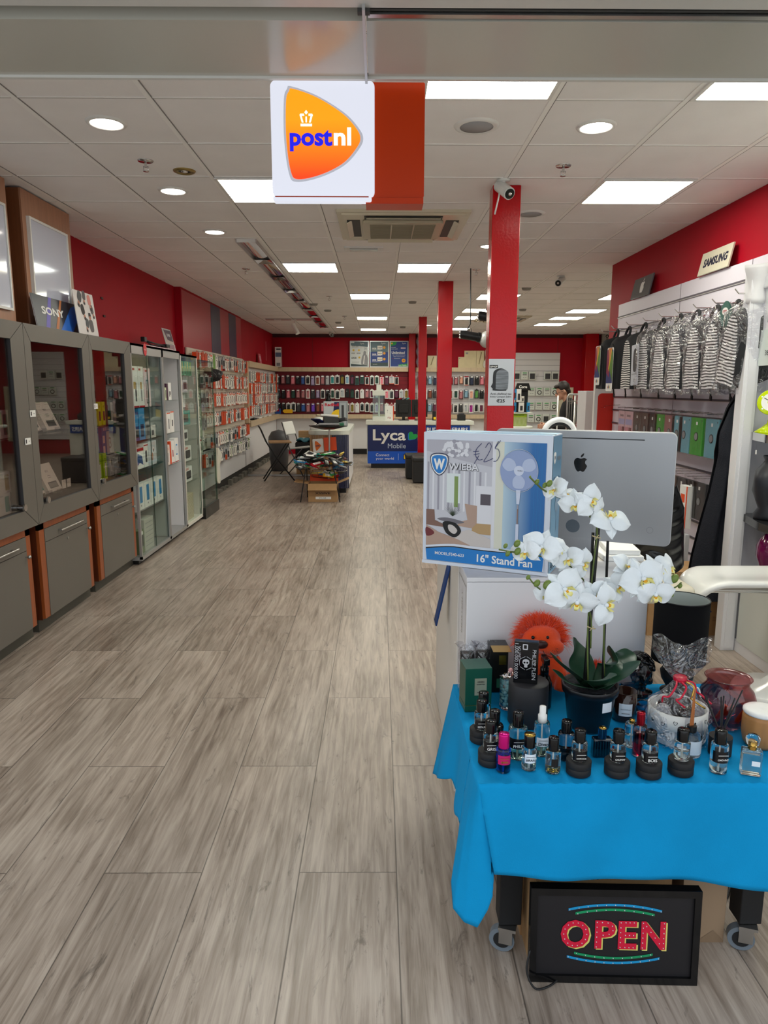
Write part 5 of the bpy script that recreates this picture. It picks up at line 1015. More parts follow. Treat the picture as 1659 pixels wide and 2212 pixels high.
# ---------------- person ----------------
t = thing('person', 'person with short dark hair, glasses and black sweater looking down by the roll cage', 'person', (2.88, 11.0, 0))
SKN = mat('skin', 'c89880', rough=.55); KN = mat('black_knit', '101014', rough=.85); JN = mat('dark_trousers', '1a1c26', rough=.8); HRR = mat('dark_hair', '241a18', rough=.55)
def ell(b, rings, m, n=16):
    vs = []; fs = []
    for (x, y, z, rx, ry) in rings: vs += [(x+rx*math.cos(2*PI*i/n), y+ry*math.sin(2*PI*i/n), z) for i in range(n)]
    for j in range(len(rings)-1): fs += [(j*n+i, j*n+(i+1) % n, (j+1)*n+(i+1) % n, (j+1)*n+i) for i in range(n)]
    fs += [tuple(range(n-1, -1, -1)), tuple(range((len(rings)-1)*n, len(rings)*n))]
    b.add(vs, fs, m, None, True)
def fuse(o, v=.012, it=6):
    r = o.modifiers.new('r', 'REMESH'); r.mode = 'VOXEL'; r.voxel_size = v; r.use_smooth_shade = True
    s_ = o.modifiers.new('s', 'SMOOTH'); s_.factor = .5; s_.iterations = it
# body (skin), faces -X, head bowed
b = B()
ell(b, [(.02, 0, 1.36, .055, .055), (-.02, 0, 1.44, .052, .052), (-.045, 0, 1.50, .05, .05)], SKN)
H = T(-.075, 0, 1.555) @ RY(-22)
b.ball((0.01, 0, .02), .1, SKN, H, 20, 14, (.95, .76, 1.05)); b.ball((-.035, 0, -.05), .07, SKN, H, 16, 12, (.85, .8, .95)); b.ball((-.085, 0, -.095), .022, SKN, H)
b.ball((-.105, 0, -.02), .02, SKN, H, sc=(1, .8, 1.4)); b.ball((-.095, 0, -.06), .016, SKN, H, sc=(.8, 1.5, .6))
for s in (-1, 1): b.ball((.012, s*.08, -.005), .024, SKN, H, sc=(.7, .45, 1.3))
ell(b, [(.02, 0, 1.0, .08, .1), (.03, 0, 1.25, .08, .12), (.03, 0, 1.36, .07, .1), (.02, 0, 1.38, .05, .05)], SKN)
for s in (-1, 1): b.tube([(.04, s*.09, 1.34), (.04, s*.17, 1.34), (.06, s*.235, 1.24), (.04, s*.25, 1.08), (-.08, s*.2, 1.0), (-.26, s*.09, 1.035)], [.05, .045, .04, .032, .028, .024], SKN, 10)
for s in (-1, 1):   # hands held together in front
    hx, hy, hz_ = -.34, s*.07, 1.03
    b.ball((hx, hy, hz_), .042, SKN, sc=(1.1, .5, .9)); b.tube([(hx+.1, hy+s*.02, hz_+.01), (hx, hy, hz_)], .027, SKN, 10)
    for k in range(4): b.tube([(hx-.03, hy, hz_+.025-k*.018), (hx-.065, hy-s*.012, hz_+.02-k*.018), (hx-.085, hy-s*.03, hz_+.008-k*.017)], [.010, .009, .008], SKN, 8)
    b.tube([(hx, hy-s*.01, hz_+.03), (hx-.03, hy-s*.03, hz_+.05), (hx-.055, hy-s*.04, hz_+.045)], [.012, .01, .009], SKN, 8)
o = b.obj('body', t); fuse(o, .008, 2)
b = B(); ell(b, [(.02, 0, .82, .135, .17), (.02, 0, .95, .13, .165), (.02, 0, 1.1, .125, .165), (.03, 0, 1.25, .13, .185), (.04, 0, 1.36, .11, .18), (.03, 0, 1.42, .07, .09), (.01, 0, 1.46, .06, .062)], KN)
for s in (-1, 1): b.tube([(.04, s*.17, 1.36), (.06, s*.235, 1.24), (.04, s*.25, 1.08), (-.08, s*.2, 1.0), (-.24, s*.1, 1.03)], [.075, .062, .052, .046, .038], KN, 14)
o = b.obj('sweater', t); fuse(o, .014, 5)
b = B(); ell(b, [(.02, 0, .74, .13, .17), (.02, 0, .86, .135, .17), (.02, 0, .93, .125, .16)], JN)
for s in (-1, 1): b.tube([(.02, s*.085, .84), (.0, s*.095, .5), (.04, s*.1, .1)], [.088, .065, .05], JN, 14)
o = b.obj('trousers', t); fuse(o, .016, 5)
for s in (-1, 1): b = B(); b.box((-.2, s*.1-.045, 0), (.09, s*.1+.045, .09), BK, r=.03); b.obj('shoe', t)
b = B(); b.ball((.03, 0, .045), .103, HRR, H, 20, 14, (1.0, .84, 1.0), f=lambda d: 1+.05*math.sin(d.x*19+d.z*13)+.04*math.sin(d.y*23)); b.ball((.075, 0, -.02), .065, HRR, H, 14, 10, (.7, 1.1, 1.1)); b.ball((-.055, 0, .10), .045, HRR, H, sc=(1, 1.4, .7)); b.obj('hair', t)
b = B(); 
for s in (-1, 1): b.tube([(-.098+.002*math.cos(a*PI/5), s*.034+.022*math.cos(a*PI/5), .0+.017*math.sin(a*PI/5)) for a in range(10)], .0022, BK, 6, H, closed=True); b.tube([(-.095, s*.056, .005), (-.03, s*.078, .008), (.02, s*.084, .004)], .0025, BK, 6, H)
b.cyl((-.1, -.012, .004), (-.1, .012, .004), .002, BK, 6, M=H); b.obj('glasses', t)
# ---------------- right wall ----------------
ZEB = bpy.data.materials.new('zebra_fabric'); ZEB.use_nodes = True
def zebra():
    nt = ZEB.node_tree; n = nt.nodes; L = nt.links; p = n['Principled BSDF']; p.inputs['Roughness'].default_value = .8
    tc = n.new('ShaderNodeTexCoord'); mp = n.new('ShaderNodeMapping'); mp.inputs['Scale'].default_value = (1, 1, 1)
    t = n.new('ShaderNodeTexWave'); t.wave_type = 'BANDS'; t.bands_direction = 'Z'; t.inputs['Scale'].default_value = 17; t.inputs['Distortion'].default_value = 5.5; t.inputs['Detail'].default_value = 1; t.inputs['Detail Scale'].default_value = .35
    cr = n.new('ShaderNodeValToRGB'); cr.color_ramp.interpolation = 'LINEAR'; cr.color_ramp.elements[0].position = .40; cr.color_ramp.elements[0].color = rgb('121214'); cr.color_ramp.elements[1].position = .50; cr.color_ramp.elements[1].color = rgb('e6e2e0')
    L.new(tc.outputs['Object'], mp.inputs[0]); L.new(mp.outputs[0], t.inputs[0]); L.new(t.outputs[0], cr.inputs[0]); L.new(cr.outputs[0], p.inputs['Base Color'])
zebra()
b = B()
WL_ = mat('lilac_white_slat', 'dcd6e2', rough=.38); GAPM = mat('slat_gap_dark', '58525c', rough=.5)
b.box((2.40, 4.27, .15), (2.45, 7.34, 2.42), WL_)
z = 2.42-.115
while z > .2: b.box((2.394, 4.27, z-.014), (2.402, 7.34, z), GAPM); b.box((2.392, 4.27, z-.019), (2.40, 7.34, z-.014), STEEL); z -= .13
for y in (5.85, 4.75): b.box((2.398, y, .15), (2.3995, y+.004, 2.42), GAPM)
b.obj('slatwall_panel', label='lilac white slat wall panel carrying the zebra backpacks and tablet covers', cat='wall panel', loc=(2.42, 5.8, .15))
BF = mat('backpack_fabric', '1d1e22', rough=.75, bump=.3, bs=400)
def backpack(y, lab, kind, film, lean=0, x=2.16):
    t = thing('backpack', lab, 'backpack', (x, y, 1.595), rz=lean, group='backpacks hanging on the slat wall')
    w, h, d = .225, .44, .25
    A = bas((0, -1, 0), (0, 0, 1))
    out = smooth_poly([(-w/2, .02), (-w/2+.03, 0), (w/2-.03, 0), (w/2, .02), (w/2+.004, h*.5), (w/2-.025, h*.86), (w*.18, h), (-w*.18, h), (-w/2+.025, h*.86), (-w/2-.004, h*.5)], 5)
    b = B(A)
    k = len(out); vs = []
    for z_, s_, dy in ((-.15, .90, .01), (-.145, .98, .02), (-.05, 1.06, .02), (.05, 1.0, 0), (.078, .93, -.01)): vs += [(px*s_, (py-h/2)*s_+h/2+dy, z_) for px, py in out]
    fs = [(j*k+i, j*k+(i+1) % k, (j+1)*k+(i+1) % k, (j+1)*k+i) for j in range(4) for i in range(k)]+[tuple(range(k-1, -1, -1)), tuple(range(4*k, 5*k))]
    b.add(vs, fs, BF, None, True)
    o = b.obj('body', t)
    inn = [((px)*.88*(1-.32*py/h)-.012*py/h, (py-h*.5)*.88+h*.45) for px, py in out]
    b = B(A); b.prism(inn, .012, ZEB if kind == 'z' else BF, z=.076, smooth=True); b.obj('front_panel', t)
    b = B(A); b.tube(spline([(-.045, h-.01, -.03), (-.05, h+.06, -.05), (0, h+.10, -.06), (.05, h+.06, -.05), (.045, h-.01, -.03)], 6), .011, BF); b.obj('handle', t)
    for s_ in (-1, 1):
        b = B(A); b.tube(spline([(s_*.05, h-.03, -.15), (s_*.08, h*.7, -.185), (s_*.085, h*.35, -.19), (s_*.07, .06, -.15)], 6), .014, BF, 6); b.obj('strap', t)
    b = B(A); b.cyl((0, h+.085, -.235), (0, h+.085, .08), .004, CHR, 8); b.cyl((0, h+.085, .08), (0, h+.11, .105), .004, CHR, 8); b.box((-.015, h+.06, -.238), (.015, h+.1, -.232), CHR); b.obj('hook', t)
    b = B(A)
    b.tube([(.0, -.0, -.05), (.02, -.05, -.05)], .006, BK, 6); b.box((.01, -.075, -.055), (.03, -.045, -.045), BK); b.obj('strap_end', t)
    if film:
        b = B(A); rnd = random.Random(int(y*100))
        ph = rnd.uniform(0, 6)
        def fn(u, v):
            a = u*2*PI; zz = v
            hh = -.03+zz*(h+.12); s_ = 1.10 if zz < .78 else 1.10*(1-(zz-.78)/.22*.86)
            q = 1+.035*math.sin(a*7+zz*11+ph)+.03*math.sin(a*13-zz*23+ph)
            return ((w/2+.008)*s_*math.cos(a)*q*(1.06 if abs(math.cos(a)) > .7 else 1.18), hh+.008*math.sin(a*5+ph), (d/2+.016)*s_*math.sin(a)*q*1.05-.035)
        b.grid(fn, 40, 18, FILM); b.obj('plastic_cover', t)
    return t
FILM = thin_glass('crinkled_film', 'f8f8fb', .36, .16, .75)
def film_bump():
    nt = FILM.node_tree; n = nt.nodes; L = nt.links; g = next(x for x in n if x.type == 'BSDF_GLOSSY')
    tc = n.new('ShaderNodeTexCoord'); t = n.new('ShaderNodeTexNoise'); t.inputs['Scale'].default_value = 16; t.inputs['Detail'].default_value = 3; t.inputs['Distortion'].default_value = 1.5
    b = n.new('ShaderNodeBump'); b.inputs['Strength'].default_value = 1; b.inputs['Distance'].default_value = .05
    L.new(tc.outputs['Object'], t.inputs[0]); L.new(t.outputs[0], b.inputs['Height']); L.new(b.outputs[0], g.inputs['Normal'])
film_bump()
RB = [mat('print_sunset', 'd8844c', rough=.35), YEL, mat('print_deep_blue', '20407c', rough=.35), mat('print_magenta', '8c2050', rough=.35), mat('print_leaf', '5c8c3c', rough=.35)]
def swing(t, y0, w, h, top, X):
    A = bas((0, -1, 0), (0, 0, 1), (X-t.location.x, y0-t.location.y, top-h-t.location.z)) 
    b = B(A); b.prism(rr(-w/2, 0, w/2, h, .02), .002, MW)
    b.add([(-w/2, .07, .003), (w/2, .07, .003), (w/2, h-.03, .003), (.03, h, .003), (-w/2, h-.02, .003)], [(0, 1, 2, 3, 4)], RB[2])
    b.add([(-w/2, .16, .0035), (-.01, .12, .0035), (.03, h-.005, .0035), (-w/2, h-.02, .0035)], [(0, 1, 2, 3)], RB[3]); b.add([(-.05, h-.005, .004), (.05, h-.005, .004), (.0, .20, .004)], [(0, 1, 2)], RB[0])
    b.add([(w/2, h-.04, .0045), (w/2-.03, h-.03, .0045), (-.01, .2, .0045), (w/2, .09, .0045)], [(0, 1, 2, 3)], RB[4]); b.add([(.04, h-.01, .005), (.055, h-.01, .005), (-.02, .17, .005), (-.03, .2, .005)], [(0, 1, 2, 3)], YEL)
    for k in range(3): b.disc(-.02+k*.02, .035, .012, (RB[0], TELE, YEL)[k], z=.003)
    b.text('XD', 0, .05, DG, w=.03, z=.003); b.obj('swing_tag', t)
t = backpack(6.78, 'black backpack with a colourful swing tag, hanging farthest from the entrance', 'k', False); swing(t, 6.8, .15, .36, 1.99, 2.055)
t = backpack(6.46, 'black backpack with a colourful swing tag hanging beside the bare zebra one', 'k', False); swing(t, 6.42, .17, .38, 1.955, 2.05)
backpack(6.08, 'zebra-striped backpack without plastic cover, hanging beside two colourful tags', 'z', False)
t = backpack(5.70, 'zebra backpack in plastic with a grey price paper in front', 'z', True)
A = bas((0, -1, 0), (0, 0, 1), (-.115, .07, .0)) @ RZ(3)
b = B(A); b.prism(rr(-.08, .03, .08, .35, .01), .002, mat('price_paper', 'c2c6d0', rough=.5)); b.prism(smooth_poly([(-.03, .15), (.04, .15), (.045, .28), (0, .32), (-.035, .28)], 5), .001, DG, z=.002); b.text('Anti-diefstal tas', 0, .12, DG, w=.12, z=.004); b.text('25', 0, .07, DG, w=.03, z=.004); b.obj('price_paper', t)
for y, l, le in ((5.38, 'plastic-wrapped zebra backpack right after the one with price paper', 0), (5.09, 'plastic-wrapped zebra backpack third from the white pilaster side of the middle', 0), (4.80, 'large plastic-wrapped zebra backpack with a white triangle tag, third from the white pilaster', 0), (4.53, 'plastic-wrapped zebra backpack half hidden behind the last tilted one', 0), (4.34, 'plastic-wrapped zebra backpack tilted against the white pilaster, nearest the entrance', 0)):
    t = backpack(y, l.replace('third from the white pilaster side of the middle', 'fourth from the white pilaster'), 'z', True)
    if y == 4.34: t.rotation_euler = (math.radians(10), 0, 0); t.location.z += .03
# tablet covers
def cover_mesh(c):
    m = mat('cover_'+c.replace(' ', '_'), {'brown': '5a4a44', 'black': '1c1c1e', 'green': '3f9a34', 'rose': '9c6c6c', 'light blue': '6ea8b8', 'magenta': 'b02468', 'charcoal': '3c3c40', 'pink': 'e0b8c0'}[c], rough=.55, bump=.2, bs=60)
    b = B(bas((0, -1, 0), (0, 0, 1))); w, h = .19, .26
    b.box((-w/2, -h, -.022), (w/2, 0, 0), m, r=.003)
    if c == 'pink':
        b.rect(-.08, -.12, .08, -.07, mat('cos_lilac', 'b8b0d8'), z=.001); b.rect(-.08, -.2, .0, -.14, mat('cos_rose', 'd8909c'), z=.001); b.rect(.01, -.2, .08, -.14, mat('cos_brown', '8c4c50'), z=.001); b.text('beauty', 0, -.04, DG, w=.09, z=.001)
    else:
        R_ = [(.030*math.cos(a*PI/12), -.13+.030*math.sin(a*PI/12)) for a in range(24)]; b.prism(R_, .002, BK, z=0); b.prism([(x_*.8, -.13+(y_+.13)*.8) for x_, y_ in R_], .001, mat('hole_grey', '8c8e90'), z=.002)
        b.box((-.012, -.05, 0), (.012, -.028, .001), MW); b.disc(.075, -.02, .006, BK, z=.0006, n=10)
    b.grid(lambda u, v: (-w/2-.006+(w+.012)*u, -h-.008+(h+.05)*v, .008+.004*math.sin(u*19+v*7)), 8, 6, PLAS)
    b.cyl((0, .03, -.19), (0, .03, .04), .0025, CHR, 6); return b
CS = [(1342, 'pink'), (1357, 'pink'), (1375, 'brown'), (1392, 'brown'), (1408, 'black'), (1424, 'green'), (1445, 'rose'), (1462, 'light blue'), (1478, 'light blue'), (1505, 'green'), (1538, 'light blue')]
seen = {}
WHERE = {0: 'farthest left beside the red cardboard stand', 1: 'second from the red cardboard stand', 2: 'first brown one after the pink sets', 3: 'second brown one after the pink sets', 4: 'between brown and green covers', 5: 'between black and rose covers', 6: 'between the green and light blue covers', 7: 'left of two beside the rose one', 8: 'right of two beside the rose one', 9: 'hanging alone between light blue covers', 10: 'half behind the dark hanging coverall'}
for i, (px, c) in enumerate(CS):
    p = at(px, 925, X=2.21); hang(c, cover_mesh, (2.21, p.y, 1.40), f'{c} {"cosmetics set" if c == "pink" else "tablet cover"} on the upper hook row, {WHERE[i]}', 'tablet covers on the slat wall', 'tablet_cover', 'tablet cover', key='cov'+c)
for i, (px, c, w_) in enumerate(((1436, 'magenta', 'peeking out beside the computer'), (1452, 'brown', 'right of the magenta one'), (1472, 'charcoal', 'under a white hanging box header'), (1494, 'black', 'left of the dark coverall'), (1512, 'charcoal', 'mostly behind the dark coverall'))):
    p = at(px, 1040, X=2.21); hang(c, cover_mesh, (2.21, p.y, .96), f'{c} tablet cover on the lower hook row, {w_}', 'tablet covers on the slat wall', 'tablet_cover', 'tablet cover', key='cov'+c)
p = at(1480, 1100, X=2.19); carton('white and orange hanging gadget box below the charcoal tablet cover', (2.17, p.y, .62), .13, .3, .04, TONX, MW, [('r', .2, .6, .7, .8, OR), ('r', .3, .3, .8, .5, DG), ('r', .85, 0, 1, 1, OR)]); 
p = at(1478, 1140, X=2.19); carton('grey printed hanging pack at the bottom of the slat wall', (2.17, p.y, .36), .15, .22, .03, TONX, mat('pale_photo_box', 'c9ccd2'), [('r', .1, .1, .9, .5, GREY), ('r', .2, .8, .6, .95, RED)])
# boards on top of the slat wall
SILV = mat('cream_board', 'd2ccb8', rough=.35)
t = carton('cream landscape board with dark phone brand name leaning on top of the slat wall', (2.375, 5.28, 2.422), .47, .165, .012, TONX, SILV, [('t', 'SAMSUNG', .52, .5, mat('ink_navy', '20243c'), .78, .38, .045)], name='advertising_board', cat='board', tilt=12)
APL = smooth_poly([(0, -.36), (.12, -.42), (.24, -.36), (.38, -.08), (.34, .0), (.26, .12), (.29, .26), (.36, .33), (.22, .42), (.06, .38), (-.02, .37), (-.20, .42), (-.36, .28), (-.38, .04), (-.26, -.30), (-.13, -.42)], 3)
def apple(b, x, y, s, m, M=None, z=.001, leaf=True):
    b.prism([(x+px*s, y+py*s) for px, py in APL], .0006, m, M, z=z)
    b.prism([(x+px*s, y+py*s) for px, py in smooth_poly([(0, .46), (.04, .60), (.18, .70), (.17, .58), (.09, .48)], 3)], .0006, m, M, z=z)
t = carton('dark landscape board with a white fruit logo leaning on top of the slat wall', (2.375, 6.72, 2.422), .46, .185, .012, TONX, mat('board_slate', '55575c', rough=.3), [], name='advertising_board', cat='board', tilt=12)
b = B(TONX((0, 0, 0)) @ RX(-12)); apple(b, .02, .085, .12, MW, z=.002); b.obj('logo', t)
# hanging green tag near pilaster
b = B(TONX((2.1, 4.42, 2.03))); b.prism(smooth_poly([(-.07, -.05), (.07, -.05), (.06, .04), (0, .09), (-.06, .04)], 5), .01, mat('header_green', '2c5a50')); b.prism([(.035*math.cos(a*PI/8), .03+.022*math.sin(a*PI/8)) for a in range(16)], .002, MW, z=.01); b.text('OPOP', 0, .03, RED, w=.05, z=.013, bold=.03); b.obj('bag_header', label='green bag header with a white and red oval beside the white pilaster', cat='tag', loc=(2.1, 4.42, 2.03))
# cardboard floor stand
t = thing('cardboard_stand', 'white and red cardboard floor stand with red lettering at the end of the slat wall', 'display stand', (2.31, 7.36, 0))
b = B(FRONT((0, 0, 0))); b.prism(rr(-.10, 0, .10, 1.76, .03), .05, MW, z=-.05); b.obj('body', t)
b = B(FRONT((0, 0, 0))); b.prism(rr(-.065, .1, .12, 1.55, .04), .004, mat('stand_red', 'd42c1c', rough=.4)); b.text('XSSIVE', .0, 1.65, mat('stand_red', 'd42c1c'), w=.14, h=.045, z=.001, bold=.02); b.text('Premium accessories', .0, 1.605, mat('stand_red', 'd42c1c'), w=.12, z=.001); b.obj('print', t)
b = B(FRONT((0, 0, 0))); b.cyl((-.01, 1.42, 0), (.08, 1.44, .26), .003, CHR, 6); b.cyl((-.03, 1.41, 0), (-.03, 1.41, .12), .003, CHR, 6); b.obj('hook', t)
# coverall
b = B()
L_ = [(1606, 838), (1575, 880), (1552, 935), (1545, 1000), (1532, 1060), (1512, 1130), (1494, 1200), (1478, 1292)]
R_ = [(1625, 838), (1618, 880), (1612, 935), (1608, 1000), (1602, 1060), (1596, 1130), (1590, 1200), (1584, 1292)]
def lerp_(a, t_):
    k = min(int(t_*(len(a)-1)), len(a)-2); f = t_*(len(a)-1)-k; p = at(*a[k], Y=4.36); q = at(*a[k+1], Y=4.36); return p+(q-p)*f
NVC = mat('dark_navy_cotton', '12151f', rough=.85, bump=.3, bs=120)
def fn(side):
    def f(u, v):
        a = lerp_(L_, v); c = lerp_(R_, v); x_ = a.x+(c.x-a.x)*u; k = math.sin(u*PI)
        return (x_, 4.36-side*(.015+.07*k**.6)+.02*math.sin(u*9+v*5)*k+.015*math.sin(u*17-v*8)*k+(0.012*math.exp(-((v-.38)*30)**2)*-side), a.z+(c.z-a.z)*u)
    return f
b.grid(fn(1), 22, 40, NVC); b.grid(fn(-1), 22, 40, NVC); b.obj('hanging_coverall', label='dark navy work coverall hanging behind the white pilaster', cat='clothing', loc=(2.05, 4.36, 1.6))
b = B(); b.cyl((2.17, 4.36, 1.62), (2.39, 4.36, 1.66), .006, STEEL, 8); b.obj('coat_hook', label='steel hook holding the dark navy coverall', cat='hook')
# ---------------- white shelving unit with pilaster ----------------
t = thing('shelf_unit', 'white shelving unit with a moulded pilaster along the right wall', 'shelving', (2.3, 4.26, 0))
b = bw(t); b.box((2.115, 4.18, 0), (2.20, 4.26, 2.24), W, r=.003); b.box((2.135, 4.172, .02), (2.18, 4.18, 2.1), W); b.obj('pilaster', t)
b = bw(t); b.lathe([(.055, 2.08), (.06, 2.11), (.045, 2.16), (.06, 2.22), (.075, 2.27), (.075, 2.29)], W, T(2.16, 4.2, 0), n=4, sx=1.1, sy=1.1); b.obj('capital', t)
GIN = mat('unit_inside', 'c6c6cc', rough=.5)
b = bw(t); b.box((2.43, 3.0, 0), (2.445, 4.24, 2.24), GIN); b.box((2.2, 4.22, 0), (2.43, 4.24, 2.24), GIN); b.box((2.2, 3.0, .5), (2.43, 4.22, .52), W); b.obj('carcass', t)
b = bw(t); b.box((2.2, 3.0, 1.93), (2.44, 4.2, 2.22), W); b.box((2.18, 3.0, 2.16), (2.44, 4.2, 2.24), W, r=.01); b.box((2.19, 3.0, 1.73), (2.2, 4.2, 1.93), mat('header_pale', 'd8e0dc')); b.obj('header', t)
b = B(bas((0, -1, 0), (0, 0, 1), (2.198-2.3, -.14, 0))); b.rect(.0, 1.98, .5, 2.12, mat('print_mint', 'dce6e0'), z=.001)
for a in ((.0, 1.97, .5, 1.975), (.0, 2.125, .5, 2.13), (-.005, 1.97, 0, 2.13)): b.rect(*a, DG, z=.002)
b.text('38.1', .045, 1.80, DG, w=.06, z=.012); b.text('39.2', .19, 1.76, DG, w=.06, z=.012); b.obj('print', t)
DOORM = mat('pale_door', 'cfd2cc', rough=.45)
b = bw(t); b.box((2.2, 3.0, .07), (2.215, 4.16, .50), DOORM); b.box((2.205, 3.0, 0), (2.22, 4.2, .07), W); b.obj('lower_door', t)
for z_, m_ in ((1.35, CHR), (.86, mat('dark_shelf', '28282a', rough=.15))):
    b = bw(t); q = [(2.2, 4.2), (2.43, 4.2), (2.43, 3.1), (2.28, 3.1)]
    b.prism([(x_, y_) for x_, y_ in reversed([(2.195, 4.21), (2.13, 3.9), (2.13, 3.1), (2.43, 3.1), (2.43, 4.21)])], .045, m_, z=z_-.045); b.obj('shelf', t)
t = thing('desk_clock', 'lime green round clock on a conical foot, on the upper chrome shelf', 'clock', (2.24, 4.08, 1.35))
LM = mat('lime_gloss', 'c2d80c', rough=.12)
b = B(); b.lathe([(.075, 0), (.078, .006), (.045, .03), (.016, .055), (.012, .085)], LM, n=28); b.obj('foot', t)
b = B(); b.cyl((0, 0, .08), (-.015, -.02, .13), .006, CHR, 8); b.obj('stem', t)
C_ = bas((.82, -.55, 0), (.15, .22, .9), (-.03, -.05, .175)); b = B(C_); b.lathe([(0, -.012), (.068, -.012), (.074, 0), (.070, .004), (0, .004)], LM, n=36); b.obj('case', t)
b = B(C_); b.lathe([(.034, .0046), (.052, .0046)], MW, cap=False, n=32); b.disc(0, 0, .034, MW, z=.0045); b.disc(0, 0, .02, LM, z=.005)
for k in range(5): b.disc(.058*math.cos(k*1.3), .058*math.sin(k*1.3), .005, MW, z=.005, n=8)
b.obj('dial', t)
b = B(C_); b.box((-.002, 0, .006), (.002, .045, .007), DG, RZ(60)); b.box((-.0015, 0, .006), (.0015, .035, .007), DG, RZ(190)); b.obj('hands', t)
def headvase(x, y, z, s, m, lab):
    b = B(T(x, y, z)); 
    pr = [(.06, 0), (.065, .02), (.05, .05), (.062, .09), (.075, .13), (.078, .18), (.07, .22), (.045, .25), (.035, .27), (.045, .29)]
    b.lathe([(r_*s, z_*s) for r_, z_ in pr], m, n=28, cap=False, jit=lambda a, zz: 1+.12*math.exp(-((math.cos(a-3.6)-1)*9)**2)*(1 if .08*s < zz < .2*s else .2)+.05*math.sin(a*3+zz*40))
    b.obj('vase', label=lab, cat='vase', loc=(x, y, z), solid=.004)
headvase(2.24, 4.0, .861, 1.25, mat('matt_slate', '23272e', rough=.4), 'matt dark face-shaped vase on the middle shelf at the right picture edge')
headvase(2.24, 3.93, .521, 1.05, mat('purple_gloss', '6a0848', rough=.06, coat=.5), 'glossy dark magenta vase on the lower shelf at the right picture edge')
b = B(bas((0, -1, 0), (0, 0, 1), (2.185, 4.1, 1.30))); b.rect(-.006, -.07, .006, 0, PLAS, z=.0); b.box((-.007, -.075, -.001), (.007, -.05, .001), MW); b.obj('hang_tag', label='tiny clear tag dangling under the chrome shelf', cat='tag', loc=(2.185, 4.1, 1.3))
# ---------------- things behind the counter ----------------
t = thing('cardboard_box', 'cardboard box with a blue arrow heart print on the floor behind the lampshade', 'box', (2.0, 4.45, 0))
b = B(); b.box((-.24, 0, 0), (.24, .35, .27), CARD); b.obj('body', t)
b = B(FRONT((0, -.001, 0))); HB = mat('print_ink_blue', '28387c')
for k in range(4):
    a0 = k*PI/2+.3; P_ = []
    hx = lambda a: (.11+.055*math.sin(a)**3*1.1, .14+.05*(.8*math.cos(a)-.3*math.cos(2*a)-.12*math.cos(3*a)))
    arc = [hx(a0+j*.12) for j in range(11)]
    for (x1, y1), (x2, y2) in zip(arc, arc[1:]):
        dx, dy = x2-x1, y2-y1; l_ = math.hypot(dx, dy) or 1; nx, ny = -dy/l_*.006, dx/l_*.006
        b.add([(x1-nx, y1-ny, .001), (x2-nx, y2-ny, .001), (x2+nx, y2+ny, .001), (x1+nx, y1+ny, .001)], [(0, 1, 2, 3)], HB)
for k in range(3): b.rect(.185, .10+k*.012, .235, .104+k*.012, mat('ink_brown', '7c5c40'), z=.001)
b.obj('print', t)
b = B(T(1.98, 4.45, .27)); b.box((-.2, 0, 0), (.25, .3, .16), CARD); b.obj('cardboard_box', label='plain cardboard box stacked on the one with the arrow heart', cat='box', loc=(1.98, 4.45, .27))
b = B(T(1.66, 4.48, 0)); b.box((-.12, 0, 0), (.09, .3, .17), CARD); b.obj('cardboard_box', label='low cardboard box left of the black lampshade on the floor', cat='box', loc=(1.66, 4.48, 0))
b = B(T(1.66, 4.48, .17)); b.box((-.12, 0, 0), (.09, .3, .24), BKM, r=.01); b.obj('black_box', label='black box on top of the low cardboard box', cat='box', loc=(1.66, 4.48, .17))
t = thing('leather_chair', 'cream leather chair behind the aluminium computer', 'chair', (1.36, 3.55, 0))
CL = mat('cream_leather', 'e0d8c4', rough=.45, bump=.1, bs=30)
b = B(T(0, 0, .60)); b.box((-.22, -.2, -.05), (.20, .22, .04), CL, r=.03); b.obj('seat', t)
b = B(T(0, .2, .62) @ RX(-8)); b.box((-.22, -.02, 0), (.20, .03, .34), CL, r=.02)
for x_ in (-.08, .06): b.box((x_, -.0225, .01), (x_+.003, -.019, .33), mat('stitch', 'a8a08c'))
b.obj('backrest', t)
for x_, y_ in ((-.18, -.16), (.16, -.16), (-.18, .18), (.16, .18)): b = B(); b.cyl((x_, y_, 0), (x_, y_, .57), .012, CHR, 10); b.obj('leg', t)
b = B(); PB = mat('puffer_black', '0e0e10', rough=.22)
def pf(side):
    def f(u, v):
        sh = .13*(.55+.45*min(1, (v+.15)*2.2)) if v < .4 else .13
        x_ = 1.47+(u-.5)*2*sh+.03*v; z_ = 1.10-.44*v
        qu = .018*abs(math.sin(v*PI*6+u*1.5))
        return (x_, 3.70-side*(.02+.055*math.sin(u*PI)**.5+qu*math.sin(u*PI)), z_+.02*math.sin(u*7))
    return f
b.grid(pf(1), 16, 48, PB); b.grid(pf(-1), 16, 48, PB); b.obj('puffer_vest', label='glossy black quilted vest hung over the cream leather chair', cat='clothing', loc=(1.47, 3.7, 1.1))
t = thing('bar_stool', 'white moulded stool with curved seat and round base at the right edge', 'stool', (2.1, 3.56, 0))
WG = mat('white_gloss_plastic', 'f0f0ee', rough=.15, coat=.3)
b = B(); b.lathe([(.20, 0), (.205, .015), (.19, .035), (.06, .06), (.03, .09), (0, .09)], WG, n=40); b.obj('base', t)
b = B(); b.cyl((.0, 0, .06), (0, 0, .56), .026, CHR, 16); b.obj('stem', t)
def seatf(s_):
    def f(u, v):
        x_ = -.52+.95*u; y_ = (v-.5)*.36; e = max(0, (.16-u)/.16); return (x_+.0+.03*e*e*e, y_*(1-.25*e*e), .635-.085*e*e+.02*math.cos(v*2*PI)*.3-s_*.012)
    return f
b = B(); b.grid(seatf(0), 24, 10, WG); o = b.obj('seat', t, solid=.035, sub=1)
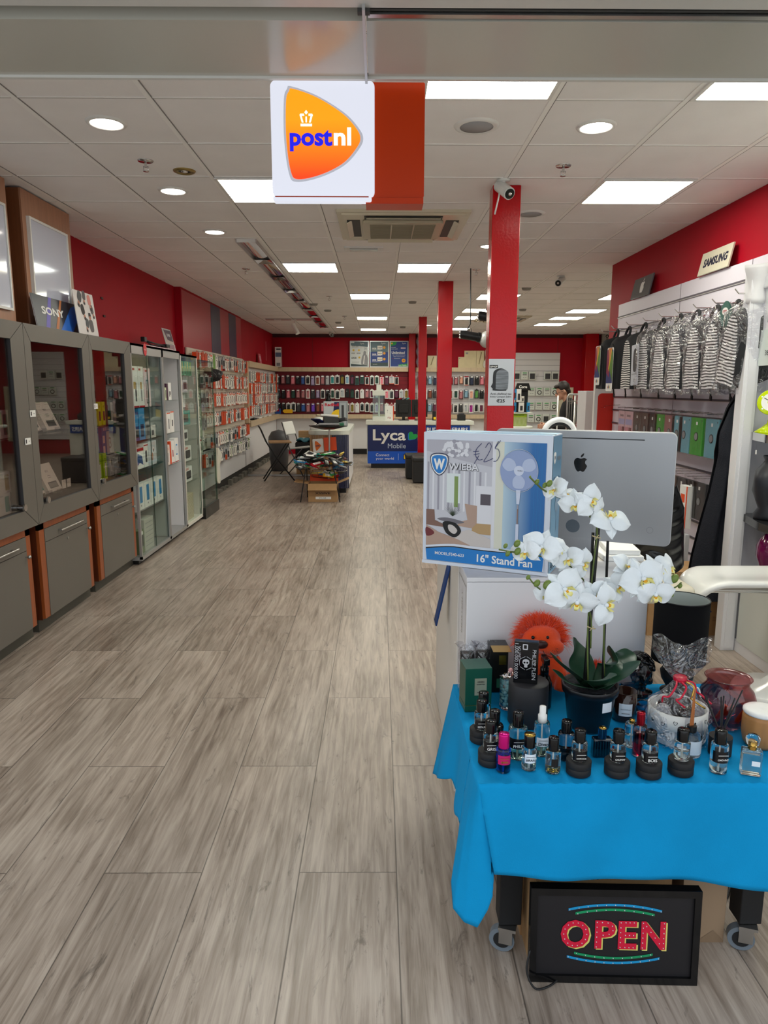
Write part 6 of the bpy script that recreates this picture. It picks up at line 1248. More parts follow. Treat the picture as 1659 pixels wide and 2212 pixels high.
b = B(); b.tube(spline([(0, 0, .56), (-.2, 0, .565), (-.42, 0, .56), (-.45, 0, .50), (-.47, 0, .44)], 6), .014, CHR); b.obj('frame_tube', t)
# ---------------- white counter and cabinet ----------------
b = B(); b.box((.302, 2.62, 0), (1.02, 3.56, .955), mat('counter_beige_white', 'dcd6ce', rough=.45), r=.003); b.obj('white_counter', label='long white counter block behind the white cabinet, carrying box and computer', cat='counter', loc=(.6, 3, 0))
t = thing('white_cabinet', 'white floor cabinet with ornate text on its narrow side, behind the blue table', 'cabinet', (.62, 2.37, 0))
b = bw(t); b.box((.305, 2.372, 0), (.935, 2.61, .94), W, r=.003); b.obj('body', t); b = bw(t); b.box((.303, 2.368, .942), (.937, 2.612, .957), W, r=.002); b.obj('top', t)
b = B(bas((0, -1, 0), (0, 0, 1), (.3035-.62, .12, 0))); IK = mat('ink_line', '8a8478')
for a in ((-.10, .05, -.097, .92), (.097, .05, .10, .92), (-.10, .917, .10, .92)): b.rect(*a, IK, z=.0008)
b.text('MEISTERLY', 0, .84, IK, RZ(0), w=.05, z=.001) if False else b.text('MEISTERLY', .80, 0, IK, RZ(90), w=.16, z=.001)
for s_ in (1, .8): b.prism([(s_*.035*math.cos(a*PI/10), .48+s_*.10*math.sin(a*PI/10)) for a in range(20)], .0005, IK if s_ == 1 else W, z=.0005 if s_ == 1 else .0009)
b.prism(smooth_poly([(0, .42), (.015, .46), (.012, .5), (0, .54), (-.012, .5), (-.015, .46)], 4), .0004, IK, z=.0016); b.obj('side_print', t)
b = B(); b.grid(lambda u, v: (.300-.055*v, 2.9+.09*u, .86-.26*v), 6, 8, mat('dark_blue_cloth', '1c3c74', rough=.8)); b.obj('blue_cloth', label='dark blue cloth hanging out at the left side of the white counter', cat='cloth', solid=.006)
# fan box
FP0 = Vector((.163, 2.585, .959)); FXD = Vector((.42, -.205, 0)).normalized()
BW, BH, BD = .468, .485, .145
FM = bas(FXD, (0, 0, 1), (0, 0, 0)); FM = FM.copy()
t = thing('fan_box', 'large stand fan carton with handwritten price, standing on the white counter', 'box', FP0)
BLU = mat('carton_blue', '1478c4', rough=.35); CWH = mat('carton_white', 'd6dce8', rough=.35)
b = B(FM); b.box((0, 0, -BD), (BW, BH, 0), CWH, r=.002); b.obj('carton', t)
b = B()
def RC(x0, y0, x1, y1, m, z): b.rect(x0*BW, y0*BH, x1*BW, y1*BH, m, z=z)
Z = .0015
LR = mat('room_light', 'c4c4cc', rough=.35); LR2 = mat('room_grey', '9a98a4', rough=.35); RT = mat('room_tan', 'b09484', rough=.35); RB_ = mat('room_brown', '7c5c50', rough=.35); RW = mat('room_white', 'dcdce2', rough=.35); RF = mat('rug', 'c8c0bc', rough=.35)
RC(.075, .15, .50, .925, LR, Z); RC(.50, .15, .60, .925, RW, Z)
CUR = grad_mat('curtain_blue', 'b4ccda', '1064a8', 0, .27, .36, rough=.35)
RC(.60, .15, .955, .925, CUR, Z); RC(.50, .15, .53, .925, RW, Z+.0002); RC(.53, .15, .60, .925, mat('curtain_cream', 'd8d8c8', rough=.35), Z+.0002)
for k in range(3): x_ = .86+k*.03; RC(x_, .16, x_+.005, .925, mat('curtain_fold', '1870b0', rough=.35), Z+.0003)
b.add([(.075*BW, .86*BH, Z+.0004), (.3*BW, .80*BH, Z+.0004), (.5*BW, .76*BH, Z+.0004), (.5*BW, .925*BH, Z+.0004), (.075*BW, .925*BH, Z+.0004)], [(0, 1, 2, 3, 4)], mat('room_ceiling', 'b0aeb8', rough=.35))
for k in range(12): x_ = .08+k*.034; RC(x_, .42, x_+.012, .78-.06*(k > 7), RW if k % 2 else LR2, Z+.0005)
RC(.21, .48, .30, .70, mat('window_pale', 'd8e0e0', rough=.35), Z+.0006); RC(.26, .45, .285, .68, mat('window_green', '7c9450', rough=.35), Z+.0007)
RC(.40, .33, .50, .62, RW, Z+.0006); RC(.43, .48, .495, .56, mat('tv_dark', '504850', rough=.2), Z+.0008)
b.add([(.075*BW, .42*BH, Z+.0009), (.13*BW, .42*BH, Z+.0009), (.135*BW, .34*BH, Z+.0009), (.2*BW, .31*BH, Z+.0009), (.2*BW, .29*BH, Z+.0009), (.075*BW, .30*BH, Z+.0009)], [(0, 1, 2, 3, 4, 5)], RB_)
b.add([(.33*BW, .48*BH, Z+.0009), (.41*BW, .47*BH, Z+.0009), (.41*BW, .34*BH, Z+.0009), (.38*BW, .30*BH, Z+.0009), (.28*BW, .31*BH, Z+.0009), (.30*BW, .34*BH, Z+.0009), (.35*BW, .36*BH, Z+.0009)], [(6, 5, 4, 3, 2, 1, 0)], RT)
RC(.38, .26, .50, .34, mat('room_floor', 'b49468', rough=.35), Z+.0007)
b.prism([(x_*BW, y_*BH) for x_, y_ in smooth_poly([(.15, .35), (.22, .365), (.33, .34), (.26, .325)], 5)], .0002, mat('glass_table', '6c6870', rough=.2), z=Z+.001)
b.prism([(x_*BW, y_*BH) for x_, y_ in smooth_poly([(.19, .33), (.21, .25), (.27, .22), (.31, .27), (.27, .33)], 5)], .0002, BKM, z=Z+.0013); b.prism([(x_*BW, y_*BH) for x_, y_ in smooth_poly([(.225, .31), (.23, .27), (.265, .245), (.285, .275), (.255, .31)], 5)], .0002, RF, z=Z+.0017)
for k in range(13): a = .3+k*.2; b.add([(.25*BW, .38*BH, Z+.0012), (.254*BW, .38*BH, Z+.0012), ((.252+.07*math.cos(a))*BW, (.40+.09*math.sin(a))*BH, Z+.0012)], [(0, 1, 2)], mat('palm_dark', '2c3c24', rough=.4))
b.add([(.3*BW, .15*BH, Z+.001), (.5*BW, .15*BH, Z+.001), (.5*BW, .23*BH, Z+.001), (.36*BW, .29*BH, Z+.001), (.25*BW, .24*BH, Z+.001)], [(0, 1, 2, 3, 4)], RF)
b.prism([(x_*BW, y_*BH) for x_, y_ in [(.075, .14), (.36, .14), (.37, .17), (.28, .21), (.16, .25), (.075, .30)]], .0002, RT, z=Z+.0011); b.prism([(x_*BW, y_*BH) for x_, y_ in smooth_poly([(.075, .22), (.10, .215), (.13, .235), (.12, .26), (.075, .28)], 4)], .0002, mat('cushion_red', '6c2428', rough=.4), z=Z+.0014)
# chandelier balls
rnd = random.Random(3)
for k in range(46): a = rnd.uniform(0, 6.3); r_ = rnd.random()**.5; b.disc((.275+.085*r_*math.cos(a))*BW, (.875+.05*r_*math.sin(a))*BH, .0062, RW if k % 3 else LR2, z=Z+.0008+k*.00002, n=10)
def wx(x_):
    x_ /= BW; return BW*(.03+(x_-.075)*1.24 if x_ < .5 else .557+(x_-.5)*(.958-.557)/.455 if x_ < .956 else x_)
b.v = [Vector((wx(v.x), v.y+(.02*BH if v.y > .9*BH else 0), v.z)) for v in b.v]
# blue wave
wv = [(i/24, .118+.03*math.sin(min(1, i/24*3.2)*PI/2)-.012*math.sin(max(0, i/24-.25)*PI/.75*1)+.018*(i/24)**2) for i in range(25)]
b.add([((x_*.94+.03)*BW, (y_+.022)*BH, Z+.0028) for x_, y_ in wv]+[(.97*BW, .03*BH, Z+.0028), (.03*BW, .03*BH, Z+.0028)], [tuple(range(26, -1, -1))], CWH)
b.add([((x_*.94+.03)*BW, (y_+.006*(1-x_))*BH, Z+.0030) for x_, y_ in wv]+[(.96*BW, .035*BH, Z+.0030), (.04*BW, .035*BH, Z+.0030)], [tuple(range(26, -1, -1))], BK)
b.add([((x_*.94+.03)*BW, (y_-.004)*BH, Z+.0032) for x_, y_ in wv]+[(.96*BW, .03*BH, Z+.0032), (.04*BW, .03*BH, Z+.0032)], [tuple(range(26, -1, -1))], BLU)
RC(0, 0, 1, .025, CWH, Z+.0036)
b.text('MODEL:FS40-623', .23*BW, .088*BH, MW, w=.24*BW, z=Z+.0038, bold=.01); b.text('16" Stand Fan', .67*BW, .082*BH, MW, w=.43*BW, h=.062*BH, z=Z+.0038, bold=.02)
# fan drawing
cx_, cy_ = .76*BW, .745*BH; R0 = .142*BW
b.disc(cx_, cy_, R0, mat('fan_cage', '8fa0c8', rough=.35), z=Z+.002, n=48, ry=.145*BH)
for k in range(3):
    a = k*2.094+.5; b.prism([(cx_+x_, cy_+y_) for x_, y_ in smooth_poly([(R0*.2*math.cos(a), R0*.2*math.sin(a)), (R0*.55*math.cos(a-.55), R0*.55*math.sin(a-.55)), (R0*.9*math.cos(a-.25), R0*.9*math.sin(a-.25)), (R0*.93*math.cos(a+.25), R0*.93*math.sin(a+.25)), (R0*.6*math.cos(a+.6), R0*.6*math.sin(a+.6))], 5)], .0002, mat('fan_blade', 'b4c0dc', rough=.35), z=Z+.0023)
b.tube([(cx_+R0*math.cos(a*PI/24), cy_+R0*1.11*math.sin(a*PI/24), Z+.0025) for a in range(48)], .0007, RW, 4, closed=True)
b.disc(cx_, cy_, R0*.26, mat('fan_hub', 'ccd4e8', rough=.35), z=Z+.0027); b.text('WIEBA', cx_+.004, cy_, DG, w=.018, z=Z+.003)
b.add([(cx_-.008, cy_-R0*1.0, Z+.0026), (cx_+.008, cy_-R0*1.0, Z+.0026), (cx_+.005, cy_-R0*1.75, Z+.0026), (cx_-.005, cy_-R0*1.75, Z+.0026)][::-1], [(3, 2, 1, 0)][::1], mat('fan_hub', 'ccd4e8'))
RC(.754, .30, .766, .50, LR2, Z+.0027); RC(.749, .165, .771, .36, mat('fan_hub', 'ccd4e8'), Z+.0028); RC(.757, .36, .763, .47, RB_, Z+.0029)
# shield logo and name
SHD = smooth_poly([(-.04, .04), (0, .05), (.04, .04), (.04, 0), (.025, -.035), (0, -.052), (-.025, -.035), (-.04, 0)], 3)
def shield(b, x_, y_, s_, M=None):
    b.prism([(x_+px*s_*1.14, y_+py*s_*1.12) for px, py in SHD], .0003, NAVYP, M, z=Z+.0024); b.prism([(x_+px*s_*1.04, y_+py*s_*1.02) for px, py in SHD], .0003, MW, M, z=Z+.0028); b.prism([(x_+px*s_*.92, y_+py*s_*.9) for px, py in SHD], .0003, BLU, M, z=Z+.0032)
    b.text('W', x_, y_, MW, M, w=.06*s_, h=.055*s_, z=Z+.0038, bold=.05)
shield(b, .135*BW, .765*BH, .72); b.text('WIEBA', .335*BW, .75*BH, DG, w=.24*BW, h=.05*BH, z=Z+.0026, bold=.05); b.text('WIEBA', .332*BW, .753*BH, RW, w=.24*BW, h=.05*BH, z=Z+.0030, bold=.02)
# handwritten price
INK = mat('pen_ink', '26306c', rough=.4)
for pts in ([(.47, .93), (.43, .885), (.425, .84), (.45, .81), (.48, .815)], [(.405, .868), (.45, .872)], [(.41, .845), (.455, .855)], [(.415, .78), (.45, .84)], [(.50, .90), (.525, .935), (.545, .91), (.52, .85), (.49, .80), (.52, .805), (.56, .825)], [(.60, .95), (.575, .90), (.60, .89), (.61, .85), (.59, .81), (.565, .805)], [(.575, .90), (.615, .955)]):
    b.tube(spline([(x_*BW, y_*BH, Z+.0022) for x_, y_ in pts], 6), .0010, INK, 5)
b.v = [FM @ v for v in b.v]
b.obj('front_print', t)
# side
b = B(FM); SBL = grad_mat('side_gradient', '8cbcdc', '5a88a8', 2, .1, .45, rough=.3); A = bas((0, 0, -1), (0, 1, 0), (BW+.0012, 0, 0))
b.rect(.004, .004, BD-.004, BH-.004, SBL, A, z=.0); b.text('WIEBA', .095, .83*BH, GREY, A, w=.06, z=.001, bold=.02); b.text('16" Stand Fan', BD/2, .69*BH, NAVY, A, w=.10, z=.001, bold=.01); b.text('MODEL:FS40', BD/2, .65*BH, TELE, A, w=.05, z=.001)
b.prism([(.03+x_*.4, .84*BH+y_*.4) for x_, y_ in SHD], .0005, MW, A, z=.0005); b.text('W', .03, .84*BH, NAVY, A, w=.022, z=.0012, bold=.04)
b.disc(.09, .5*BH, .03, mat('side_fan', '94b0c8', rough=.3), A, z=.001); b.rect(.087, .3*BH, .093, .45*BH, mat('side_fan', '94b0c8'), A, z=.001); b.text('50W 220V', .06, .24*BH, DG, A, w=.06, z=.001)
for k in range(4): b.rect(.025+k*.026, .03*BH, .045+k*.026, .09*BH, DG, A, z=.001); b.rect(.028+k*.026, .036*BH, .042+k*.026, .084*BH, SBL, A, z=.0013); b.prism([(.035+k*.026-.005, .045*BH), (.035+k*.026+.005, .045*BH), (.035+k*.026, .075*BH)], .0003, DG, A, z=.0014)
b.obj('side_print', t)
b = B(FM); b.box((.006, BH, -BD+.006), (BW-.006, BH+.0012, -.006), mat('top_gradient', '9cc8e4', rough=.3)); b.box((.0, BH, -.05), (BW, BH+.0016, -.03), mat('tape', 'c8dce8', rough=.1)); b.obj('top_print', t)
# computer
IMC = Vector((.765, 2.66, .957)); AL = mat('anodised_aluminium', 'a8aaae', rough=.36, metal=.75)
t = thing('desktop_computer', 'aluminium all-in-one computer seen from behind, black fruit logo on its back', 'computer', IMC, rz=-25)
b = B(); b.prism(rr(-.325, .078, .325, .49, .022, 6), .012, AL, FRONT((0, 0, 0)) @ RX(4)); b.prism(rr(-.327, .076, .327, .492, .023, 6), .014, mat('edge_alu', 'd8dadc', rough=.3, metal=.5), FRONT((0, .014, 0)) @ RX(4)); b.obj('back_shell', t)
b = B(FRONT((0, 0, 0)) @ RX(4)); apple(b, 0, .365, .062, BKG, z=.0125); b.box((-.25, .462, .0122), (.22, .4655, .0130), BK); b.disc(.255, .135, .012, GREY, z=.0124, n=20); b.disc(.255, .135, .0105, AL, z=.0127, n=20); b.box((-.03, .26, .0124), (.03, .263, .0134), BK); b.obj('logo', t)
b = B(FRONT((0, 0, 0)))
hl = [(.0+.026*math.cos(a*PI/12), .13+.026*math.sin(a*PI/12)) for a in range(24)]
b.box((-.09, .004, .0), (.055, .20, .006), AL, RX(8)); b.prism([(x_-.02, y_) for x_, y_ in hl], .001, mat('hole_shade', '56606a', rough=.4), RX(8), z=.006); b.box((-.09, 0, -.17), (.055, .006, .02), AL); b.obj('stand', t)
# ring light, papers
t = thing('ring_light', 'white ring light standing behind the fan carton', 'lamp', (.835, 3.3, .955))
b = B(FRONT((0, 0, 0))); b.tube([(.072*math.cos(a*PI/18), .43+.072*math.sin(a*PI/18), 0) for a in range(36)], .0135, WG, 12, closed=True); b.obj('ring', t)
b = B(FRONT((0, 0, -.012))); b.tube([(.066*math.cos(a*PI/18), .43+.066*math.sin(a*PI/18), 0) for a in range(36)], .008, BK, 8, closed=True); b.obj('back_rim', t)
b = B(); b.cyl((0, 0, 0), (0, 0, .36), .008, BK); b.cyl((0, 0, 0), (0, 0, .01), .06, BK, 20); b.obj('pole', t)
b = B(T(.96, 2.50, .957) if False else T(.92, 2.62, .957)); b.box((-.07, -.02, 0), (.08, .3, .02), MW, r=.004); b.box((-.05, -.0, .02), (.07, .25, .04), MW, RZ(-6), r=.004); b.obj('white_folders', label='white folders stacked on the counter beneath the computer', cat='folder', loc=(.92, 2.62, .957))
# ---------------- table, cloth ----------------
TX0, TX1, TY0, TY1, TZ = .262, 1.19, 1.715, 2.345, .578
t = thing('rolling_table', 'low black-legged table on grey castors under the blue cloth', 'table', (.7, 2.0, 0))
b = bw(t); b.box((TX0+.01, TY0+.01, .535), (TX1-.01, TY1-.01, TZ-.004), BKM); b.obj('tabletop', t)
for lx in (.345, 1.036):
    for ly in (1.80, 2.23):
        b = bw(t); b.box((lx, ly, .083), (lx+.064, ly+.064, .535), BKM, r=.003); b.obj('leg', t)
        b = B(RZ(72)); b.cyl((-.012, -.0, .0375), (.012, 0, .0375), .0365, mat('caster_rubber', '707a84', rough=.35), 28); b.cyl((-.0135, 0, .0375), (.0135, 0, .0375), .024, BKM, 20); b.cyl((-.015, 0, .0375), (.015, 0, .0375), .008, STEEL, 12); w_ = b.obj('caster', t); w_.location = (lx-.7+.012, ly-2.0+.01, 0)
        b = B(RZ(72)); b.box((-.018, -.03, .03), (-.0145, .008, .078), STEEL); b.box((.0145, -.03, .03), (.018, .008, .078), STEEL); b.box((-.022, -.04, .074), (.022, .01, .083), STEEL); b.obj('fork', w_)
CLO = mat('blue_cloth', '0892ce', rough=.9, var=.07, vs=5, bump=.12, bs=300, spec=.2)
def cloth():
    b = B(); 
    b.grid(lambda u, v: (TX0+(TX1-TX0)*u, TY0+(TY1-TY0)*v, TZ+.0008*math.sin(u*21)*math.sin(v*13)), 30, 18, CLO)
    # front drop, hem lower towards the right
    def fr(u, v):
        hem = .328-.062*u-.008*math.sin(u*9)*u
        zz = TZ-(TZ-hem)*v; k = v
        return (TX0+(TX1-TX0)*u+(.045*(1-u)**3)*k, TY0-.004-.012*k*math.sin(u*7+.6)-.004*math.sin(u*23+v*3)*k-.012*math.sin(v*PI*.5), zz)
    b.grid(fr, 60, 20, CLO)
    # left drop with the pointed front corner
    def lf(u, v):
        u = .236+.764*u; y_ = TY0+(TY1-TY0)*u
        hem = .355+.01*math.sin(u*30)
        if u > .62: hem = .365-.125*((u-.62)/.38)**.8
        zz = TZ-(TZ-hem)*v
        out = .0005+.028*v+.012*math.sin(u*15-3.5)*v*min(1, (u-.236)*4)
        if u > .62: out += .05*v*((u-.62)/.38)
        return (TX0-out, y_, zz)
    b.grid(lf, 48, 22, CLO)
    # the corner hangs as one broad fold down to a point
    def cone(u, v):
        top = (TX0+.002, TY0-.002)
        px_, py_ = (TX0-.022, TY0+.14) if u < .001 else (0, 0)
        P_ = [(TX0-.028, TY0+.149, .352), (TX0-.060, TY0+.05, .25), (TX0-.058, TY0+.01, .200), (TX0-.03, TY0-.012, .176), (TX0+.004, TY0-.022, .168), (TX0+.03, TY0-.022, .22), (TX0+.043, TY0-.018, .26), (TX0+.046, TY0-.010, .322)]
        Q_ = [(TX0-.0005, TY0+.149), (TX0-.0005, TY0+.08), (TX0-.0005, TY0+.04), (TX0, TY0+.01), (TX0, TY0), (TX0+.002, TY0-.004), (TX0+.02, TY0-.004), (TX0+.03, TY0-.004)]
        f_ = u*(len(P_)-1); i = min(int(f_), len(P_)-2); f_ -= i
        p = [P_[i][k]*(1-f_)+P_[i+1][k]*f_ for k in range(3)]; q = [Q_[i][k]*(1-f_)+Q_[i+1][k]*f_ for k in range(2)]
        w_ = v**.85
        return (q[0]+(p[0]-q[0])*w_, q[1]+(p[1]-q[1])*w_, TZ-(TZ-p[2])*v)
    b.grid(cone, 42, 24, CLO)
    o = b.obj('tablecloth', label='bright blue cloth draped over the low table with a pointed front corner', cat='tablecloth', loc=(.7, 2.0, TZ))
    s_ = o.modifiers.new('w', 'WELD'); s_.merge_threshold = .0045
    s_ = o.modifiers.new('s', 'SOLIDIFY'); s_.thickness = .003; s_.offset = 0
cloth()
ZT = TZ+.0045
# ---------------- under the table ----------------
t = thing('open_sign', 'black framed OPEN sign with red letters and coloured arcs leaning under the table', 'sign', (.638, 1.69, .001), rz=-2)
b = B(FRONT((0, 0, 0)) @ RX(-3)); w_, h_ = .455, .275
for a in ((-w_/2, 0, w_/2, .02), (-w_/2, h_-.02, w_/2, h_), (-w_/2, .02, -w_/2+.018, h_-.02), (w_/2-.018, .02, w_/2, h_-.02)): b.box((a[0], a[1], -.02), (a[2], a[3], .008), BKG)
b.obj('frame', t)
b = B(FRONT((0, 0, 0)) @ RX(-3)); b.box((-w_/2+.016, .018, -.012), (w_/2-.016, h_-.018, .0), mat('sign_black', '18161a', rough=.5)); b.obj('board', t)
SR = mat('sign_red', 'd01038', rough=.5); SY = mat('sign_yellow', 'd8d070', rough=.5); SB = mat('sign_blue', '1090c8', rough=.5); SGn = mat('sign_green', '10905c', rough=.5)
SM = FRONT((0, 0, 0)) @ RX(-3)
b = B(SM); X0 = (-.105, -.035, .035, .105); 
for c_, x_, ww in zip('OPEN', (-.105, -.024, .036, .105), (.078, .056, .05, .066)):
    b.text(c_, x_+.0045, .1365, SY, w=ww, h=.083, z=.001, bold=.03); b.text(c_, x_, .14, SR, w=ww, h=.083, z=.0018, bold=.035)
b.obj('letters', t)
for s_, nm in ((1, 'upper'), (-1, 'lower')):
    for hw, y0, sag, m_, lb in ((.125, .085, .016, SB, 'blue'), (.106, .071, .013, SGn, 'green')):
        P_ = [(-hw+2*hw*i/20, .142+s_*(y0-sag*((2*i/20-1)**2))) for i in range(21)]
        b = B(SM); b.add([(x_, y_-.0035, .0012) for x_, y_ in P_]+[(x_, y_+.0035, .0012) for x_, y_ in P_], [(i, i+1, 22+i, 21+i) for i in range(20)], m_)
        b.obj(nm+'_arc', t)
b = B(SM); LED = mat('led_clear', 'd8dce0', rough=.1)
pts = []
for s_ in (1, -1):
    for hw, y0, sag, n_ in ((.122, .085, .016, 11), (.10, .071, .013, 9)): pts += [(-hw+2*hw*i/(n_-1), .142+s_*(y0-sag*(2*i/(n_-1)-1)**2)) for i in range(n_)]
pts += [(-.105+.031*math.cos(a*PI/7), .14+.034*math.sin(a*PI/7)) for a in range(14)]
pts += [(-.047, .104+i*.0145) for i in range(6)]+[(-.033, .176), (-.018, .175), (-.006, .166), (-.004, .153), (-.014, .142), (-.03, .139)]
pts += [(.017, .104+i*.0145) for i in range(6)]+[(.03+k*.011, y_) for k in range(3) for y_ in (.104, .140, .177)]
pts += [(.077, .104+i*.0145) for i in range(6)]+[(.133, .104+i*.0145) for i in range(6)]+[(.086+k*.012, .167-k*.0165) for k in range(4)]
for x_, y_ in pts: b.ball((x_, y_, .0025), .0016, LED, n=6, k=4)
o = b.obj('led_dots', t, kind='stuff')
b = B(); b.tube(spline([(.41, 1.69, .10), (.40, 1.675, .05), (.42, 1.66, .01), (.46, 1.67, .006), (.50, 1.70, .006)], 6), .0028, BK); b.obj('power_cord', label='thin black cord curling at the lower left corner of the OPEN sign', cat='cord')
carton('brown paper-covered carton standing right of the OPEN sign under the table', (.945, 1.83, 0), .13, .34, .3, FRONT, mat('kraft', 'a0866c', rough=.85), [('p', [(.45, .03), (.75, .12), (1, .02), (1, .0), (.4, 0)], mat('kraft_fold', '8c745c'))], name='cardboard_carton')
t = thing('cardboard_box', 'large open cardboard box with MADE printed on its flap under the table', 'box', (.62, 1.86, 0))
b = B(); b.box((-.2, 0, 0), (.24, .4, .27), CARD); b.obj('body', t)
b = B(T(0, 0, .268) @ RZ(2) @ RX(4)); b.box((-.19, -.125, 0), (.12, .0, .004), CARD); b.text('MADE IN', -.06, -.098, BK, w=.085, h=.02, z=.0048, bold=.02); b.obj('flap', t)
b = B(); b.box((-.2, -.002, .27), (.22, .1, .29), BKM); b.obj('black_packs', t)
b = B(); b.box((.425, 1.78, 0), (.46, 2.1, .28), CARD); b.obj('cardboard_sheet', label='folded cardboard standing between table leg and OPEN sign', cat='cardboard')
for k in range(3): b = B(); b.tube(spline([(1.10+.02*k, 2.0, .01), (1.2, 2.1+.03*k, .012), (1.5, 2.2+.02*k, .012), (1.9, 2.2, .012)], 6), .005, BK, 6); b.obj('floor_cable', label='black cable on the floor right of the table leg', cat='cable', group='cables on the floor by the table')
# ---------------- things on the table ----------------
def glassm(name, col, rough=.02, ior=1.45): return mat(name, col, rough=rough, trans=1, ior=ior)
CG_ = glassm('bottle_glass', 'f0f4f6'); LQ = {k: glassm('liquid_'+k, c, ior=1.33) for k, c in dict(clear='eaf2ee', amber='a88c30', blue='0c50c8', green='c0d0b0', red='a00c28').items()}
LABK = mat('label_black', '0e0e12', rough=.3); GOLDM = mat('gold_metal', 'c8a050', rough=.2, metal=1); SLV = mat('silver_print', 'c8c8cc', rough=.3, metal=.3)
def flabel(b, r_, z0, z1, m, half=1.1, M=None, off=.0006):
    b.grid(lambda u, v: ((r_+off)*math.sin((u-.5)*2*half), -(r_+off)*math.cos((u-.5)*2*half), z0+(z1-z0)*v), 12, 1, m, M)
def bottle(x_, y_, lab, r_=.0205, h_=.062, cap=BKG, cr=.0155, ch=.042, liq=None, lh=.5, lm=LABK, lz=(.006, .036), txt=None, tm=MW, base=0, glass=CG_, n=28, neck=True, extra=None, basecol=BKM, capn=24, half=1.15, grp=None):
    t = thing('perfume_bottle', lab, 'perfume bottle', (x_, y_, ZT), group=grp)
    z0 = 0
    if base:
        t2 = thing('round_stand', 'round black stand under the '+lab.split(',')[0].replace('perfume ', '').replace(' on a black stand', '').replace(' in front of the wooden reeds', ' before the reeds'), 'stand', (x_, y_, ZT), group='round black bottle stands')
        b = B(); b.lathe([(.031, 0), (.033, .002), (.033, .0195), (.0325, .020)], basecol, n=32); b.obj('lower_half', t2)
        b = B(); b.lathe([(.0325, .0203), (.0333, .0215), (.0333, .037), (.0315, .039), (0, .039)], basecol, n=32); b.obj('upper_half', t2)
        z0 = .0395
    b = B(T(0, 0, z0)); b.lathe([(0, .0), (r_*.9, 0), (r_, .003), (r_, h_-.006), (r_*.93, h_-.001), (r_*.6, h_)], glass, n=n, cap=False); b.obj('glass', t)
    if liq: b = B(T(0, 0, z0)); b.lathe([(0, .006), (r_*.86, .006), (r_*.86, h_*lh), (0, h_*lh)], liq, n=24, cap=False); b.obj('liquid', t)
    b = B(T(0, 0, z0+h_)); b.lathe([(cr*.98, 0), (cr, .002), (cr, ch-.003), (cr*.93, ch), (0, ch)], cap, n=capn); b.obj('cap', t)
    b = B(T(0, 0, z0)); b.cyl((0, 0, .01), (0, 0, h_), .0015, MW, 6); b.cyl((0, 0, h_-.004), (0, 0, h_+.001), r_*.5, SLV, 16); b.obj('spray_tube', t)
    if lm:
        b = B(T(0, 0, z0)); flabel(b, r_, lz[0], lz[1], lm, half); 
        if txt: b.text(txt, 0, lz[0]+(lz[1]-lz[0])*.33, tm, FRONT((0, -r_-.0018, 0)), w=min(r_*1.3, .006*len(txt)), z=0, bold=.02); b.rect(-r_*.6, lz[0]+(lz[1]-lz[0])*.68, r_*.6, lz[0]+(lz[1]-lz[0])*.73, tm, FRONT((0, -r_-.0013, 0)))
        b.obj('label', t)
    if extra: extra(t, z0)
    return t
def onz(px, py): p = at(px, py, Z=ZT); return p.x, p.y
SG = 'perfume bottles on round black stands'
def sb(px, py, txt, lab, **k): x_, y_ = onz(px, py); k.setdefault('lz', (.003, .030)); return bottle(x_, y_+.031, lab, base=1, txt=txt, liq=LQ['clear'], grp=SG, h_=.052, ch=.033, cr=.0152, **k)
sb(1062, 1660, 'GRIS', 'perfume bottle labelled GRIS on a black stand, front left corner of the cloth')
sb(1042, 1610, 'SEDLEN', 'perfume bottle on a black stand behind the wide dark bottle, left edge')
sb(1256, 1682, 'WHITE MUSK', 'perfume bottle labelled WHITE MUSK on a black stand before the flowerpot')
sb(1340, 1684, 'CALIMAT', 'perfume bottle labelled CALIMAT on a black stand')
sb(1410, 1686, 'BOIS', 'perfume bottle labelled BOIS on a black stand')
sb(1480, 1681, None, 'unlabelled perfume bottle on a black stand in front of the wooden reeds', lm=None)
x_, y_ = onz(1043, 1568); bottle(x_, y_, 'clear perfume bottle with black cap right in front of the green box', base=0, h_=.075, r_=.021, ch=.035)
x_, y_ = onz(1068, 1618); bottle(x_, y_+.01, 'wide glossy black perfume bottle behind the one labelled GRIS', r_=.026, h_=.072, glass=BKG, lm=None, cr=.0155)
x_, y_ = onz(1089, 1672); bottle(x_, y_+.018, 'blue perfume bottle with a shiny pink cap and pink label', r_=.0195, h_=.068, cap=mat('pink_metal', 'd0107c', rough=.15, metal=.6), cr=.0145, ch=.040, liq=LQ['blue'], lh=.9, lm=mat('pink_label', 'c01060', rough=.3), lz=(.026, .052), txt='MAN', tm=GOLDM, glass=glassm('blue_glass', 'a8d0f0'), half=.95)
x_, y_ = onz(1145, 1667); bottle(x_, y_+.018, 'clear perfume bottle with black and gold cap and white label', r_=.0200, h_=.064, cap=BKG, cr=.0150, ch=.034, liq=LQ['clear'], lh=.5, lm=mat('white_label', 'e4ecf4', rough=.3), lz=(.025, .05), txt='BIRAAJ', tm=DG, half=.8, extra=lambda t, z: (lambda b: (b.lathe([(.0155, .098), (.0152, .100), (.0, .1002)], GOLDM, n=24), b.obj('gold_top', t)))(B()))
x_, y_ = onz(1197, 1673); bottle(x_, y_+.018, 'clear perfume bottle with a little brown liquid and a slim black label', r_=.0205, h_=.062, cr=.0140, ch=.036, liq=LQ['amber'], lh=.22, lm=LABK, lz=(.022, .045), half=.45)
x_, y_ = onz(1120, 1642); bottle(x_, y_+.02, 'large clear perfume bottle with octagonal black cap beside the black drum', r_=.0265, h_=.092, cr=.0160, ch=.042, liq=LQ['green'], lh=.4, lm=LABK, lz=(.035, .065), txt='PHILEO', half=1.2, capn=8)
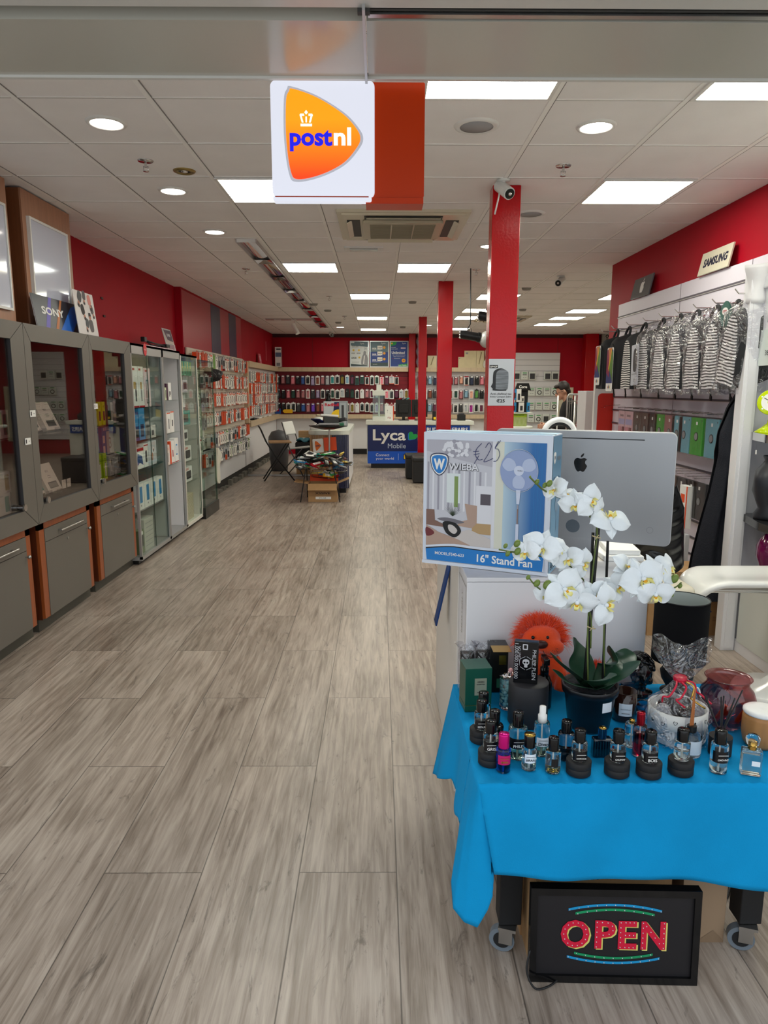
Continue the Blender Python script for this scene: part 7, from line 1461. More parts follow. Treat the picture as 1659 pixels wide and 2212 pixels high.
def pump(t, z0):
    b = B(T(0, 0, .098)); b.lathe([(.0125, 0), (.0125, .02), (.009, .022), (.009, .045), (.0, .046)], MW, n=20); b.obj('pump', t)
x_, y_ = onz(1172, 1636); bottle(x_, y_+.02, 'tall clear travel spray bottle with white pump and handwritten label', r_=.0215, h_=.098, cap=MW, cr=.012, ch=.004, liq=LQ['green'], lh=.3, lm=mat('white_label', 'e4ecf4'), lz=(.032, .058), txt='Divan', tm=DG, half=.9, extra=pump)
x_, y_ = onz(1225, 1645); bottle(x_, y_+.02, 'grey perfume bottle with solid black lower half, in front of the flowerpot', r_=.0225, h_=.078, cr=.0145, ch=.034, liq=BKG, lh=.42, lm=None, glass=glassm('smoke_glass', 'b8c0cc'))
x_, y_ = onz(1558, 1674); bottle(x_, y_+.02, 'clear perfume bottle with wide black label, right of the wooden reeds', r_=.0225, h_=.082, cr=.0158, ch=.038, liq=LQ['clear'], lh=.35, lm=LABK, lz=(.034, .066), txt='OAD-INT', half=1.2)
x_, y_ = onz(1385, 1638); t = bottle(x_, y_+.02, 'slim red perfume bottle with metallic red cap', r_=.0185, h_=.092, cap=mat('red_metal', '9c1024', rough=.15, metal=.7), cr=.0115, ch=.036, liq=LQ['red'], lh=.75, lm=None, glass=glassm('pink_glass', 'f0c8cc'))
x_, y_ = onz(1370, 1622); bottle(x_, y_+.03, 'small clear ridged bottle behind the slim red one', r_=.02, h_=.07, cap=GOLDM, cr=.008, ch=.012, lm=None, n=10, liq=LQ['clear'])
# blue square bottle
x_, y_ = onz(1302, 1638); t = thing('perfume_bottle', 'dark blue square perfume bottle with ornate blue and gold cap', 'perfume bottle', (x_, y_+.015, ZT))
DBL = mat('dark_blue_glass', '041424', rough=.06, coat=.8); b = B(); b.box((-.027, -.014, 0), (.027, .014, .055), DBL, r=.005)
for k in range(7): b.box((-.024+k*.0075, -.0148, .006), (-.0215+k*.0075, -.0136, .05), mat('emboss_teal', '0c3444', rough=.1))
b.obj('glass', t); b = B(); b.cyl((0, 0, .055), (0, 0, .083), .012, mat('blue_metal', '18507c', rough=.15, metal=.8), 20); b.ball((0, 0, .084), .010, GOLDM, sc=(1.1, 1.1, .4)); b.obj('cap', t)
# square crystal bottle
x_, y_ = onz(1628, 1680); t = thing('perfume_bottle', 'square clear perfume bottle with faceted crystal stopper at the right edge', 'perfume bottle', (x_, y_+.02, ZT), rz=-20)
b = B(); b.box((-.025, -.014, 0), (.025, .014, .072), CG_, r=.004); b.obj('glass', t); b = B(); b.box((-.021, -.010, .008), (.021, .010, .06), LQ['clear'], r=.002); b.obj('liquid', t)
b = B(); b.cyl((0, 0, .072), (0, 0, .082), .011, GOLDM, 20); b.cyl((0, 0, .082), (0, 0, .095), .007, GOLDM, 12); b.obj('collar', t); b = B(); b.lathe([(.010, .082), (.017, .088), (.019, .104), (.013, .112), (0, .112)], CG_, n=8); b.obj('stopper', t)
b = B(FRONT((0, -.0146, 0))); b.rect(.0, .03, .02, .044, mat('white_label', 'e4ecf4')); b.obj('label', t)
# reed diffusers
x_, y_ = onz(1500, 1640); t = thing('reed_diffuser', 'glass reed diffuser with orange wooden reeds and white label', 'diffuser', (x_, y_+.03, ZT))
b = B(); b.lathe([(0, 0), (.027, 0), (.028, .004), (.028, .06), (.02, .068), (.013, .07)], CG_, n=28, cap=False); b.obj('glass', t); b = B(); flabel(b, .028, .01, .05, mat('white_label', 'e4ecf4'), 1.2); b.obj('label', t); b = B(); b.cyl((0, 0, .068), (0, 0, .086), .013, BK, 20); b.obj('collar', t)
REED = mat('reed_wood', 'b06a38', rough=.6)
for k in range(4): b = B(); b.cyl((-.006+.003*k, 0, .07), (.0+.0025*k, .005*k, .19), .0022, REED, 6); b.obj('reed', t)
x_, y_ = onz(1565, 1638); t = thing('reed_diffuser', 'black cylinder diffuser with splayed black reeds before the pink vase', 'diffuser', (x_, y_+.03, ZT))
b = B(); b.cyl((0, 0, 0), (0, 0, .052), .031, BKM, 32); b.cyl((0, 0, .052), (0, 0, .066), .014, BKM, 20); b.obj('holder', t)
for dx, dy in ((-.05, .01), (-.044, .02), (-.004, .01), (.006, .015), (.055, .01), (.03, 0)): b = B(); b.cyl((dx*.05, 0, .06), (dx, dy, .165+.02*(dx > .04)), .0021, BK, 6); b.obj('reed', t)
# aroma diffuser at edge
x_, y_ = onz(1648, 1625); t = thing('aroma_diffuser', 'round wood-grain aroma diffuser with white lid, cut by the right edge', 'diffuser', (x_+.012, y_+.045, ZT))
b = B(); b.lathe([(.036, 0), (.045, .012), (.05, .04), (.05, .085), (.048, .098)], wood_mat('diffuser_wood', 'b07c48', .8, scale=3), n=36); b.obj('body', t); b = B(); b.lathe([(.0485, .098), (.0505, .102), (.05, .108), (.044, .112), (.008, .110), (0, .108)], MW, n=36); b.obj('lid', t)
# pink glass vase
PG = thin_glass('pink_vase_glass', 'e4b6ba', .14, .02, .7); x_, y_ = onz(1582, 1582); b = B(T(x_, y_+.05, ZT))
b.lathe([(0, .002), (.045, .002), (.065, .02), (.082, .055), (.084, .085), (.074, .115), (.060, .132), (.060, .146), (.068, .156), (.066, .158), (.057, .147), (.057, .132), (.071, .113), (.080, .085), (.078, .056), (.062, .023), (0, .008)], PG, n=48, cap=False); b.obj('glass_vase', label='wide dusky pink glass vase at the back right of the blue cloth', cat='vase', loc=(x_, y_+.05, ZT))
for k, (dx, dy, l) in enumerate(((-.03, .0, .06), (.0, .02, .05), (.03, -.01, .06))): b = B(); b.cyl((x_+dx, y_+.05+dy, ZT+.012), (x_+dx+.02, y_+.03+dy, ZT+.012+l), .007, REED, 8); b.obj('cinnamon_stick', label='brown stick lying inside the pink glass vase', cat='stick', group='sticks in the pink vase')
# gift basket
x_, y_ = onz(1475, 1606); gx_, gy_ = x_, y_+.05
t = thing('gift_box', 'round white box with small hearts in cellophane tied with red ribbon', 'gift', (gx_, gy_, ZT)); t.scale = (1.22, 1.22, 1.18)
HBX = mat('heart_box', 'dcdcd8', rough=.5); b = B(); b.lathe([(.066, 0), (.067, .002), (.067, .040), (.0685, .041), (.0685, .080), (.064, .080), (.064, .03), (0, .03)], HBX, n=40, cap=False); b.obj('box', t)
b = B(); rnd = random.Random(5)
HRT = smooth_poly([(0, -.5), (.45, 0), (.42, .36), (.2, .42), (0, .2), (-.2, .42), (-.42, .36), (-.45, 0)], 3)
for k in range(16):
    a = -2.9+2.7*(k % 8)/7+rnd.uniform(-.1, .1); zz = .022+.036*(k//8)+rnd.uniform(-.007, .007); s_ = .010; RR = .0695
    A = bas((-math.sin(a), math.cos(a), 0), (0, 0, 1), (RR*math.cos(a), RR*math.sin(a), zz)) @ RZ(rnd.uniform(-25, 25))
    b.prism([(px*s_, py*s_) for px, py in HRT], .0003, BK, A)
    if k % 4: b.prism([(px*s_*.75, py*s_*.75) for px, py in HRT], .0003, HBX, A, z=.0003)
b.obj('heart_print', t)
b = B(); 
for k in range(9): b.ball((.045*math.cos(k*.7)*(k % 3+1)/3, .045*math.sin(k*.7)*(k % 3+1)/3, .075), .018, (DG, BK, GREY)[k % 3], n=8, k=6)
o = b.obj('contents', t); o['kind'] = 'stuff'
def cel(u, v):
    a = u*2*PI; w = 1+.07*math.sin(a*5+v*7)+.05*math.sin(a*11-v*13)
    if v < .45: q = v/.45; r_ = .080-.010*q; z_ = .0+.085*q
    elif v < .72: q = (v-.45)/.27; r_ = .070-.058*q**.8; z_ = .085+.065*q
    else: q = (v-.72)/.28; r_ = .012+.055*q**.8; z_ = .150+.085*q+.018*math.sin(a*3+1)*q
    return (r_*math.cos(a)*w, r_*math.sin(a)*w*.9, z_)
b = B(); b.grid(cel, 56, 40, FILM); b.obj('cellophane', t)
b = B(); RIB = mat('red_ribbon', 'c81838', rough=.3)
b.lathe([(.014, .145), (.016, .148), (.016, .156), (.014, .158)], RIB, n=20)
for k in range(5):
    a = -2.6+k*.75; P_ = [(.015*math.cos(a), .015*math.sin(a)-.004, .150)]+[((.02+.011*j)*math.cos(a+.3*math.sin(j*1.7)), (.02+.009*j)*math.sin(a+.3*math.sin(j))-.006, .150-.012*j+.006*math.sin(j*2.4)) for j in range(1, 5)]
    b.tube(spline(P_, 5), .0024, (RIB, RIB, GOLDM, RIB, mat('white_ribbon', 'dcdcdc'))[k], 6)
b.obj('ribbon', t)
# candle, blue dish
x_, y_ = onz(1348, 1562); t = thing('candle_jar', 'brown glass candle jar with white label right of the flowerpot', 'candle', (x_+.01, y_+.035, ZT))
BG = glassm('amber_dark_glass', '3c2018', .05); b = B(); b.lathe([(0, 0), (.034, 0), (.037, .004), (.037, .092), (.0345, .092), (.0345, .03), (0, .03)], mat('brown_glass', '2a1610', rough=.06, coat=.5), n=36, cap=False); b.obj('jar', t)
b = B(T(0, 0, 0) @ RZ(-12)); flabel(b, .037, .022, .062, mat('white_label', 'e4ecf4'), .55); b.text('PATCHOULI', 0, .045, DG, FRONT((0, -.039, 0)), w=.03); b.rect(-.012, .03, .012, .033, GREY, FRONT((0, -.0385, 0))); b.obj('label', t)
x_, y_ = onz(1398, 1552); b = B(T(x_, y_+.03, ZT)); b.lathe([(0, .002), (.02, .002), (.024, .006), (.026, .03), (.022, .042), (.02, .042), (.0235, .03), (.021, .008), (0, .006)], glassm('aqua_glass', '9cc8e0'), n=30, cap=False); b.obj('glass_cup', label='small aqua glass cup right of the brown candle jar', cat='cup', loc=(x_, y_+.03, ZT))
# green box
x_, y_ = onz(1030, 1540); GBX = mat('bottle_green_box', '0d4a3a', rough=.35)
t = thing('perfume_box', 'dark green perfume box reading GREEN DIAMOND at the left back of the cloth', 'box', (x_+.005, y_+.01, ZT), rz=6)
b = B(); b.box((-.043, 0, 0), (.043, .085, .02), GBX, r=.001); b.box((-.041, .002, .02), (.041, .083, .022), GOLDM); b.box((-.043, 0, .022), (.043, .085, .145), GBX, r=.0015); b.obj('carton', t)
b = B(FRONT((0, -.001, 0))); b.rect(-.013, .055, .026, .112, mat('silver_plaque', 'a8a890', rough=.3, metal=.4)); b.text('GREEN', .0065, .10, DG, w=.022, z=.001, bold=.02); b.text('DIAMOND', .0065, .092, DG, w=.026, z=.001, bold=.02); b.rect(-.005, .064, .018, .066, DG, z=.001); b.text('Eau de Parfum', 0, .01, GOLDM, w=.03, z=.001); b.obj('print', t)
# black-gold wrapped boxes at the back
carton('black box with a gold top standing behind the jar of pale blue stones', (.405, 2.27, ZT), .062, .165, .06, FRONT, mat('box_black', '161512', rough=.3), [('r', .5, .6, .9, .8, GOLDM), ('r', .4, .1, .7, .3, mat('dull_green', '2c6c50'))], name='perfume_box')
b = B(); b.box((.375, 2.21, ZT+.1655), (.436, 2.27, ZT+.1665), GOLDM); b.obj('gold_lid', label='gold card lid on the tall black box', cat='lid')
for k, (x_, y_) in enumerate(((.300, 2.29), (.355, 2.30))):
    t = thing('wrapped_perfume', ['black perfume in crinkled cellophane behind the green box, left one', 'black perfume in crinkled cellophane behind the green box, right one'][k], 'perfume', (x_, y_, ZT))
    b = B(); b.box((-.022, -.02, 0), (.022, .02, .135), BKM, r=.003); b.rect(-.012, .10, .012, .11, GOLDM, FRONT((0, -.021, 0))); b.obj('carton', t)
    b = B(); b.grid(lambda u, v: ((.030+.012*max(0, v-.75)*4*math.sin(u*2*PI*5+k))*math.cos(u*2*PI)*(1 if v < .75 else 1-.4*(v-.75)*4+.5*max(0, v-.87)*8), (.028)*math.sin(u*2*PI)*(1-.5*max(0, v-.75)*4), .165*v+.008*math.sin(u*2*PI*3)*v), 30, 16, FILM); b.obj('cellophane', t)
# jar with pale blue stones
x_, y_ = onz(1104, 1538); t = thing('glass_jar', 'lidded glass jar filled with pale blue wrapped stones', 'jar', (x_, y_+.03, ZT))
b = B(); b.lathe([(0, .002), (.030, .002), (.033, .006), (.033, .10), (.030, .105)], CG_, n=36, cap=False); b.obj('glass', t)
b = B(); b.lathe([(0, .125), (.008, .125), (.01, .118), (.02, .114), (.034, .108), (.034, .105), (0, .105)], CG_, n=32, cap=False); b.ball((.0, 0, .128), .008, mat('pink_bead', 'd8a0a0', rough=.1)); b.obj('lid', t)
rnd = random.Random(9); ST = mat('pale_blue_stone', '8cc4c8', rough=.3)
b = B()
for k in range(60):
    a = k*2.4; r_ = .020*(rnd.random()**.4); b.ball((r_*math.cos(a), r_*math.sin(a), .012+.0015*k*.95), .0085, ST, n=6, k=4, sc=(rnd.uniform(.6, 1.2), rnd.uniform(.6, 1.2), rnd.uniform(.5, 1)))
o = b.obj('stones', t, kind='stuff')
# drum and black box on it
x_, y_ = onz(1147, 1575); dx_, dy_ = x_, y_+.055
b = B(T(dx_, dy_, ZT)); b.lathe([(.060, 0), (.061, .002), (.061, .128), (.0595, .131), (0, .131)], mat('charcoal_drum', '262528', rough=.55), n=48); b.obj('round_box', label='tall charcoal round box carrying the black perfume carton', cat='box', loc=(dx_, dy_, ZT))
t = thing('perfume_box', 'black perfume carton with skull emblem and silver lettering standing on the round charcoal box', 'box', (dx_-.012, dy_-.02, ZT+.1315), rz=-14); t.scale = (1.1, 1.1, 1.12)
b = B(); b.box((-.036, 0, 0), (.030, .022, .118), BKG, r=.0015); b.obj('carton', t)
b = B(FRONT((-.003, -.0012, 0))); V9 = RZ(-90)
b.text('1.000.000.000.000', -.062, -.026, SLV, V9, w=.10, z=.0); b.text('PHILIPP PLEIN', -.055, .022, SLV, V9, w=.085, z=.0); b.text('NO LIMITS', -.085, -.018, SLV, V9, w=.04, z=0)
for k in range(6):
    a = k*PI/3+PI/6; c_ = (a+PI/3); p0, p1 = [(.019*math.cos(q), .058+.019*math.sin(q)) for q in (a+.1, c_-.1)]; b.tube([(p0[0], p0[1], .0), (p1[0], p1[1], .0)], .0008, SLV, 4)
b.prism([(x2*.010, .058+y2*.012) for x2, y2 in smooth_poly([(0, 1), (.8, .7), (.9, 0), (.45, -.4), (.4, -.95), (-.4, -.95), (-.45, -.4), (-.9, 0), (-.8, .7)], 4)], .0003, SLV)
for s_ in (-1, 1): b.disc(s_*.0038, .060, .0026, BKG, z=.0006, n=10)
b.prism(rr(-.010, .096, .004, .112, .002), .0004, SLV); b.prism(rr(-.007, .099, .001, .109, .001), .0004, BKG, z=.0005); b.obj('print', t)
# black trigger bottle
b = B(T(.533, 2.16, ZT)); b.lathe([(.024, 0), (.026, .004), (.026, .085), (.018, .105), (.012, .112), (.014, .113), (.014, .135), (.008, .138), (.008, .155)], BKG, n=28); b.box((-.010, -.03, .150), (.010, .02, .172), BKG, r=.004); b.box((-.004, -.028, .125), (.004, -.018, .155), BKG, r=.002); b.obj('trigger_bottle', label='glossy black trigger spray bottle in front of the orange plush lion', cat='bottle', loc=(.533, 2.16, ZT))
# plush lion
t = thing('plush_lion', 'bright orange plush lion with shaggy mane sitting behind the flowerpot', 'plush toy', (.545, 2.285, ZT))
OF = mat('orange_plush', 'ee4a10', rough=.95, sheen=.5, bump=.3, bs=300); OM = mat('orange_mane', 'f04c0c', rough=.8, sheen=.3)
b = B(); b.ball((0, 0, .075), .062, OF, n=20, k=14, sc=(1, .75, 1.2)); b.ball((.0, -.01, .19), .058, OF, n=20, k=14, sc=(1.15, .8, .85)); b.ball((.028, -.045, .172), .036, OF, n=16, k=12, sc=(1.2, .7, .8))
for s_ in (-1, 1): b.tube([(s_*.045, -.01, .12), (s_*.07, -.04, .07), (s_*.06, -.05, .02)], [.022, .02, .022], OF, 12)
b.tube([(.04, 0, .04), (.11, -.005, .045), (.19, .0, .075)], [.03, .022, .018], OF, 12)
o = b.obj('body', t); fuse(o, .006, 3)
b = B(); b.ball((-.012, -.064, .188), .019, mat('brown_nose', '3c1c18', rough=.4), n=14, k=10, sc=(1.2, .6, .75)); b.obj('nose', t)
for s_ in (-1, 1): b = B(); b.ball((-.012+s_*.024, -.049, .207), .006, BKG, n=10, k=8); b.obj('eye', t)
b = B(); 
for k in range(8): b.ball((.03+.012*math.cos(k), -.0685, .165+.010*math.sin(k*1.3)), .0014, BK, n=6, k=4)
b.tube([(-.005, -.066, .168), (.0, -.0695, .155), (.02, -.071, .146), (.045, -.064, .15)], .0012, BK, 5)
b.obj('muzzle_dots', t)
def tuft(b, p, d, L, w, m, rnd):
    d = Vector(d).normalized(); s_ = d.orthogonal().normalized(); s_ = (Matrix.Rotation(rnd.uniform(0, 6.3), 3, d) @ s_)
    p = Vector(p); g = Vector((0, 0, -1)); q1 = p+d*L*.55+g*L*.05; q2 = p+d*L+g*L*.28+s_*L*.15
    b.add([p-s_*w, p+s_*w, q1+s_*w*.6, q1-s_*w*.6, q2], [(0, 1, 2, 3), (3, 2, 4)], m, None, True)
b = B(); rnd = random.Random(2)
for k in range(2600):
    a = rnd.uniform(-.35, PI+.35); ph = rnd.uniform(-.2, 1.6)
    d = Vector((math.cos(a)*math.cos(ph*.6), -.25+math.sin(ph)*1.0, math.sin(a)*math.cos(ph*.5)))
    p = Vector((0, .0, .19))+Vector((d.x*.064, d.y*.042, d.z*.047)); d2 = d+Vector((rnd.uniform(-.6, .6), rnd.uniform(-.5, .2), rnd.uniform(-.2, .9)))
    tuft(b, p, d2, rnd.uniform(.02, .055)*(1.3 if d.z > .5 else 1), .0011, OM, rnd)
b.obj('mane', t)
b = B()
for k in range(500): d = Vector((rnd.uniform(-.6, 1), rnd.uniform(-.7, .7), rnd.uniform(-.2, 1.3))); tuft(b, Vector((.19, 0, .07))+d.normalized()*.012, d, rnd.uniform(.02, .055), .0012, OM, rnd)
b.obj('tail_tuft', t)
# bust
t = thing('head_sculpture', 'glossy black curly-haired head sculpture behind the blue cup', 'sculpture', (.875, 2.25, ZT))
b = B(); b.ball((0, -.01, .085), .043, BKG, n=24, k=18, sc=(.85, 1, 1.15)); b.ball((-.004, -.05, .075), .010, BKG, sc=(.8, 1, 1.4)); b.ball((-.004, -.047, .055), .011, BKG, sc=(1.2, .7, .6)); b.ball((-.004, -.042, .042), .012, BKG)
for s_ in (-1, 1): b.ball((-.004+s_*.016, -.045, .088), .008, BKG, sc=(1.3, .6, .7)); b.ball((-.004+s_*.018, -.043, .098), .009, BKG, sc=(1.6, .6, .5)); b.ball((-.004+s_*.022, -.038, .066), .014, BKG)
b.lathe([(.034, 0), (.03, .01), (.022, .03), (.024, .05)], BKG, n=20); b.ball((0, 0, .01), .045, BKG, sc=(1.1, .7, .3))
o = b.obj('face', t); fuse(o, .0035, 3)
b = B(); rnd = random.Random(12)
for k in range(70):
    a = rnd.uniform(0, 2*PI); ph = rnd.uniform(.15, 1.45); d = Vector((math.cos(a)*math.sin(ph), math.sin(a)*math.sin(ph)*1.1+.12, math.cos(ph)))
    if d.y < -.55 and d.z < .55: continue
    c_ = Vector((0, 0, .092))+Vector((d.x*.042, d.y*.046, d.z*.048)); s_ = d.orthogonal().normalized(); w_ = d.cross(s_)
    b.tube([c_+(s_*math.cos(q)+w_*math.sin(q))*.009*(1-.12*q/1.5)+d*q*.001 for q in (0, 1, 2, 3, 4, 5)], [.0055, .006, .006, .0055, .0045, .003], BKG, 6)
b.ball((0, .008, .095), .044, BKG, n=16, k=12, sc=(.95, 1, 1)); b.obj('curls', t)
# acrylic pack in front of bust
t = thing('acrylic_pack', 'clear upright plastic pack with a pale top, between the orchid leaves and the sculpture', 'pack', (.806, 2.17, ZT), rz=12)
b = B(); b.box((-.028, -.012, 0), (.034, .012, .13), PLAS); b.obj('case', t); b = B(); b.box((-.02, -.013, .125), (.03, .013, .137), mat('pale_cap', 'd8d4cc', rough=.2), r=.002); b.obj('top', t); b = B(); b.box((-.018, -.008, .004), (.022, .008, .075), mat('midnight', '141c30', rough=.2)); b.obj('insert', t)
# lamp
t = thing('table_lamp', 'black table lamp with a large black cylindrical shade, its lower part behind the gift', 'lamp', (1.01, 2.27, ZT))
b = B(); b.lathe([(.05, 0), (.052, .006), (.03, .015), (.05, .05), (.055, .075), (.03, .11), (.012, .13), (.01, .2)], BKM, n=32); b.obj('base', t)
b = B(); b.lathe([(.0865, .118), (.0865, .33), (.0845, .33), (.0845, .118), (.0865, .118)], mat('shade_black', '0c0c0e', rough=.9, spec=.15), n=48, cap=False); b.obj('shade', t)
b = B(); b.lathe([(.0840, .119), (.0840, .329)], mat('shade_lining', 'aeb4ae', rough=.7), n=48, cap=False); b.obj('lining', t)
b = B(); b.tube([(.0856*math.cos(a*PI/24), .0856*math.sin(a*PI/24), .33) for a in range(48)], .0018, BK, 6, closed=True); b.obj('rim', t)
b = B(); b.cyl((0, 0, .19), (0, 0, .22), .014, BK, 14)
for a in range(3): b.cyl((0, 0, .215), (.084*math.cos(a*2.1), .084*math.sin(a*2.1), .215), .0015, BK, 5)
b.obj('fitting', t)
# ---------------- orchid ----------------
OX, OY = .642, 2.03
t = thing('orchid', 'artificial white orchid with three sprays in a black plastic pot', 'orchid', (OX, OY, ZT))
PT = mat('pot_black', '101116', rough=.3); SO = mat('dark_soil', '22242a', rough=.9, bump=1, bs=60)
b = B(); b.lathe([(0, 0), (.058, 0), (.062, .006), (.076, .112), (.083, .113), (.086, .135), (.084, .137), (.080, .137), (.078, .12), (0, .12)], PT, n=48, cap=False); b.obj('pot', t)
b = B(); b.grid(lambda u, v: (.0775*v*math.cos(u*2*PI), .0775*v*math.sin(u*2*PI), .126+.004*math.sin(u*40)*v+.003*math.sin(v*30)), 36, 8, SO); b.obj('soil', t)
b = B(RZ(24)); flabel(b, .0775, .075, .105, mat('white_label', 'e4ecf4'), .22, M=T(0, 0, 0)); b.obj('sticker', t)
LF = mat('orchid_leaf', '1c3c2a', rough=.35, var=.12, vs=20)
def lp(px, py, Y): p = at(px, py, Y=Y); return p-Vector((OX, OY, ZT))
def leaf(base, mid, tip, w):
    w = w*2.1
    P_ = spline([base, mid, tip], 8); n_ = len(P_); b = B(); T_ = []
    for i in range(n_): T_.append((P_[min(i+1, n_-1)]-P_[max(i-1, 0)]).normalized())
    def f(u, v):
        i = min(int(v*(n_-1)), n_-1); p = P_[i]; s_ = T_[i].cross(Vector((0, 0, 1))); s_ = s_.normalized() if s_.length > .1 else Vector((1, 0, 0)); up = s_.cross(T_[i])
        ww = w*(math.sin(PI*min(1, .12+v*.88))**.6) if v < 1 else .001; x_ = (u-.5)*2
        return p+s_*x_*ww+up*(abs(x_)*ww*.12)
    b.grid(f, 6, n_-1, LF); b.obj('leaf', t, solid=.0018, sub=1)
bs_ = Vector((-.005, -.02, .13))
leaf(bs_, lp(1215, 1440, 1.97), lp(1188, 1408, 1.96), .022); leaf(bs_, lp(1235, 1478, 1.93), lp(1193, 1446, 1.93), .016)
leaf(bs_+Vector((0, .02, 0)), lp(1248, 1420, 2.07), lp(1238, 1376, 2.08), .026); leaf(bs_, lp(1296, 1470, 1.93), lp(1333, 1458, 1.90), .020)
leaf(bs_+Vector((.01, 0, 0)), lp(1335, 1460, 2.0), lp(1384, 1428, 2.0), .022); leaf(bs_+Vector((.03, .0, 0)), lp(1322, 1440, 2.04), lp(1316, 1394, 2.04), .022); leaf(bs_+Vector((.03, .02, 0)), lp(1345, 1430, 2.09), lp(1352, 1400, 2.12), .020)
STK = mat('stake_black', '0e0e10', rough=.4); STM = mat('stem_green', '5c6c34', rough=.5)
for a, c, r_ in ((lp(1262, 1485, 2.0), lp(1292, 1140, 2.03), .0062), (lp(1268, 1480, 2.03), lp(1281, 1150, 2.04), .0045), (lp(1302, 1470, 2.03), lp(1313, 1168, 2.05), .004)): b = B(); b.cyl(a, c, r_, STK, 10); b.obj('stake', t)
def stem(pts, r_=.0026):
    b = B(); b.tube(spline([lp(px, py, Y) for px, py, Y in pts], 6), r_, STM, 8); return b.obj('stem', t)
S1 = stem([(1270, 1480, 1.99), (1270, 1350, 2.0), (1282, 1220, 2.01), (1290, 1150, 2.02), (1283, 1125, 2.01), (1270, 1113, 2.0), (1225, 1083, 1.98), (1180, 1062, 1.96), (1160, 1046, 1.95), (1145, 1031, 1.94)])
S2 = stem([(1272, 1330, 2.0), (1268, 1270, 2.0), (1252, 1243, 1.98), (1225, 1219, 1.96), (1185, 1206, 1.94), (1140, 1196, 1.93), (1105, 1192, 1.92), (1078, 1187, 1.91)], .0023)
S3 = stem([(1276, 1400, 2.0), (1276, 1330, 1.99), (1255, 1305, 1.96), (1200, 1288, 1.93), (1170, 1275, 1.92), (1152, 1260, 1.91), (1141, 1245, 1.91)], .0022)
S4 = stem([(1305, 1460, 2.03), (1306, 1340, 2.03), (1325, 1290, 2.02), (1365, 1265, 2.0), (1400, 1270, 1.99), (1440, 1274, 1.98), (1460, 1268, 1.98), (1472, 1258, 1.98)], .0022)
for px, py in ((1277, 1356), (1288, 1160)): b = B(T(*lp(px, py, 1.995))); b.tube([(-.012, 0, .004), (0, -.008, 0), (.012, 0, -.003)], .002, mat('raffia', 'c8b890', rough=.8), 5); b.tube([(-.006, -.008, -.006), (.004, -.010, .008)], .0015, mat('raffia', 'c8b890'), 5); b.obj('tie', t)
PET = mat('white_petal', 'e6ecf0', rough=.55, bump=.15, bs=90, sheen=.15); PET.node_tree.nodes['Principled BSDF'].inputs['Subsurface Weight'].default_value = .12; PET.node_tree.nodes['Principled BSDF'].inputs['Subsurface Radius'].default_value = (.01, .01, .01)
LIP = mat('lip_yellow', 'e8e08c', rough=.5); LIPO = mat('lip_orange', 'e0a010', rough=.5)
def flower(stem_, px, py, Y, d, s_, roll=0):
    d = Vector(d).normalized(); up = Vector((0, 0, 1)); x_ = up.cross(d).normalized(); y_ = d.cross(x_)
    A = Matrix((x_, y_, d)).transposed().to_4x4(); A.translation = lp(px, py, Y); A = A @ RZ(roll)
    b = B(A); R = .049*s_
    for ang, L, w, cup in ((90, 1.0, .50, .12), (215, 1.0, .46, .10), (325, 1.0, .46, .10), (12, 1.12, .98, .22), (168, 1.12, .98, .22)):
        wide = w > .9
        def f(u, v, ang=ang, L=L, w=w, cup=cup, wide=wide):
            x2 = (u-.5)*2; prof = (math.sin(PI*v**(.75 if wide else .85)))**(.6 if wide else .75) if 0 < v < 1 else 0
            if v >= 1: prof = .02
            if v <= 0: prof = .12
            wx = x2*w*R*.62*max(prof, .1); ly = L*R*v*(1-.06*x2*x2)
            zz = (.004 if wide else -.002)*1+cup*R*math.sin(v*PI*.9)-abs(x2)**2*R*.10*prof-.25*R*v*v*(.8 if not wide else .5)+.03*R*math.sin(x2*5+v*4)
            a = math.radians(ang); return (ly*math.cos(a)-wx*math.sin(a), ly*math.sin(a)+wx*math.cos(a), zz)
        b.grid(f, 8, 9, PET)
    b.obj('flower_petals', stem_)
    b = B(A); b.ball((0, 0, .008*s_), .0055*s_, PET, n=10, k=8); b.ball((0, -.007*s_, .010*s_), .0055*s_, LIPO, n=8, k=6, sc=(.8, 1, .7))
    for sg in (-1, 1): b.grid(lambda u, v: (sg*(.003+.011*v)*s_, (-.002-.012*v+.010*math.sin(u*PI)*v)*s_+(u-.5)*.010*s_, (.006+.010*v)*s_), 4, 4, LIP)
    b.grid(lambda u, v: ((u-.5)*.014*s_*(1-.6*v)*1, (-.006-.016*v)*s_, (.010+.006*math.sin(v*PI))*s_), 4, 5, LIP)
    b.obj('flower_lip', stem_)
def bud(stem_, px, py, Y, s_=1):
    b = B(T(*lp(px, py, Y)) @ RY(30)); b.ball((0, 0, 0), .0085*s_, mat('bud_green', '6c8038', rough=.35), n=12, k=8, sc=(.85, .85, 1.15)); b.obj('bud', stem_)
f = (0, -1, .1)
for q in ((1200, 1057, 1.95, (-.75, -.5, .3), .85, 20), (1222, 1068, 1.97, (.5, -.6, .5), .8, -40), (1243, 1088, 1.95, (-.35, -.9, -.2), .9, 10), (1272, 1082, 1.94, (.25, -.9, .1), .95, 60), (1290, 1098, 1.97, (.8, -.5, 0), .85, 10), (1316, 1124, 1.94, (.15, -.7, .65), 1.15, 175)): flower(S1, *q)
for q in ((1137, 1192, 1.91, (-.6, -.7, .1), .9, 10), (1170, 1182, 1.90, (-.35, -.85, .3), 1.1, -15), (1200, 1190, 1.93, (.3, -.7, .6), .9, 30), (1228, 1208, 1.93, (-.4, -.8, .3), .9, 20), (1256, 1218, 1.95, (.3, -.9, -.1), .9, 70)): flower(S2, *q)
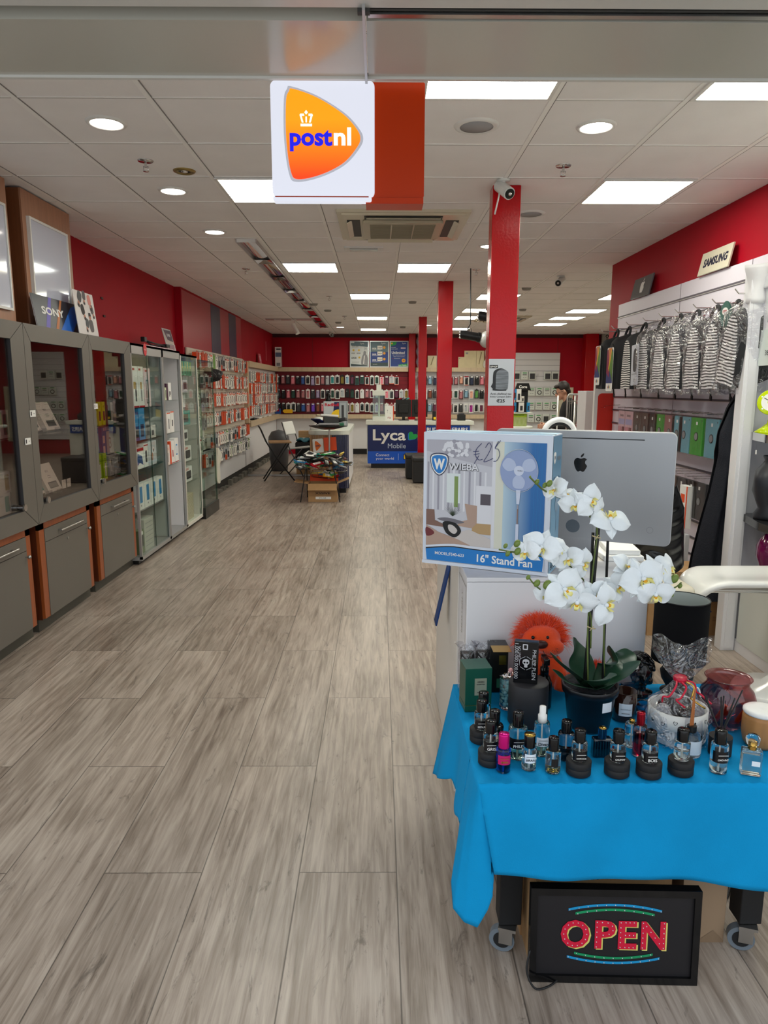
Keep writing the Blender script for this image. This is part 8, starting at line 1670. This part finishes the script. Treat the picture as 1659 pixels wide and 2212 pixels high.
for q in ((1182, 1284, 1.92, (-.4, -.9, -.1), .75, 0), (1218, 1272, 1.90, (.1, -.95, .2), 1.25, 45), (1246, 1298, 1.90, (-.1, -.9, -.3), 1.15, -10), (1282, 1284, 1.92, (.2, -.9, .1), .95, 30), (1306, 1306, 1.91, (.35, -.9, .1), 1.15, 80)): flower(S3, *q)
for q in ((1335, 1268, 1.97, (-.3, -.85, .3), 1.0, 60), (1354, 1224, 1.98, (.3, -.7, .6), .95, -30), (1388, 1250, 1.94, (.0, -.95, .25), 1.3, 25), (1372, 1262, 1.98, (.6, -.8, .0), .9, -60), (1418, 1232, 1.97, (.3, -.8, .5), 1.1, 10), (1440, 1232, 1.99, (.7, -.6, .4), 1.05, 40), (1414, 1282, 1.93, (.05, -.95, -.2), 1.1, 0)): flower(S4, *q)
for s_, L in ((S1, ((1160, 1041, 1.95, .9), (1177, 1048, 1.94, .9), (1187, 1044, 1.93, 1.1), (1145, 1030, 1.94, .4))), (S2, ((1117, 1174, 1.92, 1.2), (1118, 1191, 1.91, 1.2), (1092, 1179, 1.91, .8), (1097, 1196, 1.91, .9))), (S3, ((1141, 1247, 1.91, .8), (1160, 1260, 1.91, 1.2), (1182, 1263, 1.90, 1.5))), (S4, ((1457, 1250, 1.97, 1.5), (1434, 1278, 1.95, 1.2), (1469, 1266, 1.98, .8), (1452, 1286, 1.97, .6)))):
    for q in L: bud(s_, q[0], q[1], q[2], q[3])
# poster on the column
t = thing('price_poster', 'printed backpack offer poster taped on the nearest red column', 'poster', (.812, 4.797, 1.485))
b = B(FRONT((0, 0, 0))); w_, h_ = .170, .305; b.box((-w_/2, 0, 0), (w_/2, h_, .0015), mat('poster_paper', 'bfc4cc', rough=.35)); b.obj('paper', t)
b = B(FRONT((0, -.002, 0))); b.rect(-.080, .245, -.024, .266, BK); b.text('OP=OP', -.052, .2555, MW, w=.048, z=.0005, bold=.02)
BP = smooth_poly([(-.045, .115), (-.04, .10), (.03, .098), (.048, .11), (.05, .21), (.035, .235), (0, .245), (-.035, .23), (-.045, .2)], 5); b.prism([(x2-.010, y2) for x2, y2 in BP]+[], .0004, mat('bag_edge', '24262c'), z=.0005)
b.prism([(x2*.86+.004, (y2-.17)*.9+.171) for x2, y2 in BP], .0004, ZEB2 if False else mat('bag_stripes', '70767e', rough=.5, var=.45, vs=40, stretch=(.2, 1, 3)), z=.001); b.prism([(-.068, .125), (-.05, .105), (-.05, .16)], .0004, mat('bag_edge', '24262c'), z=.0007)
b.text('Anti-diefstal tas', 0, .078, DG, w=.142, h=.014, z=.0005, bold=.015); b.text('Bobby Compact Zebra', 0, .058, DG, w=.142, z=.0005, bold=.015); b.text('\u20ac25', 0, .032, BK, w=.056, h=.024, z=.0005, bold=.03); b.obj('print', t)
